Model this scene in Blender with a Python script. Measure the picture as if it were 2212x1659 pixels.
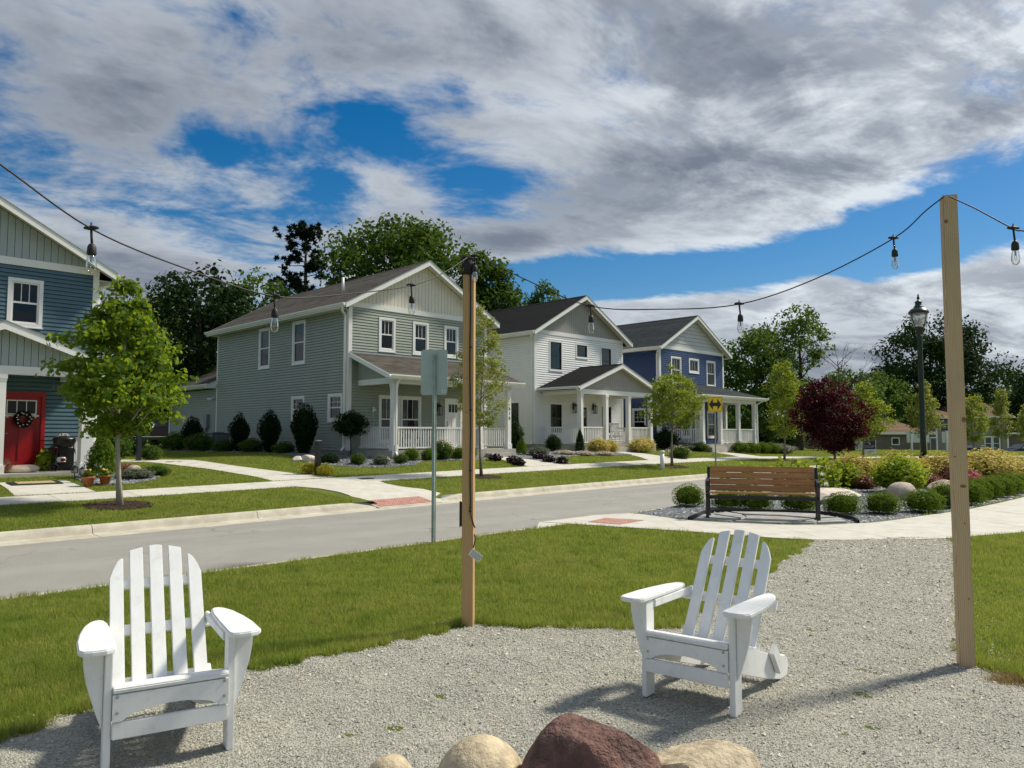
import bpy, bmesh, math, random
import numpy as np
from mathutils import Vector, Matrix

for _o in list(bpy.data.objects):
    bpy.data.objects.remove(_o)
SC = bpy.context.scene
COL = SC.collection
R = math.radians
random.seed(5)
rng = np.random.default_rng(11)

# ---------------------------------------------------------------- camera
PITCH = 3.806
cam_d = bpy.data.cameras.new('camera')
cam = bpy.data.objects.new('camera', cam_d)
COL.objects.link(cam)
cam.location = (0, 0, 1.5)
cam.rotation_euler = (R(90 + PITCH), 0, 0)
cam_d.sensor_fit = 'HORIZONTAL'
cam_d.sensor_width = 36
cam_d.lens = 27.03
cam_d.clip_start = 0.05
cam_d.clip_end = 3000
SC.camera = cam

# ---------------------------------------------------------------- sun, exposure
SUN_AZ, SUN_EL = 63.0, 46.0          # azimuth from +Y towards +X
sd = bpy.data.lights.new('sun', 'SUN')
sd.energy = 3.0
sd.angle = R(6.5)
sd.color = (1.0, 0.92, 0.77)
sun = bpy.data.objects.new('sun', sd)
COL.objects.link(sun)
SDIR = Vector((math.sin(R(SUN_AZ)) * math.cos(R(SUN_EL)), math.cos(R(SUN_AZ)) * math.cos(R(SUN_EL)), math.sin(R(SUN_EL))))
sun.rotation_euler = SDIR.to_track_quat('Z', 'Y').to_euler()
sun.location = (30, 10, 40)
SC.view_settings.view_transform = 'Standard'
SC.view_settings.look = 'None'
SC.view_settings.gamma = 1.0
SC.view_settings.exposure = 0.80
SC.view_settings.use_curve_mapping = False
SC.cycles.max_bounces = 5
SC.cycles.diffuse_bounces = 3
SC.cycles.glossy_bounces = 2
SC.cycles.transmission_bounces = 3
SC.cycles.transparent_max_bounces = 8
SC.cycles.caustics_reflective = False
SC.cycles.caustics_refractive = False

# ---------------------------------------------------------------- node helper
class NT:
    def __init__(self, tree):
        self.t = tree
        tree.nodes.clear()
    def n(self, typ, **kw):
        nd = self.t.nodes.new(typ)
        for k, v in kw.items():
            setattr(nd, k, v)
        return nd
    def put(self, sock, v):
        if isinstance(v, bpy.types.NodeSocket):
            self.t.links.new(v, sock)
        elif v is not None:
            if isinstance(v, (tuple, list)) and len(v) == 3 and len(sock.default_value) == 4:
                v = (*v, 1)
            sock.default_value = v
    def m(self, op, a, b=None, c=None, clamp=False):
        nd = self.n('ShaderNodeMath', operation=op, use_clamp=clamp)
        for i, v in enumerate((a, b, c)):
            if v is not None:
                self.put(nd.inputs[i], v)
        return nd.outputs[0]
    def mix(self, f, a, b, blend='MIX'):
        nd = self.n('ShaderNodeMix', data_type='RGBA', blend_type=blend)
        self.put(nd.inputs[0], f); self.put(nd.inputs[6], a); self.put(nd.inputs[7], b)
        return nd.outputs[2]
    def noise(self, vec, scale, detail=4, rough=.55, dist=0.0):
        nd = self.n('ShaderNodeTexNoise')
        self.put(nd.inputs['Vector'], vec)
        nd.inputs['Scale'].default_value = scale
        nd.inputs['Detail'].default_value = detail
        nd.inputs['Roughness'].default_value = rough
        nd.inputs['Distortion'].default_value = dist
        return nd.outputs[0]
    def ramp(self, f, lo, hi, smooth=True):
        nd = self.n('ShaderNodeMapRange', interpolation_type='SMOOTHSTEP' if smooth else 'LINEAR')
        self.put(nd.inputs[0], f)
        nd.inputs[1].default_value = lo; nd.inputs[2].default_value = hi
        nd.inputs[3].default_value = 0; nd.inputs[4].default_value = 1
        return nd.outputs[0]
    def comb(self, x, y, z):
        nd = self.n('ShaderNodeCombineXYZ')
        for i, v in enumerate((x, y, z)):
            self.put(nd.inputs[i], v)
        return nd.outputs[0]
    def sep(self, v):
        nd = self.n('ShaderNodeSeparateXYZ'); self.put(nd.inputs[0], v)
        return nd.outputs
    def obj(self):
        return self.n('ShaderNodeTexCoord').outputs['Object']
    def bump(self, h, strength=.3, dist=.01):
        nd = self.n('ShaderNodeBump')
        nd.inputs['Strength'].default_value = strength
        nd.inputs['Distance'].default_value = dist
        self.put(nd.inputs['Height'], h)
        return nd.outputs[0]
    def scaled(self, v, s):
        nd = self.n('ShaderNodeMapping')
        self.put(nd.inputs[0], v)
        nd.inputs['Scale'].default_value = s
        return nd.outputs[0]

# ---------------------------------------------------------------- world: clear sky with broken cloud
def build_world():
    w = bpy.data.worlds.new('World')
    SC.world = w
    w.use_nodes = True
    w.cycles.sampling_method = 'MANUAL'
    w.cycles.sample_map_resolution = 512
    k = NT(w.node_tree)
    d = k.n('ShaderNodeTexCoord').outputs['Generated']
    x, y, z = k.sep(d)
    sky = k.n('ShaderNodeTexSky', sky_type='NISHITA', sun_disc=False, sun_elevation=R(SUN_EL), sun_rotation=R(SUN_AZ), air_density=1.0, dust_density=0.4, ozone_density=2.5)
    hs = k.n('ShaderNodeHueSaturation')
    hs.inputs['Saturation'].default_value = 1.5
    hs.inputs['Value'].default_value = .50
    k.put(hs.inputs['Color'], sky.outputs[0])
    zz = k.m('ADD', k.m('MAXIMUM', z, 0.0), 0.16)
    px, py = k.m('DIVIDE', x, zz), k.m('DIVIDE', y, zz)
    # streaks run from lower left to upper right as seen towards +Y
    ca, sa = math.cos(R(28)), math.sin(R(28))
    u = k.m('ADD', k.m('MULTIPLY', px, ca), k.m('MULTIPLY', py, sa))
    v = k.m('SUBTRACT', k.m('MULTIPLY', py, ca), k.m('MULTIPLY', px, sa))
    P = k.comb(k.m('MULTIPLY', u, .72), k.m('MULTIPLY', v, 1.1), 3.7)
    n1 = k.noise(P, 1.25, 6, .64, .3)
    n2 = k.noise(k.comb(k.m('ADD', k.m('MULTIPLY', u, .8), .22), k.m('MULTIPLY', v, 1.25), 9.1), 2.1, 6, .64, .35)
    n3 = k.noise(k.comb(k.m('MULTIPLY', u, .9), v, 21.0), 4.2, 5, .68, .4)
    # large cloud banks and openings as they stood in the sky (tangent of azimuth and elevation)
    yy = k.m('MAXIMUM', y, 0.03)
    qx, qz = k.m('DIVIDE', x, yy), k.m('DIVIDE', z, yy)
    def blob(cx, cy, rx, ry, rot, wgt):
        cx, cy, rx, ry = (cx - 1106) / 1661, (940 - cy) / 1661, rx / 1661, ry / 1661
        c_, s_ = math.cos(R(rot)), math.sin(R(rot))
        dx, dz = k.m('SUBTRACT', qx, cx), k.m('SUBTRACT', qz, cy)
        a = k.m('DIVIDE', k.m('ADD', k.m('MULTIPLY', dx, c_), k.m('MULTIPLY', dz, s_)), rx)
        b = k.m('DIVIDE', k.m('SUBTRACT', k.m('MULTIPLY', dz, c_), k.m('MULTIPLY', dx, s_)), ry)
        r2 = k.m('ADD', k.m('MULTIPLY', a, a), k.m('MULTIPLY', b, b))
        return k.m('MULTIPLY', k.m('POWER', 2.71828, k.m('MULTIPLY', r2, -1.0)), wgt)
    cov = k.m('ADD', n1, .062)
    for bl in [(450, 300, 130, 50, -8, -.17), (800, 265, 60, 80, 50, -.13), (600, 480, 300, 60, 6, -.13), (1030, 400, 120, 60, 0, -.20), (420, 430, 150, 70, 0, -.10), (640, 330, 330, 120, 0, -.05),
               (1600, 575, 560, 62, 7, -.40), (1960, 500, 170, 75, 15, -.34), (1180, 590, 150, 60, 0, -.22), (720, 380, 90, 60, 0, -.08), (2150, 420, 130, 40, 25, -.16),
               (1650, 360, 620, 150, 10, .17), (200, 150, 480, 220, 0, .17), (1000, 120, 420, 150, 0, .13), (1420, 665, 200, 34, 0, .42), (2060, 640, 230, 60, 14, .32),
               (1720, 655, 130, 42, 30, .30), (1120, 522, 80, 34, 0, .22), (160, 560, 300, 160, 0, .16), (850, 440, 110, 60, 0, .12), (2100, 800, 300, 110, 0, .26)]:
        cov = k.m('ADD', cov, blob(*bl))
    cov = k.m('ADD', cov, k.m('MULTIPLY', k.m('SUBTRACT', n3, .5), .34))
    alpha = k.ramp(cov, .44, .62)
    # thick parts are grey underneath, thin edges and sun-side parts are white
    thick = k.ramp(cov, .52, .80)
    lum = k.ramp(k.m('ADD', n2, k.m('MULTIPLY', k.m('SUBTRACT', n3, .5), .45)), .38, .66)
    dotv = k.n('ShaderNodeVectorMath', operation='DOT_PRODUCT')
    k.put(dotv.inputs[0], d); dotv.inputs[1].default_value = tuple(SDIR)
    glow = k.ramp(dotv.outputs['Value'], .45, 1.0)
    lum = k.m('ADD', k.m('MULTIPLY', lum, k.m('ADD', .26, k.m('MULTIPLY', glow, 1.05))), k.m('MULTIPLY', k.m('SUBTRACT', 1.0, thick), .38))
    # heaped low clouds catch the sun on their tops
    for bl in [(1420, 668, 260, 45, 0, .55), (2080, 620, 260, 60, 12, .45), (1720, 650, 120, 45, 30, .5), (1800, 260, 330, 90, 20, .30), (1700, 470, 400, 60, 8, .22)]:
        lum = k.m('ADD', lum, k.m('MULTIPLY', blob(*bl), k.m('ADD', .35, n3)))
    for bl in [(1550, 330, 330, 70, 12, -.28), (2130, 240, 150, 60, 30, -.30), (1000, 40, 900, 120, 0, -.22), (250, 200, 350, 130, 0, -.10)]:
        lum = k.m('ADD', lum, blob(*bl))
    lum = k.m('ADD', lum, k.m('MULTIPLY', glow, .10), clamp=True)
    ccol = k.mix(lum, (1.10, 1.26, 1.58), (4.4, 4.7, 5.0))
    col = k.mix(k.m('MULTIPLY', alpha, .96), hs.outputs[0], ccol)
    bg = k.n('ShaderNodeBackground')
    k.put(bg.inputs[0], col)
    bg.inputs[1].default_value = 0.10
    out = k.n('ShaderNodeOutputWorld')
    k.t.links.new(bg.outputs[0], out.inputs[0])
build_world()

# ---------------------------------------------------------------- materials
M = {}
def princ(name):
    m = bpy.data.materials.new(name)
    m.use_nodes = True
    k = NT(m.node_tree)
    p = k.n('ShaderNodeBsdfPrincipled')
    o = k.n('ShaderNodeOutputMaterial')
    k.t.links.new(p.outputs[0], o.inputs[0])
    M[name] = m
    return k, p, o
def mk(name, base, rough=.6, var=.12, scale=6., bump=0., bscale=60., metal=0., spec=.5, stretch=None, dirt=None, bdist=.004):
    k, p, o = princ(name)
    v = k.obj()
    if stretch:
        v = k.scaled(v, stretch)
    f = k.noise(v, scale, 5, .6)
    a = tuple(c * (1 - var) for c in base); b = tuple(min(1, c * (1 + var)) for c in base)
    c = k.mix(k.ramp(f, .3, .7), a, b)
    if dirt:
        g = k.ramp(k.noise(k.obj(), dirt[1], 6, .65), .52, .75)
        c = k.mix(k.m('MULTIPLY', g, dirt[2]), c, dirt[0])
    k.put(p.inputs['Base Color'], c)
    p.inputs['Roughness'].default_value = rough
    p.inputs['Metallic'].default_value = metal
    p.inputs['Specular IOR Level'].default_value = spec
    if bump:
        k.put(p.inputs['Normal'], k.bump(k.noise(v, bscale, 4, .6), bump, bdist))
    return M[name]

mk('siding_grey', (.305, .345, .285), .5, .05, 1.5, .1, 40, dirt=((.2, .2, .17), 2., .18))
mk('siding_white', (.87, .87, .85), .5, .03, 1.5, .1, 40, dirt=((.6, .6, .55), 2., .2))
mk('siding_navy', (.018, .050, .150), .45, .08, 1.5, .1, 40)
mk('siding_slate_blue', (.066, .132, .170), .45, .08, 1.5, .1, 40, dirt=((.05, .08, .1), 2., .25))
mk('gable_cream', (.72, .68, .57), .55, .05, 2., .1, 40)
mk('gable_taupe', (.34, .32, .295), .55, .05, 2., .1, 40)
mk('gable_pale', (.52, .54, .53), .55, .05, 2., .1, 40)
mk('gable_bluegrey', (.36, .41, .41), .55, .05, 2., .1, 40)
mk('trim_white', (.82, .82, .79), .45, .03, 3., .05, 40, dirt=((.62, .6, .53), 3., .25))
mk('soffit_cream', (.66, .64, .56), .6, .03, 3.)
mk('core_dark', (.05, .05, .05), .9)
mk('red_door', (.33, .006, .012), .35, .1, 3., .05, 30)
mk('black_paint', (.012, .012, .014), .35, .2, 8., .05, 60)
mk('black_rubber', (.012, .012, .012), .6, .2, 8.)
mk('dark_green_paint', (.008, .022, .020), .35, .2, 6., .05, 60)
mk('foundation', (.40, .385, .34), .85, .15, 3., .3, 50, dirt=((.22, .21, .18), 1.5, .5))
mk('metal_grey', (.40, .42, .41), .42, .12, 5., .05, 80, metal=.75)
mk('galvanized', (.34, .42, .40), .5, .2, 4., .1, 80, metal=.25, dirt=((.2, .27, .25), 3., .5))
mk('sign_back', (.43, .50, .48), .5, .1, 2., metal=.3, dirt=((.3, .36, .34), 2., .5))
mk('sign_yellow', (.95, .62, .010), .5, .06, 4.)
mk('sign_navy', (.012, .016, .06), .4)
mk('paper', (.80, .78, .70), .7)
mk('ink', (.02, .02, .03), .6)
mk('terracotta', (.42, .13, .055), .75, .2, 10.)
mk('cushion', (.62, .52, .42), .95, .15, 14., .6, 60)
mk('coir', (.40, .30, .17), .95, .3, 40., .5, 150)
mk('bench_slat', (.37, .175, .052), .5, .22, 2.2, .25, 30, stretch=(1.2, 14, 14), dirt=((.22, .09, .03), 2.5, .45))
mk('chair_white', (.80, .81, .80), .42, .03, 3., .12, 25, stretch=(6, 6, 1), dirt=((.52, .53, .49), 9., .5))
mk('flagstone', (.30, .31, .30), .8, .25, 4., .5, 22, dirt=((.40, .36, .28), 3., .6), bdist=.02)
mk('mulch', (.035, .022, .015), .95, .5, 30., 1., 60, bdist=.02)
mk('bark', (.23, .19, .14), .9, .3, 10., .8, 30, stretch=(1, 1, .25), bdist=.01)
mk('bark_dark', (.055, .045, .038), .9, .3, 5., .8, 16, stretch=(1, 1, .25), bdist=.03)
mk('bark_pale', (.36, .32, .25), .85, .25, 10., .6, 30, stretch=(1, 1, .25), bdist=.006)
mk('boulder_red', (.135, .066, .052), .8, .45, 9., 1., 30, dirt=((.34, .235, .175), 3.6, 1.0), bdist=.035)
mk('boulder_cream', (.50, .41, .27), .75, .3, 14., .8, 40, dirt=((.60, .55, .44), 6., .8), bdist=.012)
mk('boulder_white', (.66, .58, .49), .8, .25, 5., .9, 10, dirt=((.44, .34, .25), 3., .5), bdist=.03)
mk('boulder_tan', (.46, .37, .29), .8, .25, 8., .8, 25, bdist=.02)
mk('plastic_grey', (.20, .25, .25), .5, .1, 5.)
mk('ac_dark', (.06, .08, .085), .5, .2, 5.)
mk('cedar', (.20, .15, .105), .8, .3, 3., .3, 20, stretch=(4, 4, .5))
mk('tan_siding', (.155, .135, .105), .7, .12, 1.5)
mk('tan_siding_pale', (.25, .235, .20), .7, .1, 1.5)
mk('car_navy', (.006, .008, .03), .25, .1, 2.)
mk('car_blue', (.010, .025, .12), .25, .1, 2.)
mk('car_maroon', (.06, .006, .010), .25, .1, 2.)
mk('chrome', (.7, .7, .7), .15, .05, 2., metal=1.)
mk('tactile', (.36, .15, .115), .85, .25, 6., dirt=((.46, .31, .25), 9., .7))
mk('cream_fabric', (.72, .66, .54), .9, .1, 8., .3, 60)
mk('curtain', (.055, .085, .07), .9, .15, 4.)
mk('curtain_pale', (.30, .37, .34), .9, .1, 4.)
mk('blind', (.12, .15, .145), .8, .05, 4.)
mk('green_plastic', (.03, .16, .05), .5)
mk('flower_yellow', (.75, .50, .02), .7, .2, 30.)
mk('flower_pink', (.62, .10, .17), .7, .3, 30.)
mk('flower_white', (.75, .73, .62), .8, .1, 30.)
mk('wood_knot', (.27, .115, .035), .65, .35, 25., .2, 60)
mk('teal_tarp', (.02, .16, .15), .6)
mk('fence_white', (.62, .66, .64), .7, .05, 2.)
mk('brass', (.5, .42, .25), .35, .1, 5., metal=1.)

def m_lumber(name, ca, cb, cd, dirt):
    k, p, o = princ(name)
    v = k.obj()
    warp = k.noise(k.scaled(v, (1, 1, .35)), 5., 3, .5)
    x, y, z = k.sep(v)
    ring = k.m('ADD', k.m('ADD', k.m('MULTIPLY', x, 1.0), k.m('MULTIPLY', y, .6)), k.m('MULTIPLY', warp, .085))
    wv = k.m('SINE', k.m('MULTIPLY', ring, 560.))
    fine = k.noise(k.scaled(v, (120, 120, 3)), 1.0, 4, .6)
    f = k.m('ADD', k.m('MULTIPLY', k.m('ADD', k.m('MULTIPLY', wv, .5), .5), .55), k.m('MULTIPLY', fine, .45))
    c = k.mix(f, ca, cb)
    big = k.ramp(k.noise(k.scaled(v, (3, 3, .8)), 1.6, 5, .6), .45, .72)
    c = k.mix(k.m('MULTIPLY', big, dirt), c, cd)
    k.put(p.inputs['Base Color'], c)
    p.inputs['Roughness'].default_value = .62
    k.put(p.inputs['Normal'], k.bump(f, .12, .002))
m_lumber('lumber', (.66, .50, .31), (.44, .29, .145), (.36, .28, .19), .5)
m_lumber('lumber_warm', (.60, .405, .20), (.40, .225, .085), (.36, .225, .10), .45)

def m_shingle(name, c1, c2, c3):
    k, p, o = princ(name)
    v = k.obj()
    x, y, z = k.sep(v)
    vec = k.comb(k.m('ADD', x, y), z, 0.0)
    b = k.n('ShaderNodeTexBrick')
    k.put(b.inputs['Vector'], vec)
    b.inputs['Scale'].default_value = 1
    b.inputs['Brick Width'].default_value = .30
    b.inputs['Row Height'].default_value = .068
    b.inputs['Mortar Size'].default_value = .010
    b.inputs['Mortar Smooth'].default_value = .3
    b.inputs['Bias'].default_value = 0
    k.put(b.inputs['Color1'], c1); k.put(b.inputs['Color2'], c2)
    k.put(b.inputs['Mortar'], tuple(c * .45 for c in c1))
    n = k.noise(v, 140, 3, .7)
    c = k.mix(k.ramp(n, .35, .65), b.outputs['Color'], c3, 'MIX')
    c = k.mix(.55, b.outputs['Color'], c)
    n2 = k.ramp(k.noise(v, 1.1, 5, .6), .35, .7)
    c = k.mix(k.m('MULTIPLY', n2, .25), c, tuple(q * 1.35 for q in c3))
    wn = k.n('ShaderNodeTexWhiteNoise', noise_dimensions='1D'); k.put(wn.inputs['W'], k.m('FLOOR', k.m('DIVIDE', z, .068)))
    c = k.mix(1.0, c, k.mix(wn.outputs[0], (.72, .72, .72), (1.18, 1.18, 1.18)), 'MULTIPLY')
    k.put(p.inputs['Base Color'], c)
    p.inputs['Roughness'].default_value = .95
    p.inputs['Specular IOR Level'].default_value = .12
    # each course butts proud at its lower edge
    saw = k.m('FRACT', k.m('DIVIDE', z, .068))
    k.put(p.inputs['Normal'], k.bump(k.m('ADD', k.m('MULTIPLY', saw, -.7), k.m('MULTIPLY', n, .5)), .55, .012))
m_shingle('shingle_brown', (.050, .045, .038), (.135, .122, .104), (.095, .086, .074))
m_shingle('shingle_charcoal', (.0035, .0042, .0056), (.0105, .012, .0155), (.007, .008, .010))
m_shingle('shingle_slate', (.017, .024, .029), (.043, .054, .061), (.036, .044, .049))
m_shingle('shingle_tan', (.17, .105, .065), (.23, .15, .10), (.2, .13, .09))

def m_asphalt():
    k, p, o = princ('asphalt')
    v = k.obj()
    f = k.noise(v, 220, 3, .7)
    g = k.noise(v, 1.3, 5, .6)
    h = k.noise(k.scaled(v, (1, 1, 1)), 30, 4, .6)
    c = k.mix(k.ramp(f, .3, .7), (.175, .170, .152), (.345, .335, .30))
    c = k.mix(k.m('MULTIPLY', k.ramp(g, .4, .7), .35), c, (.33, .325, .305))
    c = k.mix(k.m('MULTIPLY', k.ramp(h, .5, .75), .3), c, (.19, .19, .18))
    # faint wheel tracks along the street
    x, y, z = k.sep(v)
    tt = k.m('MULTIPLY', k.m('SUBTRACT', y, x), .70711)
    tr = k.m('SINE', k.m('MULTIPLY', k.m('ADD', tt, k.m('MULTIPLY', g, .5)), 3.6))
    c = k.mix(k.m('MULTIPLY', k.ramp(tr, .1, .95), .22), c, (.36, .355, .335))
    # hairline cracks and a few darker drips
    wv = k.n('ShaderNodeVectorMath', operation='ADD'); k.put(wv.inputs[0], v)
    nz = k.n('ShaderNodeTexNoise'); k.put(nz.inputs['Vector'], v); nz.inputs['Scale'].default_value = 1.1; nz.inputs['Detail'].default_value = 5
    sc = k.n('ShaderNodeVectorMath', operation='SCALE'); k.put(sc.inputs[0], nz.outputs['Color']); sc.inputs['Scale'].default_value = 1.6
    k.put(wv.inputs[1], sc.outputs[0])
    vo = k.n('ShaderNodeTexVoronoi', feature='DISTANCE_TO_EDGE'); k.put(vo.inputs['Vector'], wv.outputs[0]); vo.inputs['Scale'].default_value = .33
    crack = k.m('MULTIPLY', k.m('SUBTRACT', 1.0, k.ramp(vo.outputs['Distance'], .0, .010)), k.ramp(k.noise(v, .5, 3, .5), .45, .6))
    c = k.mix(k.m('MULTIPLY', crack, .6), c, (.07, .07, .065))
    spot = k.ramp(k.noise(v, 2.6, 3, .5), .70, .78)
    c = k.mix(k.m('MULTIPLY', spot, .35), c, (.11, .11, .105))
    k.put(p.inputs['Base Color'], c)
    p.inputs['Roughness'].default_value = .85
    k.put(p.inputs['Normal'], k.bump(f, .5, .006))
m_asphalt()

def m_concrete(name, c1, c2, stain):
    k, p, o = princ(name)
    v = k.obj()
    f = k.noise(v, 3, 6, .65)
    g = k.noise(v, 90, 3, .6)
    s = k.ramp(k.noise(v, .9, 6, .7), .5, .75)
    c = k.mix(k.ramp(f, .3, .7), c1, c2)
    c = k.mix(k.m('MULTIPLY', s, .4), c, stain)
    c = k.mix(k.m('MULTIPLY', k.ramp(g, .55, .75), .18), c, stain)
    k.put(p.inputs['Base Color'], c)
    p.inputs['Roughness'].default_value = .85
    k.put(p.inputs['Normal'], k.bump(g, .25, .003))
m_concrete('concrete', (.47, .455, .40), (.585, .565, .50), (.36, .34, .285))
m_concrete('kerb_concrete', (.40, .37, .29), (.54, .51, .42), (.24, .215, .155))

def m_soil():
    k, p, o = princ('lawn_soil')
    v = k.obj()
    f = k.noise(v, 60, 4, .7)
    g = k.noise(v, .35, 5, .6)
    h = k.noise(v, 4, 4, .6)
    c = k.mix(k.ramp(f, .3, .7), (.075, .105, .016), (.15, .19, .03))
    c = k.mix(k.m('MULTIPLY', k.ramp(g, .4, .65), .5), c, (.21, .22, .045))
    c = k.mix(k.m('MULTIPLY', k.ramp(h, .5, .75), .35), c, (.10, .14, .022))
    k.put(p.inputs['Base Color'], c)
    p.inputs['Roughness'].default_value = 1.
    p.inputs['Specular IOR Level'].default_value = .1
    k.put(p.inputs['Normal'], k.bump(f, .8, .03))
m_soil()
mk('tactile_dome', (.60, .40, .33), .8, .2, 9.)

def m_gravel():
    k, p, o = princ('gravel_base')
    v = k.obj()
    vo = k.n('ShaderNodeTexVoronoi'); k.put(vo.inputs['Vector'], v); vo.inputs['Scale'].default_value = 95
    r = k.sep(vo.outputs['Color'])[0]
    c = k.mix(r, (.18, .178, .15), (.39, .385, .335))
    g = k.ramp(k.noise(v, 1.7, 5, .6), .4, .7)
    c = k.mix(k.m('MULTIPLY', g, .3), c, (.52, .50, .42))
    k.put(p.inputs['Base Color'], c)
    p.inputs['Roughness'].default_value = .95
    k.put(p.inputs['Normal'], k.bump(k.m('ADD', vo.outputs['Distance'], k.noise(v, 9, 3)), .6, .012))
m_gravel()

def m_island(name, cols, rough=.8, spec=.3):
    """colour picked at random for each loose piece"""
    k, p, o = princ(name)
    r = k.n('ShaderNodeNewGeometry').outputs['Random Per Island']
    cr = k.n('ShaderNodeValToRGB')
    el = cr.color_ramp.elements
    while len(el) < len(cols):
        el.new(.5)
    for i, c in enumerate(cols):
        el[i].position = i / (len(cols) - 1); el[i].color = (*c, 1)
    k.put(cr.inputs[0], r)
    k.put(p.inputs['Base Color'], cr.outputs[0])
    p.inputs['Roughness'].default_value = rough
    p.inputs['Specular IOR Level'].default_value = spec
m_island('gravel_chip', [(.18, .177, .145), (.335, .33, .275), (.43, .42, .355), (.57, .555, .48), (.27, .255, .205)], .9)
m_island('slate_chip', [(.045, .058, .075), (.11, .13, .155), (.19, .215, .235), (.34, .36, .36), (.08, .095, .115)], .55, .5)
m_island('mulch_chip', [(.02, .013, .009), (.05, .03, .02), (.035, .02, .014)], .9)

def m_leaf(name, cols, trans, tw=.35, rough=.5, spec=.35):
    m = bpy.data.materials.new(name); m.use_nodes = True; M[name] = m
    k = NT(m.node_tree)
    r = k.n('ShaderNodeNewGeometry').outputs['Random Per Island']
    cr = k.n('ShaderNodeValToRGB')
    el = cr.color_ramp.elements
    while len(el) < len(cols):
        el.new(.5)
    for i, c in enumerate(cols):
        el[i].position = i / (len(cols) - 1); el[i].color = (*c, 1)
    big = k.noise(k.obj(), 1.4, 3, .6)
    k.put(cr.inputs[0], k.m('ADD', k.m('MULTIPLY', r, .68), k.m('MULTIPLY', k.ramp(big, .3, .7), .32)))
    p = k.n('ShaderNodeBsdfPrincipled')
    colr, trc = cr.outputs[0], k.mix(.35, trans, cr.outputs[0])
    if name == 'grass':
        # straw-coloured and greener patches through the turf
        dry = k.ramp(k.noise(k.obj(), .9, 6, .7, .6), .50, .72)
        dry2 = k.ramp(k.noise(k.obj(), 11., 4, .7), .52, .68)
        f = k.m('ADD', k.m('MULTIPLY', dry, .6), k.m('MULTIPLY', dry2, .55), clamp=True)
        colr = k.mix(f, colr, (.38, .33, .12)); trc = k.mix(f, trc, (.45, .38, .12))
        lush = k.ramp(k.noise(k.obj(), 3.1, 6, .72), .50, .66)
        colr = k.mix(k.m('MULTIPLY', lush, .65), colr, (.045, .105, .014)); trc = k.mix(k.m('MULTIPLY', lush, .6), trc, (.13, .27, .025))
    k.put(p.inputs['Base Color'], colr)
    p.inputs['Roughness'].default_value = rough
    p.inputs['Specular IOR Level'].default_value = spec
    t = k.n('ShaderNodeBsdfTranslucent')
    k.put(t.inputs[0], trc)
    ms = k.n('ShaderNodeMixShader')
    ms.inputs[0].default_value = tw
    k.t.links.new(p.outputs[0], ms.inputs[1]); k.t.links.new(t.outputs[0], ms.inputs[2])
    o = k.n('ShaderNodeOutputMaterial')
    k.t.links.new(ms.outputs[0], o.inputs[0])

m_leaf('grass', [(.070, .135, .017), (.155, .225, .032), (.26, .305, .055), (.46, .43, .14)], (.45, .52, .08), .42, .6, .12)
m_leaf('grass_dry', [(.22, .15, .05), (.35, .26, .11), (.16, .13, .04)], (.4, .28, .1), .3)
m_leaf('leaf_maple', [(.034, .082, .011), (.075, .142, .014), (.150, .21, .022)], (.46, .60, .028), .43, .6, .15)
m_leaf('leaf_pear', [(.075, .115, .022), (.14, .185, .04), (.23, .25, .075)], (.52, .56, .09), .42, .6, .15)
m_leaf('leaf_columnar', [(.075, .128, .018), (.14, .195, .028), (.21, .25, .04)], (.46, .54, .04), .42, .6, .15)
m_leaf('leaf_oak', [(.022, .056, .011), (.050, .10, .016), (.095, .15, .026)], (.17, .28, .03), .30, .7, .08)
m_leaf('leaf_dark', [(.008, .022, .008), (.018, .040, .012), (.032, .058, .014)], (.05, .10, .02), .2, .7, .06)
m_leaf('leaf_mid', [(.030, .072, .015), (.062, .118, .022), (.11, .17, .032)], (.20, .31, .04), .30, .7, .08)
m_leaf('needle', [(.006, .016, .009), (.012, .026, .013), (.022, .038, .016)], (.02, .04, .015), .1, .7, .06)
m_leaf('leaf_purple', [(.014, .003, .005), (.036, .006, .010), (.075, .010, .017)], (.14, .008, .016), .30, .6, .12)
m_leaf('leaf_box', [(.030, .075, .010), (.080, .140, .014), (.19, .245, .024)], (.26, .38, .02), .32, .7, .08)
m_leaf('leaf_yew', [(.006, .016, .008), (.012, .028, .010), (.020, .040, .013)], (.02, .04, .015), .1, .7, .05)
m_leaf('leaf_gold', [(.30, .25, .05), (.52, .42, .10), (.70, .58, .20), (.22, .23, .04)], (.60, .52, .12), .32, .7, .1)
m_leaf('leaf_lime', [(.10, .18, .016), (.22, .30, .024), (.38, .43, .05)], (.52, .62, .03), .40, .6, .12)
m_leaf('leaf_barberry', [(.10, .028, .020), (.24, .085, .055), (.36, .17, .11), (.05, .015, .012)], (.35, .12, .06), .3)
m_leaf('leaf_heuchera', [(.008, .004, .008), (.020, .009, .014), (.035, .014, .02)], (.05, .01, .02), .12)
m_leaf('leaf_grey', [(.07, .09, .06), (.13, .15, .10), (.20, .22, .16)], (.2, .22, .12), .3)
m_leaf('bloom_white', [(.55, .52, .42), (.70, .66, .56), (.35, .22, .20)], (.6, .5, .4), .3)
m_leaf('bloom_yellow', [(.55, .42, .02), (.70, .55, .03), (.12, .20, .02), (.25, .30, .03)], (.6, .5, .03), .3)
m_leaf('bloom_pink', [(.50, .06, .12), (.62, .16, .22), (.30, .03, .06)], (.6, .1, .15), .3)

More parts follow.
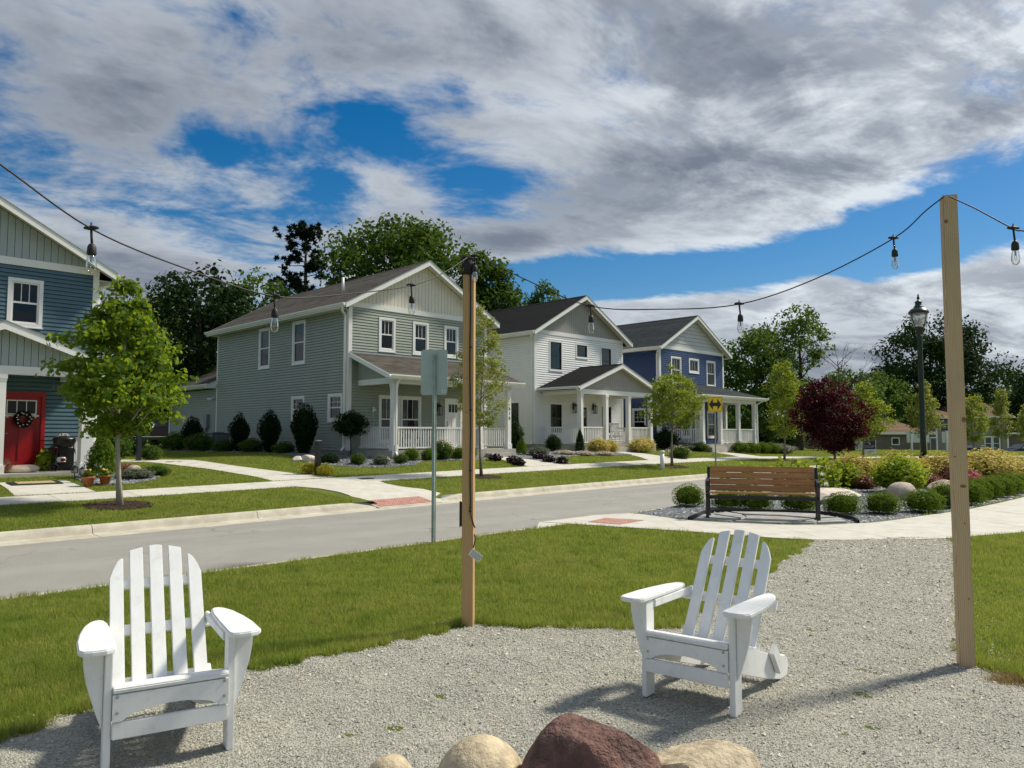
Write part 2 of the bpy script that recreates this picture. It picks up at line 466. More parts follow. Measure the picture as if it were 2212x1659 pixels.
def m_glass(name, tint, refl, rough=.02):
    m = bpy.data.materials.new(name); m.use_nodes = True; M[name] = m
    k = NT(m.node_tree)
    t = k.n('ShaderNodeBsdfTransparent'); k.put(t.inputs[0], tint)
    g = k.n('ShaderNodeBsdfGlossy'); g.inputs['Roughness'].default_value = rough
    lw = k.n('ShaderNodeLayerWeight'); lw.inputs[0].default_value = .30
    f = k.m('ADD', k.m('MULTIPLY', lw.outputs['Fresnel'], .8), refl, clamp=True)
    ms = k.n('ShaderNodeMixShader'); k.put(ms.inputs[0], f)
    k.t.links.new(t.outputs[0], ms.inputs[1]); k.t.links.new(g.outputs[0], ms.inputs[2])
    o = k.n('ShaderNodeOutputMaterial'); k.t.links.new(ms.outputs[0], o.inputs[0])
m_glass('window_glass', (.34, .40, .38), .02)
m_glass('bulb_glass', (.93, .94, .92), .05)
def m_frost(name, col, f):
    m = bpy.data.materials.new(name); m.use_nodes = True; M[name] = m
    k = NT(m.node_tree)
    t = k.n('ShaderNodeBsdfTransparent'); k.put(t.inputs[0], (.95, .95, .94))
    d = k.n('ShaderNodeBsdfTranslucent'); k.put(d.inputs[0], col)
    g = k.n('ShaderNodeBsdfDiffuse'); k.put(g.inputs[0], col)
    a = k.n('ShaderNodeAddShader'); k.t.links.new(d.outputs[0], a.inputs[0]); k.t.links.new(g.outputs[0], a.inputs[1])
    ms = k.n('ShaderNodeMixShader'); ms.inputs[0].default_value = f
    k.t.links.new(t.outputs[0], ms.inputs[1]); k.t.links.new(a.outputs[0], ms.inputs[2])
    o = k.n('ShaderNodeOutputMaterial'); k.t.links.new(ms.outputs[0], o.inputs[0])
m_frost('lantern_glass', (.27, .28, .28), .5)

# ---------------------------------------------------------------- object helpers
def tag(o, label=None, cat=None, group=None, kind=None):
    if label: o['label'] = label
    if cat: o['category'] = cat
    if group: o['group'] = group
    if kind: o['kind'] = kind
    return o
def link(name, me, parent=None, loc=None, rz=None):
    o = bpy.data.objects.new(name, me)
    COL.objects.link(o)
    if parent is not None: o.parent = parent
    if loc is not None: o.location = loc
    if rz is not None: o.rotation_euler = (0, 0, rz)
    return o
def thing(name, label, cat, loc=(0, 0, 0), rz=0., group=None):
    return tag(link(name, None, None, loc, rz), label, cat, group)
def copy_tree(o, parent=None):
    c = o.copy(); COL.objects.link(c); c.parent = parent
    for ch in list(o.children):
        copy_tree(ch, c)
    return c

class MB:
    """collects simple solids and builds them as ONE mesh"""
    def __init__(s, f=None):
        s.v = []; s.f = []; s.map = f
    def add(s, vs, fs):
        n = len(s.v)
        s.v += [tuple(p) for p in vs]
        s.f += [tuple(i + n for i in q) for q in fs]
        return s
    def box(s, x0, x1, y0, y1, z0, z1):
        return s.add([(x0, y0, z0), (x1, y0, z0), (x1, y1, z0), (x0, y1, z0), (x0, y0, z1), (x1, y0, z1), (x1, y1, z1), (x0, y1, z1)],
                     [(0, 3, 2, 1), (4, 5, 6, 7), (0, 1, 5, 4), (1, 2, 6, 5), (2, 3, 7, 6), (3, 0, 4, 7)])
    def prism(s, poly, axis, d0, d1):
        """poly: 2-D outline; axis 'x': (y,z), 'y': (x,z), 'z': (x,y)"""
        def p3(p, d):
            return {'x': (d, p[0], p[1]), 'y': (p[0], d, p[1]), 'z': (p[0], p[1], d)}[axis]
        n = len(poly)
        vs = [p3(p, d0) for p in poly] + [p3(p, d1) for p in poly]
        fs = [tuple(range(n))[::-1], tuple(range(n, 2 * n))] + [(i, (i + 1) % n, n + (i + 1) % n, n + i) for i in range(n)]
        return s.add(vs, fs)
    def tube(s, pts, rad, n=8, cap=True):
        pts = [Vector(p) for p in pts]
        if not isinstance(rad, (list, tuple)): rad = [rad] * len(pts)
        vs = []; prev = None
        for i, p in enumerate(pts):
            d = (pts[min(i + 1, len(pts) - 1)] - pts[max(i - 1, 0)]).normalized()
            if prev is None:
                a = d.orthogonal().normalized()
            else:
                a = prev - d * prev.dot(d)
                a = a.normalized() if a.length > 1e-6 else d.orthogonal().normalized()
            prev = a; b = d.cross(a)
            for j in range(n):
                t = 2 * math.pi * j / n
                vs.append(p + (a * math.cos(t) + b * math.sin(t)) * rad[i])
        fs = [(i * n + j, i * n + (j + 1) % n, (i + 1) * n + (j + 1) % n, (i + 1) * n + j) for i in range(len(pts) - 1) for j in range(n)]
        if cap:
            fs += [tuple(range(n))[::-1], tuple(range((len(pts) - 1) * n, len(pts) * n))]
        return s.add(vs, fs)
    def lathe(s, prof, n=16, c=(0, 0, 0)):
        """prof: list of (radius, z)"""
        vs = [(c[0] + r * math.cos(2 * math.pi * j / n), c[1] + r * math.sin(2 * math.pi * j / n), c[2] + z) for r, z in prof for j in range(n)]
        fs = [(i * n + j, i * n + (j + 1) % n, (i + 1) * n + (j + 1) % n, (i + 1) * n + j) for i in range(len(prof) - 1) for j in range(n)]
        fs += [tuple(range(n))[::-1], tuple(range((len(prof) - 1) * n, len(prof) * n))]
        return s.add(vs, fs)
    def bar(s, p0, p1, w, h):
        """straight bar with a w x h section"""
        p0, p1 = Vector(p0), Vector(p1); d = (p1 - p0).normalized()
        a = d.cross(Vector((0, 0, 1)))
        a = a.normalized() if a.length > 1e-4 else Vector((1, 0, 0))
        b = a.cross(d).normalized()
        vs = [p + a * (w / 2 * i) + b * (h / 2 * j) for p in (p0, p1) for i, j in ((-1, -1), (1, -1), (1, 1), (-1, 1))]
        return s.add(vs, [(3, 2, 1, 0), (4, 5, 6, 7), (0, 1, 5, 4), (1, 2, 6, 5), (2, 3, 7, 6), (3, 0, 4, 7)])
    def build(s, name, mat, parent=None, smooth=False, bevel=0., loc=None, rz=None):
        vs = [s.map(p) for p in s.v] if s.map else s.v
        me = bpy.data.meshes.new(name)
        me.from_pydata(vs, [], s.f)
        if bevel or s.map:
            bm = bmesh.new(); bm.from_mesh(me)
            bmesh.ops.recalc_face_normals(bm, faces=bm.faces)
            if bevel:
                es = [e for e in bm.edges if len(e.link_faces) == 2 and e.calc_face_angle(0) > .6]
                bmesh.ops.bevel(bm, geom=es, offset=bevel, segments=2, affect='EDGES', clamp_overlap=True)
            bm.to_mesh(me); bm.free()
        if mat: me.materials.append(M[mat])
        if smooth:
            me.polygons.foreach_set('use_smooth', [True] * len(me.polygons))
        me.update()
        return link(name, me, parent, loc, rz)

def mesh_np(name, V, F, mat):
    """V (n,3), F (m,k) arrays"""
    V = np.asarray(V, np.float32); F = np.asarray(F, np.int32)
    me = bpy.data.meshes.new(name)
    me.vertices.add(len(V)); me.vertices.foreach_set('co', V.ravel())
    m, k = F.shape
    me.loops.add(m * k); me.loops.foreach_set('vertex_index', F.ravel())
    me.polygons.add(m); me.polygons.foreach_set('loop_start', np.arange(m, dtype=np.int32) * k)
    me.update(calc_edges=True)
    me.validate()
    me.materials.append(M[mat])
    return me
def unit(a):
    return a / np.maximum(np.linalg.norm(a, axis=-1, keepdims=True), 1e-9)
LEAF = {'quad': [(0, -.5, 0), (.30, 0.0, .06), (0, .5, 0), (-.30, 0.0, .06)],
        'long': [(0, -.5, 0), (.16, -.05, .04), (0, .5, 0), (-.16, -.05, .04)],
        'maple': [(0, -.5, 0), (.20, -.28, .04), (.46, -.10, -.03), (.28, .10, .02), (.34, .38, -.05), (.10, .22, .04), (0, .55, -.04), (-.10, .22, .04), (-.34, .38, -.05), (-.28, .10, .02), (-.46, -.10, -.03), (-.20, -.28, .04)],
        'round': [(0, -.5, 0), (.34, -.26, .05), (.40, .16, .05), (0, .5, 0), (-.40, .16, .05), (-.34, -.26, .05)]}
def leaf_mesh(name, C, N, size, mat, shape='quad', rg=rng, tan=None):
    n = len(C)
    N = unit(N)
    t = rg.normal(size=(n, 3)) if tan is None else tan
    t = unit(t - N * (t * N).sum(1, keepdims=True))
    b = np.cross(N, t)
    T = np.array(LEAF[shape]); k = len(T)
    size = np.broadcast_to(np.asarray(size, float), (n,))[:, None, None]
    V = C[:, None, :] + size * (T[None, :, 0:1] * b[:, None, :] + T[None, :, 1:2] * t[:, None, :] + T[None, :, 2:3] * N[:, None, :])
    F = np.arange(n * k).reshape(n, k)
    return mesh_np(name, V.reshape(-1, 3), F, mat)

# ---------------------------------------------------------------- site plan
# s runs along the street (away to the right), t across it (towards the houses)
Q = math.sqrt(.5)
def W(s, t):
    return ((s - t) * Q, (s + t) * Q)
TCs = np.array([(-300, 13.), (-30, 13.2), (3, 14.1), (10, 14.74), (18.4, 15.47), (25, 15.84), (33, 16.3), (39, 16.5), (43, 16.0), (48, 13.9), (55, 11.3), (70, 5), (100, -8), (500, -8)])
TNs = np.array([(-300, 7.8), (-30, 7.9), (2, 8.3), (10, 8.6), (14, 9.1), (18, 9.3), (22, 9.0), (27, 8.3), (33, 6.4), (40, 3.7), (55, -2.5), (70, -9), (100, -22), (500, -22)])
HSs = np.array([(-300, .5), (5, .6), (16, .78), (28, .92), (38, .86), (46, .5), (60, .22), (73, .16), (86, -.62), (112, -1.35), (500, -1.35)])
def _sm(tab, s):
    s = np.asarray(s, float)
    return sum(np.interp(s + o, tab[:, 0], tab[:, 1]) for o in (-2, -1, 0, 1, 2)) / 5
def tc(s): return _sm(TCs, s)
def tn(s): return _sm(TNs, s)
def ramp_z(s, d):
    """level of the dropped kerb ramp opposite the crossing"""
    return -.135 + np.clip((d + .35) / 1.35, 0, 1) * .205
def on_ramp(s, d, grow=0.):
    lo = 10.2 - grow; hi = np.interp(d, [-.4, .5, 1.7, 2.95], [12.2, 12.9, 12.45, 12.5]) + grow
    return (s > lo) & (s < hi) & (d < .98 + grow)
def rise(s, d):
    return np.interp(s, HSs[:, 0], HSs[:, 1]) * np.clip(d / 10., 0, 1)
def gz(X, Y):
    X = np.asarray(X, float); Y = np.asarray(Y, float)
    s = (X + Y) * Q; t = (Y - X) * Q
    d = t - tc(s)
    return np.where(d > 0, rise(s, d), 0.)
def G(x, y, dz=0.):
    return (x, y, float(gz(x, y)) + dz)
def GS(s, d, dz=0.):
    x, y = W(s, float(tc(s)) + d)
    return (x, y, float(rise(s, d)) + dz)
def inside(poly, X, Y):
    r = np.zeros(len(X), bool); n = len(poly)
    for i in range(n):
        (x0, y0), (x1, y1) = poly[i], poly[(i + 1) % n]
        c = ((y0 > Y) != (y1 > Y)) & (X < (x1 - x0) * (Y - y0) / (y1 - y0 + 1e-12) + x0)
        r ^= c
    return r

GRAVEL = [(4.26, 11.02), (3.75, 10.1), (3.11, 9.04), (2.3, 7.59), (1.62, 6.6), (1.28, 6.12), (.63, 6.04), (.16, 6.09), (-.2, 6.17), (-.34, 6.28), (-.47, 6.03), (-.79, 5.69), (-1.27, 5.31), (-1.62, 5.03), (-1.95, 4.69),
          (-2.31, 4.34), (-2.5, 3.85), (-2.75, 3.2), (-2.8, 1.5), (-2.4, .2), (2.9, .2), (3.5, 1.8), (3.6, 3.2), (3.3, 4.4), (3.04, 4.95), (3.06, 5.25), (3.25, 5.6), (3.75, 6.52), (4.98, 8.73), (6.25, 11.2)]
WALK_N = [(.5, 13.35), (1.76, 12.61), (2.77, 12.02), (3.51, 11.47), (4.29, 11.1), (5.26, 11.1), (6.24, 11.22), (7.06, 11.58), (7.95, 12.0), (9.9, 13.3), (12.2, 15.2), (15.0, 17.8)]
WALK_F = [(1.55, 14.45), (2.25, 14.75), (2.67, 14.24), (3.13, 13.55), (4.0, 13.07), (4.92, 12.87), (5.68, 13.07), (6.32, 13.34), (7.68, 14.4), (9.34, 15.74), (12.32, 18.64), (14.8, 21.4)]
BED = [(2.32, 14.85), (3.0, 15.75), (3.6, 16.62), (5.0, 18.3), (6.5, 20.1), (8.3, 21.9), (10.5, 23.9), (13.2, 25.7), (16.5, 27.2), (18.9, 28.0), (17.6, 24.6)] + [(x - .03, y + .04) for x, y in WALK_F[::-1][:-2]]
STONES = [(3.16, 13.60), (3.6, 14.6), (4.05, 14.98), (4.9, 14.85), (5.72, 14.55), (5.85, 14.0), (5.72, 13.12), (4.95, 12.92), (4.0, 13.12)]

def strip(name, ss, ds, zf, tf, mat, kind='structure'):
    V = []; ns, nd = len(ss), len(ds)
    S_, D_ = np.meshgrid(ss, ds, indexing='ij')
    T_ = tf(S_) + D_
    V = np.stack([(S_ - T_) * Q, (S_ + T_) * Q, zf(S_, D_)], -1).reshape(-1, 3)
    i, j = np.meshgrid(np.arange(ns - 1), np.arange(nd - 1), indexing='ij')
    a = (i * nd + j).ravel()
    F = np.stack([a, a + nd, a + nd + 1, a + 1], -1)
    return tag(link(name, mesh_np(name, V, F, mat)), kind=kind)
SS = np.concatenate([np.arange(-300, -10, 10.), np.arange(-10, 62, .25), np.arange(62, 401, 8.)])
def z_far(s, d):
    z = rise(s, d)
    return np.where(on_ramp(s, d, -.14), np.minimum(z, ramp_z(s, d)) - .03, z)
strip('lawn_ground', SS, np.array([-.02, .15, .3, .5, .8, 1.1, 1.4, 1.7, 2, 2.5, 3, 3.5, 4, 5, 6, 7, 8, 9, 10, 12, 16, 25, 50, 100, 300.]), z_far, tc, 'lawn_soil')
strip('park_ground', SS, -np.array([-.0, .1, .3, 1, 3, 8, 15, 40, 100, 300.]), lambda s, d: np.zeros_like(s), tn, 'lawn_soil')
NR = 9
def road():
    V = []; F = []
    S_ = SS
    A, B = tn(S_) + .585, tc(S_) - .585
    for q in np.linspace(0, 1, NR):
        T_ = A + (B - A) * q
        crown = -.152 + .05 * (1 - (2 * q - 1) ** 2)
        V.append(np.stack([(S_ - T_) * Q, (S_ + T_) * Q, np.full(len(S_), crown)], -1))
    V = np.stack(V, 1).reshape(-1, 3)
    n = len(S_)
    i, j = np.meshgrid(np.arange(n - 1), np.arange(NR - 1), indexing='ij'); a = (i * NR + j).ravel()
    tag(link('road', mesh_np('road', V, np.stack([a, a + NR, a + NR + 1, a + 1], -1), 'asphalt')), kind='structure')
road()

# kerb and gutter: cast in lengths with open joints
def kerbs(name, tf, sign, s0, s1, step, drop):
    root = None
    prof = [(0, -.25), (0, .004), (-.10, .004), (-.145, -.012), (-.17, -.05), (-.20, -.125), (-.24, -.138), (-.62, -.146), (-.62, -.25)]
    s = s0; nk = len(prof)
    while s < s1:
        e = min(s + step, s1) - .012
        V = []; xs = np.linspace(s, e, max(3, int((e - s) / .3) + 1))
        for q in xs:
            h = drop(q)
            for d, z in prof:
                zz = min(z, .004 - h) if z > -.2 else z
                if -.13 < z and h > .1 and d > -.2: zz = -.128 + (d + .2) * .02
                x, y = W(q, float(tf(q)) + sign * d)
                V.append((x, y, zz))
        n = len(xs)
        F = [(i * nk + j, i * nk + (j + 1) % nk, (i + 1) * nk + (j + 1) % nk, (i + 1) * nk + j) for i in range(n - 1) for j in range(nk)]
        mb = MB(); mb.v = V; mb.f = F + [tuple(range(nk)), tuple(range((n - 1) * nk, n * nk))[::-1]]
        if root is None:
            root = tag(mb.build(name, 'kerb_concrete'), kind='structure')
        else:
            mb.build('kerb_length', 'kerb_concrete', root)
        s = e + .012
def drop_far(q):
    return float(np.interp(q, [9.6, 10.35, 12.1, 12.9], [0, .132, .132, 0]))
def drop_near(q):
    return float(np.interp(q, [9.0, 9.6, 11.2, 11.8], [0, .12, .12, 0]))
kerbs('kerb', tc, 1, -8, 100, 3.05, drop_far)
kerbs('park_kerb', tn, -1, -8, 70, 3.05, drop_near)

# sidewalk slabs across the street
def slab_quad(pts, th=.10, z=None, dz=.014, sub=1):
    """slab over 4 plan corners (p0,p1 | p3,p2), following the ground"""
    V = []
    top = []
    for a in np.linspace(0, 1, sub + 1):
        for b in (0, 1):
            p = [(1 - a) * ((1 - b) * pts[0][i] + b * pts[1][i]) + a * ((1 - b) * pts[3][i] + b * pts[2][i]) for i in (0, 1)]
            zz = (float(gz(*p)) if z is None else z) + dz
            top.append((p[0], p[1], zz))
    n = len(top)
    mb = MB(); mb.v = top + [(x, y, q - th) for x, y, q in top]
    for i in range(sub):
        a = 2 * i
        mb.f += [(a, a + 1, a + 3, a + 2), (n + a, n + a + 2, n + a + 3, n + a + 1), (a, a + 2, n + a + 2, n + a), (a + 1, n + a + 1, n + a + 3, a + 3)]
    mb.f += [(0, n, n + 1, 1), (n - 2, n - 1, 2 * n - 1, 2 * n - 2)]
    return mb
def far_walk():
    root = None
    s = -9.
    while s < 46:
        e = s + 1.51
        a, b = s + .006, e - .006
        pts = [W(a, float(tc(a)) + 2.92), W(a, float(tc(a)) + 4.06), W(b, float(tc(b)) + 4.06), W(b, float(tc(b)) + 2.92)]
        mb = slab_quad(pts, sub=2)
        if root is None: root = tag(mb.build('sidewalk', 'concrete'), kind='structure')
        else: mb.build('slab', 'concrete', root)
        s = e
    # farther off the joints are too fine to see
    S2 = np.arange(46, 75, .8)
    strip('distant_sidewalk', S2, np.array([2.95, 4.0]), lambda s, d: rise(s, d) + .012, tc, 'concrete')
far_walk()
def poly_walk(name, left, right, parts, dz=.018):
    """path between two plan edge lines (s,t), cut into slabs"""
    def at(line, q):
        L = [0]
        for p, r in zip(line, line[1:]): L.append(L[-1] + math.dist(p, r))
        return [float(np.interp(q * L[-1], L, [p[i] for p in line])) for i in (0, 1)]
    root = None
    for i in range(parts):
        q0, q1 = i / parts + .002, (i + 1) / parts - .002
        pts = [W(*at(left, q0)), W(*at(right, q0)), W(*at(right, q1)), W(*at(left, q1))]
        mb = slab_quad(pts, dz=dz, sub=3)
        if root is None: root = tag(mb.build(name, 'concrete'), kind='structure')
        else: mb.build('slab', 'concrete', root)
    return [W(*p) for p in left] + [W(*p) for p in right[::-1]]
SIDEPATH = poly_walk('side_path', [(9.95, 18.85), (10.05, 19.6), (9.66, 22.24), (8.95, 24.5), (7.7, 26.4), (6.0, 27.6)], [(12.0, 19.05), (11.48, 19.81), (10.75, 22.6), (10.25, 25.4), (8.6, 28.3), (6.2, 29.3)], 9)
LWALK = poly_walk('front_walk', [(4.0, 18.35), (4.1, 19.2), (4.2, 20.85)], [(5.55, 18.45), (5.56, 19.4), (5.6, 20.85)], 2)
GWALK = poly_walk('front_walk', [(20.5, 19.65), (21.2, 21.4), (21.4, 22.9)], [(22.9, 19.8), (22.6, 21.5), (22.5, 22.9)], 3)
WWALK = poly_walk('front_walk', [(28.7, 20.05), (29.9, 21.5), (30.6, 23.4)], [(31.4, 20.2), (31.9, 21.6), (31.9, 23.4)], 3)
BWALK = poly_walk('front_walk', [(37.4, 20.4), (38.2, 21.6), (38.7, 22.6)], [(39.8, 20.4), (40.3, 21.6), (40.5, 22.6)], 3)

# dropped-kerb ramp with its tactile panel
def ramp():
    ds = [-.33, .1, .5, 1.0, 1.5, 1.7, 2.3, 2.93]
    lo = [10.22, 10.22, 10.22, 10.26, 10.34, 10.34, 10.25, 9.9]
    hi = [12.2, 12.5, 12.9, 12.7, 12.5, 12.45, 12.45, 12.6]
    V = []; F = []; n = 5
    for d, a, b in zip(ds, lo, hi):
        for q in np.linspace(a, b, n):
            x, y = W(q, float(tc(q)) + d)
            z = float(ramp_z(q, d))
            if d > .95: z = float(rise(q, d)) + .012
            V.append((x, y, z + .008))
    for i in range(len(ds) - 1):
        for j in range(n - 1):
            a = i * n + j
            F.append((a, a + 1, a + n + 1, a + n))
    m = len(ds); nv = len(V)
    rim = list(range(n)) + [i * n + n - 1 for i in range(1, m)] + [(m - 1) * n + j for j in range(n - 2, -1, -1)] + [i * n for i in range(m - 2, 0, -1)]
    for i, a in enumerate(rim): V.append((V[a][0], V[a][1], V[a][2] - .16))
    for i in range(len(rim)):
        j = (i + 1) % len(rim); F.append((rim[i], rim[j], nv + j, nv + i))
    mb = MB(); mb.v = V; mb.f = F
    r = tag(mb.build('kerb_ramp', 'concrete'), kind='structure')
    # tactile panel: rows of raised domes in brick red
    V = []
    for (q, d) in ((10.28, -.28), (11.98, -.28), (11.98, .34), (10.28, .34)):
        x, y = W(q, float(tc(q)) + d); V.append((x, y, float(ramp_z(q, d)) + .016))
    mb = MB(); mb.v = V + [(x, y, z - .02) for x, y, z in V]
    mb.f = [(0, 1, 2, 3), (0, 4, 5, 1), (1, 5, 6, 2), (2, 6, 7, 3), (3, 7, 4, 0)]
    p = mb.build('tactile_panel', 'tactile', r)
    mb = MB()
    for q in np.arange(10.33, 11.95, .085):
        for d in np.arange(-.24, .33, .085):
            x, y = W(q, float(tc(q)) + d); z = float(ramp_z(q, d)) + .016
            mb.add([(x - .02, y - .02, z), (x + .02, y - .02, z), (x + .02, y + .02, z), (x - .02, y + .02, z), (x, y, z + .012)], [(0, 1, 4), (1, 2, 4), (2, 3, 4), (3, 0, 4)])
    tag(mb.build('tactile_domes', 'tactile_dome', p), kind='stuff')
ramp()

# park walk on the near side, bed, flagstones, gravel
def catmull(pts, n):
    P_ = [Vector(p) for p in pts]; P_ = [2 * P_[0] - P_[1]] + P_ + [2 * P_[-1] - P_[-2]]
    out = []
    for i in range(1, len(P_) - 2):
        for q in range(n):
            t = q / n; a, b, c, d = P_[i - 1:i + 3]
            out.append(.5 * ((2 * b) + (-a + c) * t + (2 * a - 5 * b + 4 * c - d) * t * t + (-a + 3 * b - 3 * c + d) * t ** 3))
    out.append(P_[-2])
    return [tuple(p) for p in out]
def park_walk():
    N_, F_ = catmull(WALK_N, 4), catmull(WALK_F, 4)
    root = None
    cuts = [0, 3, 8, 13, 17, 21, 25, 29, 33, 36, 40, 44]
    for a, b in zip(cuts, cuts[1:]):
        n = b - a
        V = []
        for i in range(a, b + 1):
            sh = .0
            p, q = Vector(N_[i]), Vector(F_[i])
            if i == a: p, q = p.lerp(Vector(N_[i + 1]), .02), q.lerp(Vector(F_[i + 1]), .02)
            if i == b: p, q = p.lerp(Vector(N_[i - 1]), .02), q.lerp(Vector(F_[i - 1]), .02)
            V += [(p.x, p.y, .016), (q.x, q.y, .016)]
        m = len(V)
        mb = MB(); mb.v = V + [(x, y, -.08) for x, y, z in V]
        for i in range(n):
            c = 2 * i
            mb.f += [(c, c + 2, c + 3, c + 1), (c, m + c, m + c + 2, c + 2), (c + 1, c + 3, m + c + 3, m + c + 1)]
        mb.f += [(0, 1, m + 1, m), (m - 2, 2 * m - 2, 2 * m - 1, m - 1)]
        if root is None: root = tag(mb.build('park_walk', 'concrete'), kind='structure')
        else: mb.build('slab', 'concrete', root)
    # wedge of concrete between the walk and the kerb
    pts = [W(9.05, 8.5), W(9.3, 8.55), W(11.4, 8.72), W(12.15, 8.88), (1.55, 14.46), (.47, 13.36)]
    mb = MB().prism([(p[0], p[1]) for p in [pts[5], pts[4], pts[3], pts[2], pts[1], pts[0]]], 'z', -.08, .010)
    mb.build('ramp_slab', 'concrete', root)
    pt = [(1.30, 13.28), (1.66, 13.92), (2.30, 13.55), (1.80, 12.92)]
    mb = MB().prism(pt, 'z', .0, .022)
    tp = mb.build('tactile_panel', 'tactile', root)
    mb = MB()
    for a in np.linspace(.05, .95, 10):
        for b in np.linspace(.05, .95, 10):
            x = (1 - a) * ((1 - b) * pt[0][0] + b * pt[1][0]) + a * ((1 - b) * pt[3][0] + b * pt[2][0])
            y = (1 - a) * ((1 - b) * pt[0][1] + b * pt[1][1]) + a * ((1 - b) * pt[3][1] + b * pt[2][1])
            z = .022
            mb.add([(x - .015, y - .015, z), (x + .015, y - .015, z), (x + .015, y + .015, z), (x - .015, y + .015, z), (x, y, z + .01)], [(0, 1, 4), (1, 2, 4), (2, 3, 4), (3, 0, 4)])
    tag(mb.build('tactile_domes', 'tactile_dome', tp), kind='stuff')
    return N_, F_
WN, WF = park_walk()
WALKPOLY = WN + WF[::-1]
def sheet(name, poly, z, mat, drape=False, kind='structure'):
    from mathutils.geometry import delaunay_2d_cdt
    n = len(poly)
    vs, _, fs = delaunay_2d_cdt([Vector(p) for p in poly], [(i, (i + 1) % n) for i in range(n)], [], 1, 1e-5)[:3]
    bm = bmesh.new()
    bv = [bm.verts.new((p[0], p[1], z)) for p in vs]
    for f in fs: bm.faces.new([bv[i] for i in f])
    if drape:
        for _ in range(3):
            bmesh.ops.subdivide_edges(bm, edges=bm.edges, cuts=1, use_grid_fill=True)
        for v in bm.verts: v.co.z = float(gz(v.co.x, v.co.y)) + z
    bmesh.ops.recalc_face_normals(bm, faces=bm.faces)
    me = bpy.data.meshes.new(name); bm.to_mesh(me); bm.free()
    me.materials.append(M[mat])
    return tag(link(name, me), kind=kind)
def smooth_poly(poly, n=3):
    return [tuple(p[:2]) for p in catmull(poly + [poly[0]], n)][:-1]
_g = smooth_poly(GRAVEL, 9)
GRAVELS = [(x + .035 * math.sin(i * 1.3) + random.uniform(-.03, .03), y + .035 * math.cos(i * 1.9) + random.uniform(-.03, .03)) for i, (x, y) in enumerate(_g)]
def gh(X, Y):
    """scuffed, trodden surface of the gravel"""
    X = np.asarray(X, float); Y = np.asarray(Y, float)
    return .006 * np.sin(5.1 * X + 2.3 * np.sin(3.7 * Y)) * np.sin(6.3 * Y + 1.1) + .005 * np.sin(11.3 * X + 3.1 * Y + 2 * np.sin(5 * X)) * np.sin(9.1 * Y - 4 * X) + .003 * np.sin(23 * X + 17 * Y) + .006
def gravel_court():
    from mathutils.geometry import delaunay_2d_cdt
    n = len(GRAVELS)
    gx, gy = np.meshgrid(np.arange(-3, 6.5, .09), np.arange(1.0, 11.3, .09)); gx, gy = gx.ravel(), gy.ravel()
    k_ = inside(GRAVELS, gx, gy); pts = [Vector(p) for p in GRAVELS] + [Vector((a, b)) for a, b in zip(gx[k_], gy[k_])]
    vs, _, fs = delaunay_2d_cdt(pts, [(i, (i + 1) % n) for i in range(n)], [], 1, 1e-5)[:3]
    V = np.array([(p[0], p[1]) for p in vs]); Z = gh(V[:, 0], V[:, 1]) + .004
    me = mesh_np('gravel_court', np.column_stack([V, Z]), np.array([f[:3] for f in fs]), 'gravel_base')
    me.polygons.foreach_set('use_smooth', [True] * len(me.polygons))
    tag(link('gravel_court', me), kind='structure')
gravel_court()
mk('bed_soil', (.10, .11, .12), .9, .4, 40., .8, 60)
sheet('planting_bed', BED, .008, 'bed_soil')

# ---------------------------------------------------------------- houses
def fmap(p): return (p[0], -p[1], p[2])              # (along, out, up) on a front wall
def fmap_y(y0):
    return lambda p: (p[0], y0 - p[1], p[2])
def smap(p): return (-p[1], p[0], p[2])              # on the wall at x = 0
def smap_x(x0):
    return lambda p: (x0 - p[1], p[0], p[2])

def siding(wall, fm, a0, a1, z0, z1, step, openings, mat, proud=.024):
    """lapped boards, one object each, cut round the openings"""
    n = int(round((z1 - z0) / step)); step = (z1 - z0) / n
    for r in range(n):
        b0, b1 = z0 + r * step, z0 + (r + 1) * step
        cuts = sorted({a0, a1} | {min(max(e, a0), a1) for o in openings for e in o[:2]})
        runs = []
        for c0, c1 in zip(cuts, cuts[1:]):
            if c1 - c0 < .01: continue
            lo, hi = b0, b1
            mid = (c0 + c1) / 2
            for o in openings:
                if o[0] < mid < o[1] and o[2] < hi and o[3] > lo:
                    if o[2] <= lo and o[3] >= hi: lo = hi
                    elif o[2] > lo: hi = o[2]
                    else: lo = o[3]
            if hi - lo < .012: continue
            if runs and abs(runs[-1][1] - c0) < 1e-6 and abs(runs[-1][2] - lo) < 1e-6 and abs(runs[-1][3] - hi) < 1e-6:
                runs[-1][1] = c1
            else:
                runs.append([c0, c1, lo, hi])
        for c0, c1, lo, hi in runs:
            q = lambda z: proud - (proud - .004) * (z - b0) / step
            # face, then a cove at the top that the next board overhangs
            z2 = min(hi, b0 + step * .84); z3 = min(hi, b0 + step * .90)
            sec = [(-.05, lo), (q(lo), lo)] + ([(q(z2), z2)] if z2 > lo + .004 else []) + ([(-.028, z3)] if z3 > max(lo, z2) + .001 else []) + ([(-.030, hi)] if hi > z3 + .001 else []) + [(-.05, hi)]
            n_ = len(sec)
            mb = MB(fm)
            mb.add([(c, o, z) for c in (c0, c1) for o, z in sec], [tuple(range(n_)), tuple(range(2 * n_ - 1, n_ - 1, -1))] + [(i, n_ + i, n_ + (i + 1) % n_, (i + 1) % n_) for i in range(n_)])
            mb.build('siding_board', mat, wall)

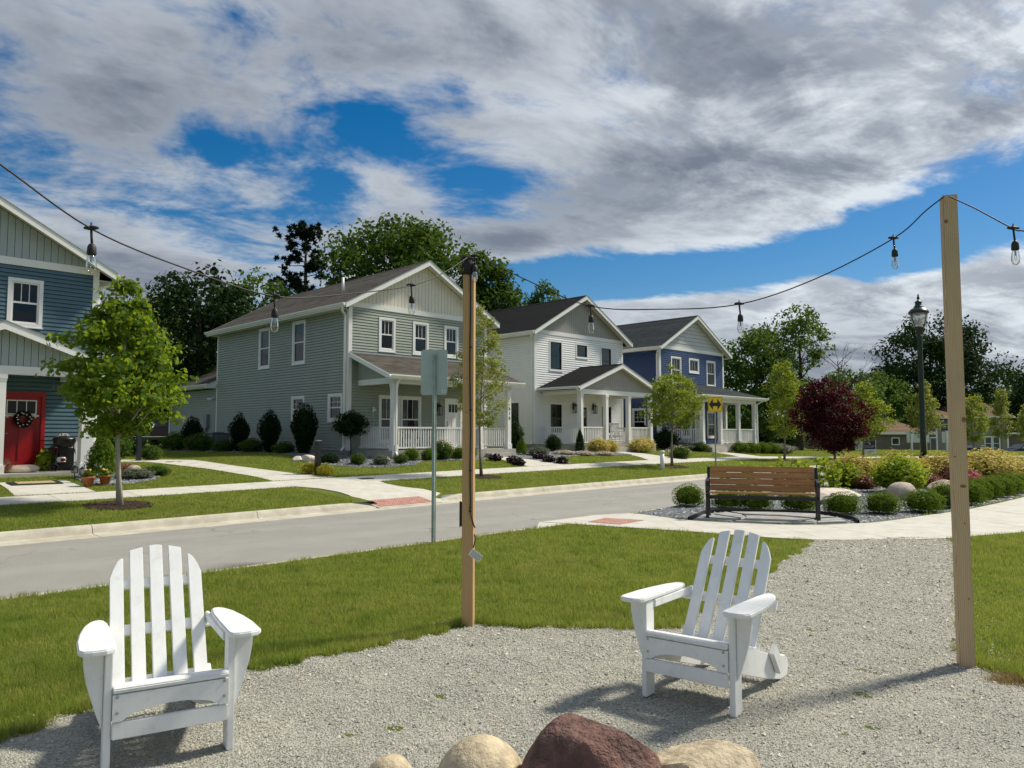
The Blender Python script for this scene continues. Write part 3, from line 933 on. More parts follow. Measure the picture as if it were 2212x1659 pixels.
def ring(mb, a0, a1, z0, z1, w, o0, o1):
    mb.box(a0, a0 + w, o0, o1, z0, z1); mb.box(a1 - w, a1, o0, o1, z0, z1)
    mb.box(a0 + w, a1 - w, o0, o1, z0, z0 + w); mb.box(a0 + w, a1 - w, o0, o1, z1 - w, z1)
def window(h, fm, a0, a1, z0, z1, casing=.095, frame='trim_white', casing_mat='trim_white', single=False, grille=2, curtain='curtain', lower='dark', rows=1):
    """double-hung window set into the wall; returns the opening"""
    mb = MB(fm); ring(mb, a0, a1, z0, z1, casing, -.06, .034)
    if casing_mat == 'trim_white': mb.box(a0 - .02, a1 + .02, 0, .05, z0 - .03, z0)
    w = mb.build('window', casing_mat, h)
    i0, i1, k0, k1 = a0 + casing, a1 - casing, z0 + casing, z1 - casing
    mid = (k0 + k1) / 2
    mb = MB(fm); ring(mb, i0, i1, k0, k1, .045, -.05, .012)
    if not single: mb.box(i0 + .045, i1 - .045, -.045, .006, mid - .025, mid + .025)
    mb.build('sash', frame, w)
    halves = [(k0 + .045, k1 - .045)] if single else [(k0 + .045, mid - .025), (mid + .025, k1 - .045)]
    for q0, q1 in halves:
        MB(fm).box(i0 + .045, i1 - .045, -.034, -.028, q0, q1).build('pane', 'window_glass', w)
    if grille:
        q0, q1 = halves[-1]
        for g in range(1, grille + 1):
            x = i0 + .045 + (i1 - i0 - .09) * g / (grille + 1)
            MB(fm).box(x - .009, x + .009, -.027, -.016, q0, q1).build('muntin', frame, w)
        for g in range(1, rows):
            z = q0 + (q1 - q0) * g / rows
            MB(fm).box(i0 + .045, i1 - .045, -.026, -.017, z - .009, z + .009).build('muntin', frame, w)
    # curtain with folds, dark room behind
    if curtain:
        q0, q1 = (halves[-1] if lower == 'dark' else (halves[0][0], halves[-1][1]))
        n = 24; mb = MB(fm); vs = []; fs = []
        for j in range(n + 1):
            x = i0 + .05 + (i1 - i0 - .1) * j / n
            y = -.075 - .012 * math.sin(j * 1.55) - .004 * math.sin(j * .7)
            vs += [(x, y, q0 - .02), (x, y, q1)]
        fs = [(2 * j, 2 * j + 2, 2 * j + 3, 2 * j + 1) for j in range(n)]
        mb.add(vs, fs).build('curtain', curtain, w, smooth=True)
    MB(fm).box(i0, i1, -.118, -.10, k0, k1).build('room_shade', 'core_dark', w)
    return (a0 + .03, a1 - .03, z0 + .03, z1 - .03)

def railing(h, p0, p1, z0, z1, gap=.115, mat='trim_white'):
    """top and bottom rail with a baluster each ~4.5 inches"""
    p0, p1 = Vector((*p0, 0)), Vector((*p1, 0)); L = (p1 - p0).length
    mb = MB()
    mb.bar(p0 + Vector((0, 0, z1 - .03)), p1 + Vector((0, 0, z1 - .03)), .075, .06)
    mb.bar(p0 + Vector((0, 0, z0 + .10)), p1 + Vector((0, 0, z0 + .10)), .055, .05)
    r = mb.build('railing', mat, h)
    n = max(2, int(L / gap)); me = None
    for i in range(1, n):
        p = p0.lerp(p1, i / n)
        if me is None:
            mb = MB().box(-.018, .018, -.018, .018, z0 + .12, z1 - .05)
            b = mb.build('baluster', mat, r); me = b.data
        else:
            b = link('baluster', me, r)
        b.location = (p.x, p.y, 0)
def porch_post(h, x, y, z0, z1, w=.2):
    a = w / 2
    mb = MB().box(x - a, x + a, y - a, y + a, z0, z1)
    for e, q0, q1 in ((.025, z0, z0 + .22), (.02, z1 - .12, z1), (.012, z1 - .17, z1 - .14)):
        b = a + e; mb.box(x - b, x + b, y - b, y + b, q0 + .002, q1 - .002)
    return mb.build('porch_post', 'trim_white', h)
def text_mesh(s, size, name, mat, parent, loc, rot, depth=.004):
    cu = bpy.data.curves.new(name, 'FONT'); cu.body = s; cu.size = size; cu.extrude = depth; cu.align_x = 'CENTER'; cu.align_y = 'CENTER'; cu.resolution_u = 3
    t = bpy.data.objects.new(name, cu)
    COL.objects.link(t)
    dg = bpy.context.evaluated_depsgraph_get()
    me = bpy.data.meshes.new_from_object(t.evaluated_get(dg))
    bpy.data.objects.remove(t)
    me.materials.clear(); me.materials.append(M[mat])
    o = link(name, me, parent, loc)
    o.rotation_euler = rot
    return o
def wall_lantern(h, x, y, z, k=1.):
    mb = MB()
    mb.box(x - .05 * k, x + .05 * k, y - .03, y, z - .12 * k, z + .18 * k)
    mb.tube([(x, y - .02, z + .13 * k), (x, y - .09, z + .20 * k), (x, y - .15, z + .17 * k), (x, y - .15, z + .12 * k)], .012, 6)
    mb.lathe([(.02, .13 * k), (.11 * k, .06 * k), (.10 * k, .045 * k), (.02, .045 * k)], 4, (x, y - .15, z))
    mb.box(x - .075 * k, x + .075 * k, y - .225, y - .075, z - .27 * k, z - .245 * k)
    for sx in (-1, 1):
        for sy in (-1, 1):
            mb.bar((x + sx * .068 * k, y - .15 + sy * .068 * k, z - .25 * k), (x + sx * .068 * k, y - .15 + sy * .068 * k, z + .05 * k), .014, .014)
    o = mb.build('porch_lantern', 'black_paint', h)
    MB().box(x - .05 * k, x + .05 * k, y - .20, y - .10, z - .24 * k, z + .04 * k).build('lantern_glass', 'lantern_glass', o)
    return o

def roof_gable(h, x0, x1, y0, y1, ze, zr, mat, name='roof', th=.11, soffit=True, rake_back=True, gutter_left=True, gutter_right=False, over_y=.0):
    """gable roof, ridge along y; (x0,x1) outer eaves, ze eave height, zr ridge height (top surfaces)"""
    xm = (x0 + x1) / 2
    t = .10
    mb = MB()
    # two slabs
    mb.prism([(x0, ze), (xm, zr), (xm, zr - t), (x0, ze - t)], 'y', y0, y1)
    mb.prism([(xm, zr), (x1, ze), (x1, ze - t), (xm, zr - t)], 'y', y0, y1)
    r = mb.build(name, mat, h)
    m = (zr - ze) / (xm - x0)
    # ridge cap
    MB().prism([(xm - .16, zr - .16 * m + .012), (xm, zr + .016), (xm + .16, zr - .16 * m + .012), (xm, zr + .002)], 'y', y0 + .01, y1 - .01).build('ridge_cap', mat, r)
    # rake boards
    for yy in ([y0, y1] if rake_back else [y0]):
        sg = -1 if yy == y0 else 1
        for a, b in ((x0, xm), (xm, x1)):
            za, zb = (ze, zr) if a == x0 else (zr, ze)
            MB().prism([(a, za - .012), (b, zb - .012), (b, zb - .22), (a, za - .22)], 'y', yy + sg * .003, yy + sg * .032).build('rake_board', 'trim_white', r)
            mb = MB().prism([(a, za + .004), (b, zb + .004), (b, zb - .02), (a, za - .02)], 'y', yy + sg * .034, yy + sg * .05)
            mb.build('drip_edge', 'metal_grey', r)
    return r, m
def soffits(r, x0, x1, w0, w1, y0, y1, ze, zr, wall_y):
    """boxed white soffit under the overhangs"""
    xm = (x0 + x1) / 2; m = (zr - ze) / (xm - x0); t = .115
    for a, b in ((x0, xm), (xm, x1)):
        za, zb = (ze, zr) if a == x0 else (zr, ze)
        MB().prism([(a, za - t), (b, zb - t), (b, zb - t - .02), (a, za - t - .02)], 'y', y0 + .001, wall_y).build('soffit', 'soffit_cream', r)
    for a, b in ((x0, w0), (w1, x1)):
        MB().box(a + .002, b - .002, wall_y + .002, y1 - .01, ze - .20, ze - .18).build('soffit', 'soffit_cream', r)
def gutter(r, x, y0, y1, z, side=-1):
    """K-style gutter along an eave parallel to y"""
    s = side
    P_ = [(x, z), (x, z - .12), (x + s * .07, z - .12), (x + s * .085, z - .075), (x + s * .12, z - .045), (x + s * .12, z), (x + s * .11, z), (x + s * .105, z - .035), (x + s * .012, z - .1), (x + s * .012, z)]
    return MB().prism(P_, 'y', y0, y1).build('gutter', 'trim_white', r)
def downspout(h, pts, kick):
    mb = MB()
    for a, b in zip(pts, pts[1:]): mb.bar(a, b, .075, .06)
    mb.bar(pts[-1], kick, .075, .06)
    return mb.build('downspout', 'trim_white', h)

def gable_boards(wall, w, z0, slope_z, mat, step=.178, y0=0., x0=0.):
    """vertical boards filling the gable, each cut to the rake"""
    n = int(round(w / step)); step = w / n
    for i in range(n):
        a, b = x0 + i * step + .006, x0 + (i + 1) * step - .006
        ta, tb = slope_z(a), slope_z(b)
        if min(ta, tb) <= z0 + .005:
            if max(ta, tb) <= z0 + .03: continue
            ta, tb = max(ta, z0 + .004), max(tb, z0 + .004)
        pts = [(a, z0), (b, z0), (b, tb)]
        if a < x0 + w / 2 < b: pts.append((x0 + w / 2, slope_z(x0 + w / 2)))
        pts.append((a, ta))
        MB().prism(pts, 'y', y0 - .022, y0 - .002).build('gable_board', mat, wall)

def gable_planks(wall, w, z0, slope_z, inv, mat, step=.225):
    z = z0
    top = slope_z(w / 2)
    while z < top - .05:
        e = min(z + step - .012, top - .01)
        a0, a1 = inv(z), inv(e)
        MB().add([(a0, -.026, z), (w - a0, -.026, z), (w - a0, 0, z), (a0, 0, z), (a1, -.008, e), (w - a1, -.008, e), (w - a1, 0, e), (a1, 0, e)],
                 [(0, 3, 2, 1), (4, 5, 6, 7), (0, 1, 5, 4), (1, 2, 6, 5), (2, 3, 7, 6), (3, 0, 4, 7)]).build('gable_plank', mat, wall)
        z += step

HW = 7.25
def shell(name, label, origin, depth, side_mat, gable_mat, roof_mat, front_open, side_open, planks=False, left=True, right=False, step=.114, zr=8.0, low=.12, fascia_y=None, no_left_wall=False):
    """the common body of the street's narrow gable-fronted houses"""
    h = thing(name, label, 'house', origin, R(45))
    ze = 5.76; x0, x1 = -.42, HW + .42; xm = HW / 2
    m = (zr - ze) / (xm - x0)
    under = lambda x: zr - m * abs(x - xm) - .15
    mb = MB().box(.12, HW - .12, .12, depth - .12, -.7, 5.55)
    gp = [(.12, 5.55), (HW - .12, 5.55), (HW - .12, under(HW - .12) - .02), (xm, under(xm) - .02), (.12, under(.12) - .02)]
    mb.prism(gp, 'y', .12, depth - .12)
    wall = mb.build('wall', 'core_dark', h)
    MB().box(.03, HW - .03, .03, depth - .03, -.75, low - .01).build('foundation', 'foundation', h)
    siding(wall, fmap, .13, HW - .13, low, 5.70, step, front_open, side_mat)
    siding(wall, smap, .13, depth - .13, low, 5.56, step, side_open, side_mat)
    # right and rear walls stay out of sight from the street: plain clad panels
    MB().box(HW - .118, HW, .13, depth - .13, low, 5.56).build('rear_cladding', side_mat, wall)
    MB().box(.13, HW - .13, depth - .118, depth, low, 5.56).build('rear_cladding', side_mat, wall)
    # corner boards, frieze
    for xx in (0, HW):
        sg = 1 if xx == 0 else -1
        mb = MB()
        a, b = sorted((xx - sg * .03, xx + sg * .13)); mb.box(a, b, -.034, 0.0, low, 5.69)
        a, b = sorted((xx - sg * .034, xx)); mb.box(a, b, -.004, .12, low, 5.56)
        mb.build('corner_board', 'trim_white', h)
    MB().box(-.004, .034 - .0, depth - .13, depth, low, 5.56).build('corner_board', 'trim_white', h)
    MB().box(-.03, HW + .03, -.044, .1, 5.695, 5.90).build('frieze_board', 'trim_white', h)
    # gable wall
    if planks:
        inv = lambda z: xm - (zr - .15 - z) / m
        gable_planks(wall, HW, 5.905, under, inv, gable_mat)
    else:
        gable_boards(wall, HW, 5.905, under, gable_mat)
    r, mm = roof_gable(h, x0, x1, -.42, depth + .3, ze, zr, roof_mat)
    soffits(r, x0, x1, 0, HW, -.42, depth + .3, ze, zr, -.03)
    for xx, sg in ((x0, -1), (x1, 1)):
        a, b = sorted((xx, xx + sg * .02))
        MB().box(a, b, -.40, depth + .28, ze - .20, ze - .012).build('fascia', 'trim_white', r)
    if left: gutter(r, x0 - .022, -.44, depth + .3, ze - .02, -1)
    if right: gutter(r, x1 + .022, -.44, depth + .3, ze - .02, 1)
    return h, wall, r

def door(h, x0, x1, z0, z1, y, mat, frame_mat, lites=3, case=.1, hand=True):
    mb = MB(fmap_y(y)); mb.box(x0, x0 + case, -.05, .036, z0, z1); mb.box(x1 - case, x1, -.05, .036, z0, z1); mb.box(x0, x1, -.05, .040, z1 - case, z1 + .001)
    d = mb.build('door', frame_mat, h)
    a, b, t = x0 + case, x1 - case, z1 - case
    fm = fmap_y(y)
    w = b - a
    mb = MB(fm); mb.box(a, b, -.06, -.03, z0 + .02, t)
    # rails and stiles stand proud of the panels
    wz0, wz1 = t - .50, t - .14
    mb.box(a, a + .12, -.03, -.012, z0 + .02, t); mb.box(b - .12, b, -.03, -.012, z0 + .02, t)
    mb.box(a + .12, b - .12, -.03, -.012, t - .12, t); mb.box(a + .12, b - .12, -.03, -.012, z0 + .02, z0 + .24)
    mb.box(a + .12, b - .12, -.03, -.012, wz0 - .16, wz0 - .02); mb.box((a + b) / 2 - .05, (a + b) / 2 + .05, -.03, -.0125, z0 + .24, wz0 - .16)
    mb.build('door_leaf', mat, d)
    p0, p1 = a + .13, b - .13
    for i in range(lites):
        q0 = p0 + (p1 - p0) * i / lites + .012; q1 = p0 + (p1 - p0) * (i + 1) / lites - .012
        MB(fm).box(q0, q1, -.03, -.018, wz0, wz1).build('pane', 'black_paint', d)
    mb = MB(fm); ring(mb, p0 - .02, p1 + .02, wz0 - .02, wz1 + .02, .03, -.03, .002)
    for i in range(1, lites):
        q = p0 + (p1 - p0) * i / lites; mb.box(q - .011, q + .011, -.03, .0, wz0, wz1)
    mb.build('lite_frame', 'trim_white', d)
    if hand:
        mb = MB(fm); mb.box(a + .045, a + .085, -.012, .01, z0 + .92, z0 + 1.16); mb.tube([(a + .065, .0, z0 + 1.0), (a + .065, .06, z0 + 1.0), (a + .16, .06, z0 + 1.0)], .011, 6); mb.lathe([(.02, 0), (.02, .02)], 8, (a + .065, .01, z0 + 1.3))
        mb.build('handle', 'metal_grey', d)
    return d

# --- grey house with the full-width shed porch (number 610)
def grey_house():
    O = (-6.30, 29.5, .79)
    fo = [(1.38, 2.19, 4.06, 5.43), (3.08, 3.91, 4.06, 5.43), (4.77, 5.57, 4.06, 5.43), (1.42, 3.54, .40, 2.30), (4.82, 5.80, .14, 2.28)]
    so = [(6.25, 7.28, 3.68, 5.50), (3.22, 4.28, 3.68, 5.52), (3.20, 4.27, 1.23, 2.34), (.36, 1.40, 1.24, 2.34)]
    shr = lambda o: (o[0] + .03, o[1] - .03, o[2] + .03, o[3] - .03)
    h, wall, r = shell('grey_house', 'grey lap-sided two-storey house with cream gable and shed-roofed porch, number 610', O, 11.65, 'siding_grey', 'gable_cream', 'shingle_brown', [shr(o) for o in fo], [shr(o) for o in so])
    for o in fo[:3]: window(h, fmap, *o, curtain='curtain', lower='all')
    window(h, fmap, 1.42, 2.50, .40, 2.30, curtain='curtain', lower='all'); window(h, fmap, 2.46, 3.54, .40, 2.30, curtain='curtain')
    door(h, 4.82, 5.80, .14, 2.28, 0, 'trim_white', 'trim_white', hand=True)
    for i, o in enumerate(so): window(h, smap, *o, curtain='curtain_pale' if i < 2 else 'blind', grille=0 if i < 2 else 2, rows=1 if i < 2 else 2)
    # rear single-storey wing
    y0, y1 = 11.66, 17.4
    ww = MB().box(.12, HW - .12, y0, y1 - .12, -.7, 3.0).build('wing_wall', 'core_dark', h)
    siding(ww, smap, y0, y1 - .13, .12, 2.98, .114, [], 'siding_grey')
    MB().box(.03, HW - .03, y0, y1 - .03, -.75, .11).build('foundation', 'foundation', h)
    MB().box(-.034, .0, y1 - .13, y1, .12, 2.98).build('corner_board', 'trim_white', h)
    MB().prism([(.0, 3.0), (HW, 3.0), (HW / 2, 4.9)], 'y', y1 - .14, y1 - .05).build('wing_gable', 'siding_grey', h)
    wr, _ = roof_gable(h, -.42, HW + .42, y0 + .02, y1 + .3, 3.22, 5.12, 'shingle_brown', name='wing_roof')
    gutter(wr, -.442, y0 - .02, y1 + .3, 3.2, -1)
    MB().box(-.42, -.40, y0 + .02, y1 + .28, 3.02, 3.205).build('fascia', 'trim_white', wr)
    MB().box(-.40, 0, y0 + .02, y1, 3.02, 3.04).build('soffit', 'soffit_cream', wr)
    MB().prism([(-.56, 3.22), (-.03, 3.22), (-.03, 3.0), (-.56, 3.0)], 'y', y0 - .03, y0 + .015).build('eave_return', 'trim_white', wr)
    # porch: floor, posts, beam, shed roof
    fx0, fx1, fy, fz = .34, 6.72, -2.42, .14
    MB().box(fx0, fx1, fy, -.03, -.65, fz).build('porch_floor', 'foundation', h)
    MB().box(5.0, 6.4, fy - .34, fy - .002, -.65, -.02).build('step', 'foundation', h)
    for x in (.52, 4.80, 6.42): porch_post(h, x, -2.24, fz, 2.62)
    mb = MB().box(.42, 6.52, -2.33, -2.15, 2.62, 2.84); mb.box(.43, .60, -2.15, -.03, 2.62, 2.84); mb.box(6.34, 6.51, -2.15, -.03, 2.62, 2.84)
    mb.build('porch_beam', 'trim_white', h)
    X0, X1, ye, ze, zt = .05, 6.95, -2.62, 2.93, 3.90
    mb = MB().prism([(ye, ze), (-.03, zt), (-.03, zt - .09), (ye, ze - .09)], 'x', X0, X1)
    pr = mb.build('porch_roof', 'shingle_brown', h)
    MB().box(X0 + .02, X1 - .02, ye - .02, ye, ze - .19, ze - .012).build('fascia', 'trim_white', pr)
    mb = MB(); s_ = [(ye - .022 - a, ze - .02 - b) for a, b in ((0, 0), (0, .12), (.07, .12), (.085, .075), (.12, .045), (.12, 0), (.105, .035), (.012, .1))]
    mb.prism(s_, 'x', X0 - .02, X1 + .02).build('gutter', 'trim_white', pr)
    for xx in (X0, X1):
        sg = -1 if xx == X0 else 1
        a, b = sorted((xx + sg * .003, xx + sg * .03))
        MB().prism([(ye, ze - .01), (-.04, zt - .01), (-.04, zt - .19), (ye, ze - .19)], 'x', a, b).build('rake_board', 'trim_white', pr)
    for xx in (.46, 6.48):
        pt = [(-2.3, 2.842), (-.035, 2.842), (-.035, zt - .13)]
        q = MB().prism(pt, 'x', xx - .05, xx + .03).build('gable_infill', 'siding_grey', pr)
    MB().box(.62, 6.33, -2.14, -.05, 2.76, 2.78).build('porch_ceiling', 'soffit_cream', h)
    MB().box(X0, X1, -.06, -.026, zt - .01, zt + .05).build('flashing', 'metal_grey', pr)
    railing(h, (.64, -2.24), (4.68, -2.24), fz, 1.02); railing(h, (.52, -2.12), (.52, -.04), fz, 1.02); railing(h, (6.42, -2.12), (6.42, -.04), fz, 1.02)
    downspout(h, [(-.48, -.30, 5.66), (-.42, -.16, 5.45), (-.11, .10, 5.36), (-.11, .10, .25)], (-.24, .04, .12))
    downspout(h, [(.52, -2.68, 2.84), (.52, -2.40, 2.62), (.52, -2.40, .1)], (.50, -2.58, -.12))
    wall_lantern(h, 4.42, -.03, 1.85, 1.15)
    for i, c in enumerate('610'): text_mesh(c, .19, 'house_number', 'black_paint', h, (6.42, -2.345, 1.82 - .2 * i), (R(90), 0, 0))
    MB().lathe([(.055, 0), (.055, .72)], 10, (1.55, 2.9, 6.75)).build('vent_pipe', 'trim_white', h, smooth=True)
    mb = MB(smap); mb.tube([(11.9, .0, 2.5), (11.9, .16, 2.5), (11.9, .18, 2.42)], .05, 8); mb.tube([(12.15, .0, 2.5), (12.15, .12, 2.5), (12.3, .14, 2.5)], .05, 8); mb.build('vent_hood', 'trim_white', h)
    MB(smap).box(12.35, 12.75, .026, .16, 1.05, 1.75).build('meter_box', 'plastic_grey', h)
    mb = MB(smap); mb.tube([(12.62, .1, 1.06), (12.62, .1, -.1)], .05, 8); mb.box(12.78, 12.95, .026, .12, .85, 1.15); mb.build('meter_conduit', 'metal_grey', h)
    mb = MB(fmap); mb.box(1.10, 1.18, .026, .06, 1.62, 1.72); mb.lathe([(.035, 0), (.05, .05), (.04, .09)], 8, (1.12, .09, 1.72)); mb.lathe([(.03, 0), (.045, .05), (.03, .08)], 8, (1.2, .09, 1.66)); mb.tube([(1.15, .035, 1.62), (1.18, .035, .3)], .006, 5); mb.build('flood_lamp', 'trim_white', h)
    return h
grey_house()

# --- white house with the gabled porch
def white_house():
    O = (1.12, 38.3, .93)
    fo = [(1.09, 2.10, 3.87, 5.43), (3.19, 4.18, 4.66, 5.44), (5.27, 6.27, 3.87, 5.43), (1.09, 2.10, .62, 2.22), (3.17, 4.16, .14, 2.14), (5.27, 6.25, .62, 2.20)]
    so = [(1.0, 1.85, .62, 2.28)]
    shr = lambda o: (o[0] + .03, o[1] - .03, o[2] + .03, o[3] - .03)
    h, wall, r = shell('white_house', 'white lap-sided house with taupe gables, black windows and gabled porch', O, 11.6, 'siding_white', 'gable_taupe', 'shingle_charcoal', [shr(o) for o in fo], [shr(o) for o in so])
    for i, o in enumerate(fo):
        if i == 4: continue
        window(h, fmap, *o, casing=.075, frame='black_paint', curtain=None if i in (1, 2, 5) else 'curtain_pale', single=(i == 1), grille=0)
    window(h, smap, *so[0], casing=.075, frame='black_paint', curtain='blind', grille=0)
    door(h, 3.17, 4.16, .14, 2.14, 0, 'black_paint', 'trim_white', lites=1)
    fx0, fx1, fy, fz = .45, 6.72, -2.58, .12
    MB().box(fx0, fx1, fy, -.03, -.8, fz).build('porch_floor', 'foundation', h)
    MB().box(2.76, 4.38, fy - .34, fy - .002, -.8, -.04).build('step', 'foundation', h)
    PX = (.66, 2.62, 4.50, 6.44)
    for x in PX: porch_post(h, x, -2.42, fz, 2.58)
    mb = MB().box(.56, 6.54, -2.51, -2.33, 2.58, 2.80); mb.box(.57, .74, -2.33, -.03, 2.58, 2.80); mb.box(6.36, 6.53, -2.33, -.03, 2.58, 2.80)
    mb.build('porch_beam', 'trim_white', h)
    x0, x1, ze, zr = .18, 6.92, 2.93, 4.18
    pr, m = roof_gable(h, x0, x1, -2.80, -.03, ze, zr, 'shingle_charcoal', name='porch_roof', rake_back=False)
    xm = (x0 + x1) / 2
    soffits(pr, x0, x1, .56, 6.54, -2.80, -.05, ze, zr, -2.50)
    under = lambda x: zr - m * abs(x - xm) - .145
    pw = MB().prism([(.6, 2.83), (6.5, 2.83), (6.5, under(6.5)), (xm, under(xm)), (.6, under(.6))], 'y', -2.47, -2.38).build('porch_gable', 'core_dark', h)
    gable_boards(pw, 5.96, 2.80, under, 'gable_taupe', step=.178, y0=-2.472, x0=.57)
    gutter(pr, x0 - .005, -2.82, -.05, ze - .02, -1); gutter(pr, x1 + .005, -2.82, -.05, ze - .02, 1)
    MB().box(.76, 6.34, -2.32, -.05, 2.72, 2.74).build('porch_ceiling', 'soffit_cream', h)
    railing(h, (.78, -2.42), (2.50, -2.42), fz, .98); railing(h, (4.62, -2.42), (6.32, -2.42), fz, .98)
    railing(h, (.66, -2.30), (.66, -.04), fz, .98); railing(h, (6.44, -2.30), (6.44, -.04), fz, .98)
    downspout(h, [(-.46, -.30, 5.64), (-.40, -.16, 5.45), (-.09, .10, 5.36), (-.09, .10, .25)], (-.24, .04, .12))
    downspout(h, [(.10, -2.60, 2.82), (.50, -2.60, 2.62), (.50, -2.60, .1)], (.45, -2.75, -.1))
    wall_lantern(h, 2.95, -.03, 2.05, 1.2); wall_lantern(h, 4.58, -.03, 2.05, 1.2)
    return h
white_house()

# --- navy house with the hipped porch
def blue_house():
    O = (8.57, 44.6, .89)
    fo = [(1.19, 2.29, 3.70, 5.30), (3.15, 4.30, 4.42, 5.32), (5.17, 6.25, 3.66, 5.31), (1.30, 3.35, .44, 2.13), (5.16, 6.20, .44, 2.13), (3.70, 4.70, .1, 2.15)]
    so = [(.95, 1.95, .60, 2.2)]
    shr = lambda o: (o[0] + .03, o[1] - .03, o[2] + .03, o[3] - .03)
    h, wall, r = shell('navy_house', 'navy blue lap-sided house with pale plank gable and hipped porch', O, 11.6, 'siding_navy', 'gable_pale', 'shingle_slate', [shr(o) for o in fo], [shr(o) for o in so], planks=True, zr=7.95)
    for i, o in enumerate(fo[:5]):
        if i == 3:
            window(h, fmap, 1.30, 2.35, .44, 2.13, curtain=None); window(h, fmap, 2.30, 3.35, .44, 2.13, curtain=None)
        else:
            window(h, fmap, *o, curtain='blind' if i < 2 else 'curtain', single=(i == 1))
    window(h, smap, *so[0], curtain='blind', rows=3)
    door(h, 3.70, 4.70, .1, 2.15, 0, 'cream_fabric', 'trim_white')
    fx0, fx1, fy, fz = .45, 7.2, -2.55, .08
    MB().box(fx0, fx1, fy, -.03, -.8, fz).build('porch_floor', 'foundation', h)
    MB().box(.85, 2.48, fy - .34, fy - .002, -.8, -.06).build('step', 'foundation', h)
    PX = (.68, 2.62, 4.72, 6.72)
    for x in PX: porch_post(h, x, -2.38, fz, 2.52, .21)
    porch_post(h, 6.98, -.25, fz, 2.52, .18)
    mb = MB().box(.58, 6.84, -2.47, -2.29, 2.52, 2.76); mb.box(.59, .76, -2.29, -.03, 2.52, 2.76); mb.box(6.66, 6.83, -2.29, -.03, 2.52, 2.76)
    mb.build('porch_beam', 'trim_white', h)
    # hipped shed roof
    X0, X1, ye, ze, zt = .1, 7.55, -2.80, 2.90, 3.72
    a, b = 1.75, 6.05
    V = [(X0, ye, ze), (X1, ye, ze), (b, -.03, zt), (a, -.03, zt), (X0, -.03, ze), (X1, -.03, ze)]
    V += [(x, y, z - .09) for x, y, z in V]
    mb = MB().add(V, [(0, 1, 2, 3), (4, 0, 3), (1, 5, 2), (6, 9, 8, 7), (10, 9, 6), (7, 8, 11), (0, 6, 7, 1), (4, 10, 6, 0), (1, 7, 11, 5), (3, 2, 8, 9), (2, 5, 11, 8), (4, 3, 9, 10)])
    pr = mb.build('porch_roof', 'shingle_slate', h)
    MB().box(X0, X1, ye - .022, ye - .002, ze - .19, ze - .012).build('fascia', 'trim_white', pr)
    MB().box(X0 - .022, X0 - .002, ye, -.05, ze - .19, ze - .012).build('fascia', 'trim_white', pr)
    MB().box(X1 + .002, X1 + .022, ye, -.05, ze - .19, ze - .012).build('fascia', 'trim_white', pr)
    s_ = [(ye - .024 - p, ze - .02 - q) for p, q in ((0, 0), (0, .12), (.07, .12), (.085, .075), (.12, .045), (.12, 0), (.105, .035), (.012, .1))]
    MB().prism(s_, 'x', X0 - .1, X1 + .1).build('gutter', 'trim_white', pr)
    MB().box(X0 + .02, X1 - .02, ye + .01, -.05, 2.765, 2.785).build('porch_ceiling', 'soffit_cream', h)
    railing(h, (2.74, -2.38), (4.60, -2.38), fz, .98); railing(h, (4.84, -2.38), (6.60, -2.38), fz, .98)
    railing(h, (6.78, -2.26), (6.96, -.36), fz, .98); railing(h, (.68, -2.26), (.68, -.04), fz, .98)
    downspout(h, [(-.46, -.30, 5.64), (-.40, -.16, 5.45), (-.09, .10, 5.36), (-.09, .10, .25)], (-.24, .04, .12))
    downspout(h, [(7.3, -2.86, 2.80), (6.88, -2.50, 2.5), (6.88, -2.50, .1)], (6.95, -2.7, -.1))
    for i, c in enumerate('598'): text_mesh(c, .18, 'house_number', 'black_paint', h, (6.73, -2.495, 1.82 - .19 * i), (R(90), 0, 0))
    return h
blue_house()

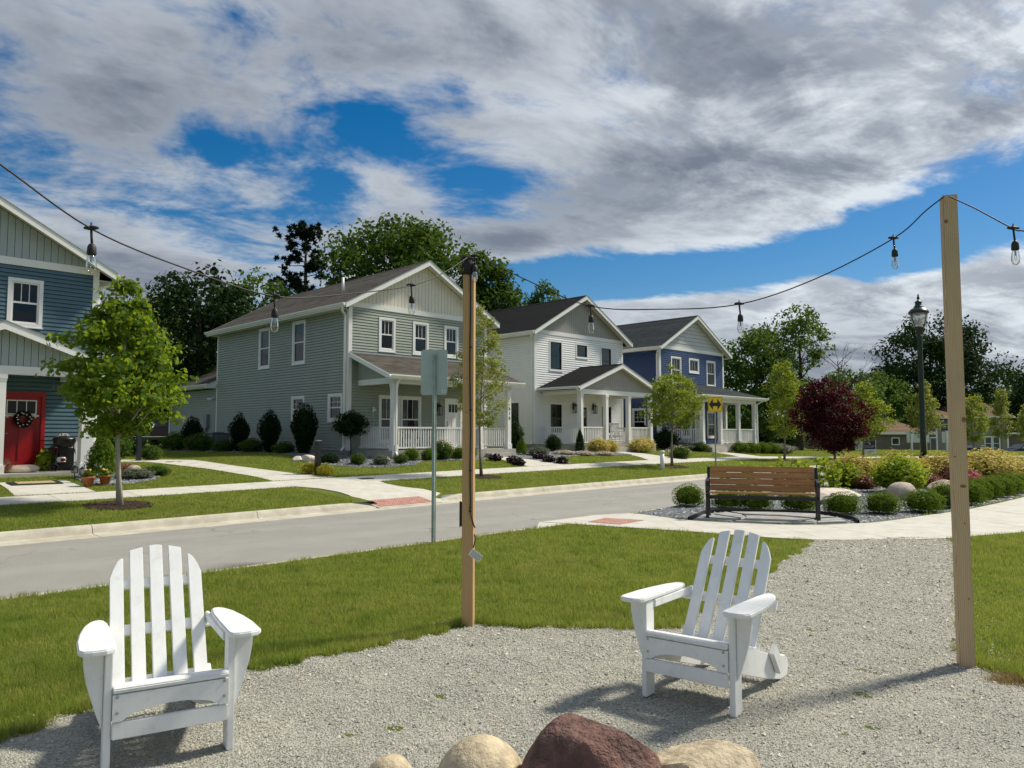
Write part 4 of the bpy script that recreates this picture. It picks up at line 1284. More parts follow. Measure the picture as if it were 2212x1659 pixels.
# --- slate-blue house at the left edge with the red door
def left_house():
    cx, cy = -12.13, 22.27
    O = (cx - HW * Q, cy - HW * Q, .45)
    e = HW
    fo = [(e - 2.24, e - 1.39, 4.02, 5.35), (e - 2.36, e - 1.22, .10, 2.23), (1.2, 2.1, 4.02, 5.35)]
    shr = lambda o: (o[0] + .03, o[1] - .03, o[2] + .03, o[3] - .03)
    h, wall, r = shell('slate_blue_house', 'slate-blue lap-sided house with grey gables and red front door at left edge', O, 11.6, 'siding_slate_blue', 'gable_bluegrey', 'shingle_brown', [shr(o) for o in fo], [], left=False, right=True, zr=7.98)
    window(h, fmap, *fo[0], curtain='curtain'); window(h, fmap, *fo[2], curtain='curtain')
    d = door(h, *[fo[1][i] for i in (0, 1, 2, 3)], 0, 'red_door', 'red_door')
    mb = MB(fmap); mb.box(e - 2.2, e - 1.38, .0, .05, 1.56, 1.60); mb.box(e - 2.14, e - 2.10, .0, .04, 1.52, 1.56); mb.box(e - 1.48, e - 1.44, .0, .04, 1.52, 1.56); mb.build('lite_shelf', 'trim_white', d)
    fz = .10
    fx0, fx1, fy = 1.9, e - .42, -2.32
    MB().box(fx0, fx1, fy, -.03, -.6, fz).build('porch_floor', 'foundation', h)
    for x in (e - .78, e - 2.78, 2.2): porch_post(h, x, -2.12, fz, 2.55, .29)
    mb = MB().box(2.1, e - .66, -2.22, -2.02, 2.55, 2.76); mb.box(e - .9, e - .68, -2.02, -.03, 2.55, 2.76)
    mb.build('porch_beam', 'trim_white', h)
    xm = e - 2.76; x0, x1 = xm - 2.62, xm + 2.62; ze, zr = 2.90, 3.84
    pr, m = roof_gable(h, x0, x1, -2.50, -.03, ze, zr, 'shingle_brown', name='porch_roof', rake_back=False)
    soffits(pr, x0, x1, 2.1, e - .66, -2.50, -.05, ze, zr, -2.21)
    under = lambda x: zr - m * abs(x - xm) - .145
    pw = MB().prism([(2.15, 2.78), (e - .7, 2.78), (e - .7, under(e - .7)), (xm, under(xm)), (2.15, under(2.15))], 'y', -2.18, -2.1).build('porch_gable', 'core_dark', h)
    gable_boards(pw, 2 * (e - .68 - xm), 2.765, under, 'gable_bluegrey', step=.16, y0=-2.182, x0=xm - (e - .68 - xm))
    gutter(pr, x1 + .005, -2.5, -.05, ze - .02, 1)
    MB().box(2.12, e - .92, -2.0, -.05, 2.70, 2.72).build('porch_ceiling', 'soffit_cream', h)
    railing(h, (e - .78, -1.96), (e - .78, -.04), fz, 1.0)
    for i, c in enumerate('620'): text_mesh(c, .17, 'house_number', 'black_paint', h, (e - .78, -2.272, 2.22 - .2 * i), (R(90), 0, 0))
    downspout(h, [(e + .48, -.30, 5.64), (e + .40, -.10, 5.45), (e + .09, .10, 5.36), (e + .09, .10, .25)], (e + .24, .04, .12))
    return h, fz
LH, LHZ = left_house()

# ---------------------------------------------------------------- trees and shrubs
def crown_leaves(rg, ncl, per, z0, z1, env, rc, flat=.65, shell=.45, lob=(3, 5)):
    """leaf positions gathered in clumps through the crown's volume"""
    ph = rg.uniform(0, 6.28, 4)
    h = rg.uniform(0, 1, ncl * 6)
    a = rg.uniform(0, 2 * np.pi, ncl * 6)
    keep = rg.uniform(0, 1, ncl * 6) < np.clip(env(h) / max(env(np.linspace(0, 1, 50))), .05, 1)
    h, a = h[keep][:ncl], a[keep][:ncl]
    n = len(h)
    lobes = 1 + .16 * np.sin(lob[0] * a + ph[0] + 5 * h) + .12 * np.sin(lob[1] * a + ph[1] - 7 * h) + .10 * rg.normal(size=n)
    rad = env(h) * lobes * (shell + (1 - shell) * np.sqrt(rg.uniform(0, 1, n)))
    cc = np.stack([rad * np.cos(a), rad * np.sin(a), z0 + (z1 - z0) * h], -1)
    k = rg.poisson(per, n).clip(3)
    idx = np.repeat(np.arange(n), k)
    m_ = len(idx)
    off = unit(rg.normal(size=(m_, 3))) * (rg.uniform(0, 1, m_) ** .42)[:, None] * 1.75 * rc * (.55 + .8 * rg.uniform(0, 1, n)[idx])[:, None]
    off += rg.normal(size=off.shape) * rc * .12
    off[:, 2] *= flat
    # clumps droop a little towards their outer edge
    P_ = cc[idx] + off
    P_[:, 2] -= .18 * np.hypot(off[:, 0], off[:, 1])
    out = unit(off * np.array([1, 1, 1.8]) + np.array([0, 0, .45 * rc]))
    N = unit(out + .55 * rg.normal(size=P_.shape))
    return P_, N, cc
def tree(label, cat_group, loc, h, z0, env, rc, ncl, per, leaf, size, r0, seed, bark='bark', shape='quad', name='tree', nlimb=14, lean=(0, 0), trunk_top=.85, shell=.45, flat=.65, dead=0):
    rg = np.random.default_rng(seed)
    t = thing(name, label, 'tree', loc, 0, cat_group)
    top = h * trunk_top
    n = 7; pts = []; rad = []
    for i in range(n):
        q = i / (n - 1)
        pts.append((lean[0] * q + .012 * h * math.sin(q * 5 + seed), lean[1] * q + .012 * h * math.cos(q * 4 + seed), -.05 + top * q))
        rad.append(r0 * (1 - .82 * q) + (.35 * r0 * max(0, 1 - q * 12)))
    mb = MB().tube(pts, rad, 9)
    P_, N, cc = crown_leaves(rg, ncl, per, z0, h, env, rc, flat, shell)
    P_[:, 0] += lean[0] * P_[:, 2] / h; P_[:, 1] += lean[1] * P_[:, 2] / h
    pick = rg.permutation(len(cc))[:nlimb]
    for j in pick:
        c = cc[j].copy(); c[0] += lean[0] * c[2] / h; c[1] += lean[1] * c[2] / h
        hd = math.hypot(c[0], c[1])
        zs = max(z0 * .92, min(c[2] - .55 * hd, top * .95)); q = min(1, zs / top)
        s0 = Vector(pts[min(n - 2, int(q * (n - 1)))]).lerp(Vector(pts[min(n - 1, int(q * (n - 1)) + 1)]), (q * (n - 1)) % 1)
        e = Vector(c); mid = s0.lerp(e, .5) + Vector((0, 0, -.06 * hd)) + Vector(rg.normal(size=3) * .05 * hd)
        rr = r0 * (1 - .8 * q) * .45
        mb.tube([s0, mid, e], [rr, rr * .65, rr * .25], 5, cap=False)
        for _ in range(2):
            s1 = mid.lerp(e, float(rg.uniform(.0, .6))); e1 = s1 + Vector(rg.normal(size=3) * .35 * hd * .6) + Vector((0, 0, .12 * hd))
            mb.tube([s1, e1], [rr * .4, rr * .12], 4, cap=False)
    mb.build('trunk', bark, t, smooth=True)
    sz = size * rg.uniform(.7, 1.25, len(P_))
    link('crown', leaf_mesh('crown', P_, N, sz, leaf, shape, rg), t)
    return t
def egg(w, low=.35, p=.8):
    """crown radius profile: widest at 'low' of its height"""
    def f(h):
        h = np.asarray(h, float)
        a = np.clip(h / low, 0, 1); b = np.clip((1 - h) / (1 - low), 0, 1)
        return w * np.where(h < low, .35 + .65 * np.sin(a * np.pi / 2), np.sin(b * np.pi / 2) ** p) + .03 * w
    return f
def round_env(w):
    return lambda h: w * np.sqrt(np.clip(1 - (2 * np.asarray(h) - 1.0) ** 2, 0, 1) * .97 + .03)

# street trees
STREET = 'young street trees on the verges'
tree('young bright green maple on the verge in front of the slate-blue house', STREET, G(-7.70, 15.17), 4.62, 1.50, egg(1.04, .24, 1.15), .19, 165, 70, 'leaf_maple', .10, .055, 21, 'bark_pale', 'maple', 'maple_tree', 40, flat=.5, shell=.3)
tree('slender pale green tree behind the middle wooden post, before the grey house', STREET, G(-.95, 24.16), 5.55, 1.55, egg(.72, .30, .8), .13, 170, 62, 'leaf_pear', .066, .045, 22, 'bark', 'quad', 'pear_tree', 34)
tree('small round green tree on the verge before the white and navy houses', STREET, G(6.72, 32.25), 4.25, 1.72, egg(1.12, .30, .9), .19, 120, 64, 'leaf_columnar', .10, .055, 23, 'bark', 'quad', 'pear_tree', 28)
tree('narrow upright pale green tree right of the navy house', STREET, G(14.41, 40.64), 5.6, 1.3, egg(.85, .35, .8), .2, 130, 55, 'leaf_columnar', .11, .055, 24, 'bark', 'quad', 'columnar_tree', 26)
tree('light green maple standing behind the purple-leaved tree', STREET, G(20.3, 44.6), 4.5, 1.15, egg(1.25, .28, .8), .25, 120, 50, 'leaf_columnar', .14, .06, 25, 'bark', 'quad', 'maple_tree', 26)
tree('upright yellow-green tree right behind the black lamp post', STREET, G(27.3, 51.0), 5.0, 1.3, egg(.88, .34, .9), .20, 110, 46, 'leaf_pear', .13, .055, 26, 'bark', 'quad', 'pear_tree', 26)
tree('green verge tree just right of the tall right-hand wooden post', STREET, G(30.9, 51.7), 4.2, 1.1, egg(.95, .38, .8), .22, 100, 46, 'leaf_columnar', .14, .06, 27, 'bark', 'quad', 'maple_tree', 26)
tree('slim pointed yellow-green tree near the right edge of the view', STREET, G(31.35, 49.3), 4.45, 1.2, egg(.58, .35, .8), .16, 100, 42, 'leaf_pear', .11, .05, 28, 'bark', 'quad', 'columnar_tree', 22)
tree('young yellow-green tree cut by the right edge of the view', STREET, G(32.6, 48.3), 3.4, 1.1, egg(.8, .4, .8), .2, 90, 40, 'leaf_pear', .13, .05, 29, 'bark', 'quad', 'maple_tree', 20)
tree('purple-leaved ornamental tree with a slim trunk behind the bench', None, G(8.95, 21.15), 3.08, 1.14, egg(.84, .40, .66), .15, 215, 74, 'leaf_purple', .068, .05, 31, 'bark', 'quad', 'purple_tree', 40, lean=(-.36, 0), shell=.25)
tree('small ball-headed lilac tree beside the grey house porch', None, G(-6.12, 29.2), 1.62, .78, egg(.60, .45, .6), .12, 90, 60, 'leaf_dark', .075, .028, 32, 'bark_dark', 'quad', 'lilac_tree', 16)

# background trees
BACK = 'tall trees behind the houses'
tree('big broad oak rising behind the grey house roof', BACK, G(-7.9, 51.5), 15.5, 5.5, round_env(4.0), .80, 120, 110, 'leaf_oak', .34, .36, 41, 'bark_dark', 'quad', 'oak_tree', 30, shell=.35)
tree('second spreading oak whose crown shows right of the grey gable', BACK, G(-5.2, 54.0), 15.0, 6.5, round_env(3.4), .75, 95, 105, 'leaf_oak', .34, .34, 42, 'bark_dark', 'quad', 'oak_tree', 30, shell=.4, lean=(.5, 0))
tree('leafy tree crown low behind the left middle post and white house', BACK, G(-1.25, 55), 12.8, 8.6, egg(1.6, .4, .7), .55, 55, 80, 'leaf_oak', .3, .2, 43, 'bark_dark', 'quad', 'oak_tree', 16)
tree('dense dark maple between the slate-blue and grey houses', BACK, G(-18.1, 44.5), 10.2, 1.6, egg(3.7, .42, .55), .75, 150, 100, 'leaf_dark', .30, .3, 44, 'bark_dark', 'quad', 'maple_tree', 20, shell=.5)
tree('dark leafy tree rising just left of the grey house roof', BACK, G(-15.8, 48.5), 11.0, 3.0, egg(2.9, .5, .6), .65, 90, 90, 'leaf_mid', .30, .3, 45, 'bark_dark', 'quad', 'maple_tree', 16)
tree('paler green tree top showing behind the young maple', BACK, G(-27.5, 60), 11.6, 3.0, egg(3.2, .45, .6), .75, 90, 85, 'leaf_mid', .34, .3, 46, 'bark_dark', 'quad', 'maple_tree', 14)
tree('small tree top showing above the white house ridge', BACK, G(2.85, 62), 13.3, 10.2, egg(1.4, .4, .7), .45, 40, 70, 'leaf_oak', .26, .2, 47, 'bark_dark', 'quad', 'oak_tree', 12)
tree('wide green tree just right of the navy house', BACK, G(18.6, 58.5), 9.4, 1.4, egg(2.8, .5, .55), .65, 110, 95, 'leaf_mid', .30, .26, 48, 'bark_dark', 'quad', 'maple_tree', 18)
tree('tall airy tree with see-through crown above the purple tree', BACK, G(22.5, 60), 11.3, 3.4, egg(2.3, .72, .5), .5, 75, 60, 'leaf_mid', .28, .26, 49, 'bark_dark', 'quad', 'maple_tree', 34, shell=.25)
tree('rounded green tree behind the purple tree on the right', BACK, G(28.2, 64), 6.7, 1.2, round_env(2.6), .65, 80, 90, 'leaf_mid', .30, .24, 50, 'bark_dark', 'quad', 'maple_tree', 14)
tree('huge dark spreading tree behind the lamp post', BACK, G(62.9, 115), 20.3, 1.5, egg(8.2, .50, .5), 1.4, 230, 110, 'leaf_dark', .55, .5, 51, 'bark_dark', 'quad', 'maple_tree', 26, shell=.45)
tree('lower green shoulder tree left of the huge dark tree', BACK, G(51.0, 105), 11.8, .8, egg(3.4, .45, .6), .9, 80, 85, 'leaf_mid', .42, .3, 52, 'bark_dark', 'quad', 'maple_tree', 12)
tree('dark tree mass cut by the right edge of the view', BACK, G(78.0, 115), 13.5, .8, egg(4.6, .4, .7), 1.05, 90, 90, 'leaf_dark', .48, .3, 53, 'bark_dark', 'quad', 'maple_tree', 12)
tree('thick-trunked dark tree behind the purple tree, by the white fence', BACK, G(30.2, 77.0), 5.8, 2.2, round_env(2.3), .65, 60, 75, 'leaf_dark', .32, .55, 54, 'bark_dark', 'quad', 'maple_tree', 10)

def pine(loc, h, seed):
    rg = np.random.default_rng(seed)
    t = thing('pine_tree', 'tall dark red pine with tufted open branches behind the grey house', 'tree', loc, 0, BACK)
    mb = MB().tube([(0, 0, 0), (.1, 0, h * .5), (0, .1, h)], [.34, .22, .04], 8)
    C_ = []; T_ = []
    for i in range(50):
        q = rg.uniform(0, 1) ** .9
        z = h * (.42 + .57 * q)
        L = (3.0 - 1.75 * q) * rg.uniform(.5, 1.1) if q < .9 else rg.uniform(.3, 1.2)
        a = rg.uniform(0, 6.28)
        d = Vector((math.cos(a), math.sin(a), rg.uniform(-.12, .35) + .25 * q))
        e = Vector((0, 0, z)) + d * L
        mb.tube([(0, 0, z), Vector((0, 0, z)) + d * L * .6 + Vector((0, 0, -.12)), e], [.05, .035, .012], 4, cap=False)
        for k in range(int(rg.integers(5, 9))):
            f = rg.uniform(.55, 1.05)
            c = Vector((0, 0, z)) + d * (L * f) + Vector(rg.normal(size=3)) * .26
            C_.append(c)
    C_ = np.array([tuple(c) for c in C_])
    k = 30
    cen = np.repeat(C_, k, 0)
    dr = unit(rg.normal(size=cen.shape) + np.array([0, 0, .5]))
    P_ = cen + dr * .15
    N = unit(np.cross(dr, rg.normal(size=dr.shape)))
    mb.build('trunk', 'bark_dark', t, smooth=True)
    link('crown', leaf_mesh('crown', P_, N, .36, 'needle', 'long', rg, tan=dr), t)
pine(G(-15.0, 55), 15.8, 61)
def spruce(loc, h, w, seed, label):
    rg = np.random.default_rng(seed)
    t = thing('spruce_tree', label, 'tree', loc, 0, BACK)
    MB().tube([(0, 0, 0), (0, 0, h)], [.2, .02], 7).build('trunk', 'bark_dark', t, smooth=True)
    n = 9000
    q = rg.uniform(0, 1, n) ** .7; a = np.round(rg.uniform(0, 6.28, n) * 3) / 3 + rg.normal(size=n) * .1
    lay = np.floor(q * 18) / 18
    r = w * (1 - lay) * rg.uniform(.1, 1, n) * (1 + .2 * np.sin(lay * 60))
    P_ = np.stack([r * np.cos(a), r * np.sin(a), h * (.06 + .94 * lay) - .12 * r + rg.normal(size=n) * .08 + .3 * (1 - r / w) * .2], -1)
    dr = unit(np.stack([np.cos(a), np.sin(a), -.2 + .3 * rg.normal(size=n)], -1))
    link('crown', leaf_mesh('crown', P_, unit(rg.normal(size=P_.shape) * .5 + np.array([0, 0, 1])), .42, 'needle', 'long', rg, tan=dr), t)
spruce(G(-19.4, 49.5), 11.9, 2.0, 62, 'dark spruce spire poking above the dense maple')
def bare_tree(loc, h, seed):
    rg = np.random.default_rng(seed)
    t = thing('bare_tree', 'leafless dead tree with thin forked branches above the purple tree', 'tree', loc, 0)
    mb = MB()
    def br(p, d, L, r, lv):
        e = p + d * L
        mb.tube([p, p.lerp(e, .5) + Vector(rg.normal(size=3)) * .04 * L, e], [r, r * .8, r * .55], 5, cap=False)
        if lv:
            for _ in range(3 if lv > 1 else 4):
                nd = (d + Vector(rg.normal(size=3)) * .38 + Vector((.18, 0, .12))).normalized()
                br(p.lerp(e, float(rg.uniform(.55, 1))), nd, L * rg.uniform(.5, .75), r * .5, lv - 1)
    br(Vector((0, 0, 0)), Vector((.12, 0, 1)).normalized(), h * .5, .12, 4)
    mb.build('trunk', 'bark_dark', t)
bare_tree(G(25.3, 60.5), 9.6, 63)

# far-off wood closing the horizon
def woods():
    rg = np.random.default_rng(71)
    n = 26000
    X = rg.uniform(-150, 190, n); Y = 118 + 12 * rg.uniform(0, 1, n) + .05 * np.abs(X)
    top = 7.5 + 2.2 * np.sin(X * .09) + 1.6 * np.sin(X * .23 + 1) + 1.2 * np.sin(X * .61 + 2)
    Z = .2 + (top - .2) * rg.uniform(0, 1, n) ** .8
    P_ = np.stack([X, Y, Z], -1)
    o = link('distant_wood', leaf_mesh('distant_wood', P_, unit(rg.normal(size=P_.shape) + np.array([0, -.6, .5])), rg.uniform(.7, 1.5, n), 'leaf_mid', 'quad', rg))
    tag(o, 'far-off line of trees closing the horizon', 'wood', kind='stuff')
woods()

SH = {}
def shrub_mesh(kind, seed):
    key = (kind, seed)
    if key in SH: return SH[key]
    rg = np.random.default_rng(100 + seed)
    spec = {'box': (6500, 'leaf_box', .075, 'quad'), 'ball': (3000, 'leaf_box', .11, 'quad'), 'gold': (3600, 'leaf_gold', .11, 'quad'), 'lime': (3200, 'leaf_lime', .15, 'quad'), 'dark': (3000, 'leaf_dark', .13, 'quad'),
            'yew': (4200, 'leaf_yew', .16, 'long'), 'yewlow': (2600, 'leaf_mid', .17, 'long'), 'cone': (3600, 'leaf_dark', .09, 'quad'), 'conebox': (3600, 'leaf_box', .09, 'quad'), 'barberry': (2600, 'leaf_barberry', .12, 'quad'),
            'heuchera': (420, 'leaf_heuchera', .36, 'round'), 'grey': (2200, 'leaf_grey', .17, 'long'), 'yellowfl': (2600, 'bloom_yellow', .10, 'quad'), 'whitefl': (1500, 'bloom_white', .15, 'quad'), 'pinkfl': (1500, 'bloom_pink', .13, 'quad'),
            'hosta': (260, 'leaf_lime', .5, 'round'), 'mid': (2600, 'leaf_mid', .14, 'quad')}[kind]
    n, mat, size, shp = spec
    d = unit(rg.normal(size=(n, 3)))
    rad = np.where(rg.uniform(0, 1, n) < .78, rg.uniform(.90, 1.02, n), rg.uniform(.4, .9, n))
    bump = 1 + .07 * np.sin(5 * d[:, 0] + seed) + .06 * np.sin(6 * d[:, 1] + 2 * seed) + .05 * np.sin(7 * d[:, 2]) + .04 * np.sin(13 * d[:, 0] + 11 * d[:, 1])
    if kind in ('gold', 'lime', 'grey', 'barberry', 'heuchera', 'dark', 'mid', 'whitefl'): bump = bump + .10 * rg.normal(size=n) * (d[:, 2] > -.2)
    P_ = d * (rad * bump)[:, None]
    if kind in ('cone', 'conebox'):
        zz = rg.uniform(0, 1, n) ** .75; a = rg.uniform(0, 6.28, n); r = np.sin(np.clip((1 - zz) * 1.25, 0, 1) * np.pi / 2) ** .9 * rg.uniform(.75, 1.04, n) * (1 + .06 * np.sin(4 * a + 8 * zz))
        P_ = np.stack([r * np.cos(a), r * np.sin(a), zz * 2 - 1], -1); d = unit(np.stack([np.cos(a), np.sin(a), .5 + 0 * a], -1))
    elif kind == 'yew':
        P_[:, 2] = np.where(P_[:, 2] < 0, P_[:, 2] * 1.0, P_[:, 2]); w = np.clip(.42 + .62 * (P_[:, 2] + 1) / 1.2, 0, 1); P_[:, 0] *= w; P_[:, 1] *= w
    else:
        # rounded sides that come down to the soil
        if kind == 'box': P_ = np.sign(P_) * np.abs(P_) ** .82
        P_[:, 2] = np.where(P_[:, 2] < 0, P_[:, 2] * .8, P_[:, 2])
        low = P_[:, 2] < -.25; P_[low, :2] *= 1.08
    # twiggy, shaded inside: larger leaves fill the heart of the bush
    inner = rg.uniform(0, 1, n) < (.0 if kind in ('heuchera', 'hosta') else .26)
    P_ = np.where(inner[:, None], P_ * .72, P_); grow = np.where(inner, 2.6, 1.0)
    N = unit(d + .8 * rg.normal(size=P_.shape) + np.array([0, 0, .25]))
    tan = unit(d + .5 * rg.normal(size=d.shape)) if shp == 'long' else None
    V = P_.copy(); V[:, 2] += .92
    SH[key] = leaf_mesh('foliage', V, N, size * grow * rg.uniform(.7, 1.3, n), mat, shp, rg, tan=tan)
    return SH[key]
_sc = [0]
def shrub(kind, label, loc, r, h, group=None, name='shrub', cat='shrub', ry=None):
    """r: half width, h: height"""
    _sc[0] += 1
    o = link(name, shrub_mesh(kind, _sc[0] % 3), None, (loc[0], loc[1], loc[2] - .02), (_sc[0] * 1.7) % 6.28)
    o.scale = (r, ry or r, h / 1.95)
    return tag(o, label, cat, group)

# boxwoods edging the park bed
BX = 'clipped boxwoods edging the bed'
bl = ['round boxwood at the left end of the bed, left of the bench', 'boxwood half hidden behind the bench left legs', 'dark boxwood seen under the bench, left of its middle', 'dark boxwood seen under the bench, right of its middle',
      'boxwood just right of the bench, before the white boulder', 'boxwood second to the right of the bench', 'wide boxwood third to the right of the bench, left of the post']
for (x, y, r, h), lb in zip([(3.72, 16.3, .31, .50), (4.40, 15.85, .30, .44), (4.92, 15.65, .34, .44), (5.68, 15.35, .34, .44), (6.25, 14.68, .33, .45), (7.08, 14.8, .33, .45), (8.0, 15.05, .37, .48)], bl):
    shrub('box', lb, (x, y, 0), r, h, BX, 'boxwood')
ords = ['directly left of the right post', 'directly right of the right post', 'second right of the right post', 'third right of the right post', 'fourth right of the right post', 'fifth right of the right post', 'sixth right of the right post']
for (x, y), o_ in zip([(8.95, 15.95), (9.75, 16.6), (10.45, 17.5), (11.12, 18.15), (11.75, 18.7), (12.4, 19.35), (13.1, 20.1)], ords):
    shrub('box', 'boxwood in the hedge row along the walk, ' + o_, (x, y, 0), .33, .56, BX, 'boxwood')
# shrubs inside the bed
SP = 'golden spireas in the bed'
for (x, y, r, h), lb in zip([(10.0, 22.7, .80, .96), (11.7, 23.4, .85, 1.0), (12.95, 23.3, .75, .98), (15.2, 24.9, 1.05, 1.06), (16.7, 26.0, .85, .86)],
                            ['golden spirea just right of the purple tree trunk', 'golden spirea behind the large green shrub', 'golden spirea left of the right post', 'large golden spirea right of the right post', 'golden spirea at the far right of the bed']):
    shrub('gold', lb, (x, y, 0), r, h, SP, 'spirea')
shrub('lime', 'large bright green shrub between the two boulders and the lamp post', (10.15, 20.3, 0), .66, .95, None)
shrub('lime', 'bright yellow-green shrub at the right shoulder of the large green one', (10.75, 20.9, 0), .42, .84, None)
shrub('lime', 'yellow-green shrub behind the right end of the bench', (7.75, 20.6, 0), .38, .62, None)
shrub('lime', 'yellow-green shrub right of the purple tree trunk base', (9.45, 21.9, 0), .45, .70, None)
shrub('dark', 'dark low shrub beneath the purple tree', (8.3, 21.6, 0), .35, .5)
for (x, y, r, h), lb in zip([(9.85, 21.6, .38, .42), (11.8, 21.9, .40, .42), (13.0, 22.6, .55, .66)], ['russet barberry left of the large green shrub', 'russet barberry right of the large green shrub', 'russet barberry behind the right post']):
    shrub('barberry', lb, (x, y, 0), r, h, 'russet barberries in the bed', 'barberry')
shrub('pinkfl', 'pink flowering plant beside the right post', (12.9, 21.6, 0), .28, .50, None, 'flowers', 'flowers')
def shoots(loc, label, seed, w=.35, h=.8, ns=9):
    rg = np.random.default_rng(seed)
    t = thing('leafy_shoots', label, 'plant', loc, 0, 'upright leafy plants behind the bench')
    mb = MB(); C_ = []; D_ = []
    for i in range(ns):
        b = Vector((rg.normal() * w * .45, rg.normal() * w * .45, 0)); L = h * rg.uniform(.65, 1.05)
        e = b + Vector((rg.normal() * .08, rg.normal() * .08, L))
        mb.tube([b, e], [.008, .004], 4, cap=False)
        for k in range(22):
            q = rg.uniform(.25, 1.0); a = rg.uniform(0, 6.28)
            d = Vector((math.cos(a), math.sin(a), .55)).normalized()
            C_.append(b.lerp(e, q) + d * .065); D_.append(d)
    mb.build('stem', 'leaf_mid', t)
    C_ = np.array([tuple(c) for c in C_]); D_ = np.array([tuple(d) for d in D_])
    link('foliage', leaf_mesh('foliage', C_, unit(np.cross(D_, rg.normal(size=D_.shape)) + np.array([0, 0, .8])), .14, 'leaf_lime', 'quad', rg, tan=D_), t)
shoots((5.35, 18.1, 0), 'leafy shoots showing above the left half of the bench', 81, .4, .80)
shoots((6.75, 18.6, 0), 'bushy leafy shoots above the middle of the bench', 82, .55, .95, 13)
shoots((7.75, 18.9, 0), 'leafy shoots above the right end of the bench', 83, .45, .92, 11)

# planting along the houses
HS_ = 'dark yews along the grey house side wall'
for (x, y, r, h), lb in zip([(-8.05, 29.85, .52, 1.95), (-9.95, 31.65, .46, 1.75), (-11.85, 33.5, .45, 1.65), (-15.1, 36.4, .5, 1.6)], ['largest dark yew, nearest the grey house corner', 'second dark yew from the grey house corner', 'third dark yew from the corner, right of the air conditioner', 'dark yew left of the air conditioner']):
    shrub('yew', lb, G(x, y), r, h, HS_, 'yew')
for (x, y, r, h), lb in zip([(-9.05, 30.55, .45, .5), (-10.95, 32.4, .55, .62), (-12.6, 33.75, .5, .60), (-14.0, 34.6, .65, .85), (-15.8, 36.2, .7, .9)],
                            ['low juniper between the two nearest yews', 'low juniper between the second and third yews', 'low juniper in front of the air conditioner', 'spreading juniper left of the air conditioner', 'spreading juniper at the far left of the grey wall']):
    shrub('yewlow', lb, G(x, y), r, h, 'low junipers along the grey wall', 'juniper')
GB = 'boxwoods in front of the grey porch'
for (s, d, r, h), lb in zip([(17.35, 7.15, .30, .50), (18.1, 7.05, .31, .47), (19.7, 7.05, .32, .5), (20.5, 7.2, .26, .52)], ['round boxwood nearest the grey porch corner post', 'second round boxwood from the grey porch corner post', 'round boxwood just left of the middle wooden post', 'round boxwood just right of the middle wooden post']):
    shrub('ball', lb, GS(s, d), r, h, GB, 'boxwood')
shrub('whitefl', 'leafy shrub with pale blooms behind the sign post', GS(18.95, 7.25), .40, .80, None); shrub('mid', 'green shrub at the sign post before the grey porch', GS(18.85, 7.1), .42, .72, None)
shrub('yewlow', 'dark low mound under the lilac tree', GS(14.6, 6.75), .27, .42, None); shrub('grey', 'grey-green mound before the grey porch corner', GS(15.35, 6.4), .29, .38, None); shrub('yewlow', 'olive mound at the foot of the porch corner downspout', GS(16.3, 6.5), .27, .38, None)
shrub('dark', 'small dark shrub left of the lilac tree', GS(14.0, 7.6), .35, .34, None)
HC = 'dark heucheras along the front walks'
for (s, d), lb in zip([(20.75, 6.05), (20.85, 5.15), (20.45, 4.5), (22.75, 4.95), (22.85, 4.35), (23.1, 5.85)], ['dark heuchera by the grey porch step', 'dark heuchera midway on the left of the grey walk', 'dark heuchera at the foot of the grey walk, left side', 'dark heuchera right of the grey walk, second from the sidewalk', 'dark heuchera right of the grey walk, nearest the sidewalk', 'dark heuchera right of the grey walk, farthest from the sidewalk']):
    shrub('heuchera', lb, GS(s, d), .24, .29, HC, 'heuchera')
shrub('conebox', 'cone-shaped evergreen at the white house corner', GS(23.75, 7.4), .27, .82); shrub('grey', 'low grey plants by the white house corner', GS(24.3, 6.9), .5, .45)
shrub('dark', 'leafy dark shrub behind the grey porch right post', (0.05, 34.1, float(gz(.05, 34.1))), .48, 1.45)
shrub('dark', 'dark leafy shrub before the left of the white porch railing', GS(26.75, 8.1), .37, .80, None)
shrub('cone', 'narrow dark cone evergreen before the white porch', GS(27.55, 7.1), .25, 1.18)
for (s, d, r, h), lb in zip([(28.75, 6.9, .58, .74), (29.65, 6.9, .45, .68), (32.3, 6.9, .58, .72), (33.2, 7.1, .48, .76)], ['golden spirea before the white porch, left one', 'golden spirea before the white porch, beside the step', 'golden spirea right of the white house walk', 'golden spirea beyond the white house walk, near the round tree']):
    shrub('gold', lb, GS(s, d), r, h, 'golden spireas before the white porch', 'spirea')
for (s, d), lb in zip([(26.2, 7.0), (27.0, 6.5), (28.2, 6.2)], ['pale ground flowers left of the cone evergreen', 'pale ground flowers at the cone evergreen', 'pale ground flowers right of the cone evergreen']):
    shrub('whitefl', lb, GS(s, d), .5, .22, 'pale ground flowers', 'flowers', 'flowers')
shrub('cone', 'tall dark cone evergreen between white and navy houses', GS(34.35, 7.9), .30, 1.4)
shrub('dark', 'dark shrub before the navy porch railing', GS(37.0, 8.3), .75, 1.15); shrub('grey', 'silvery grass mound before the navy porch', GS(37.3, 7.4), .75, .5)
shrub('mid', 'green clump beside the navy porch post', GS(38.1, 6.7), .5, .55); shrub('whitefl', 'pale pink perennials at the round tree', GS(32.9, 4.9), .55, .55, None, 'flowers', 'flowers'); shrub('mid', 'round green clump left of the yellow sign', GS(31.9, 4.2), .45, .62)
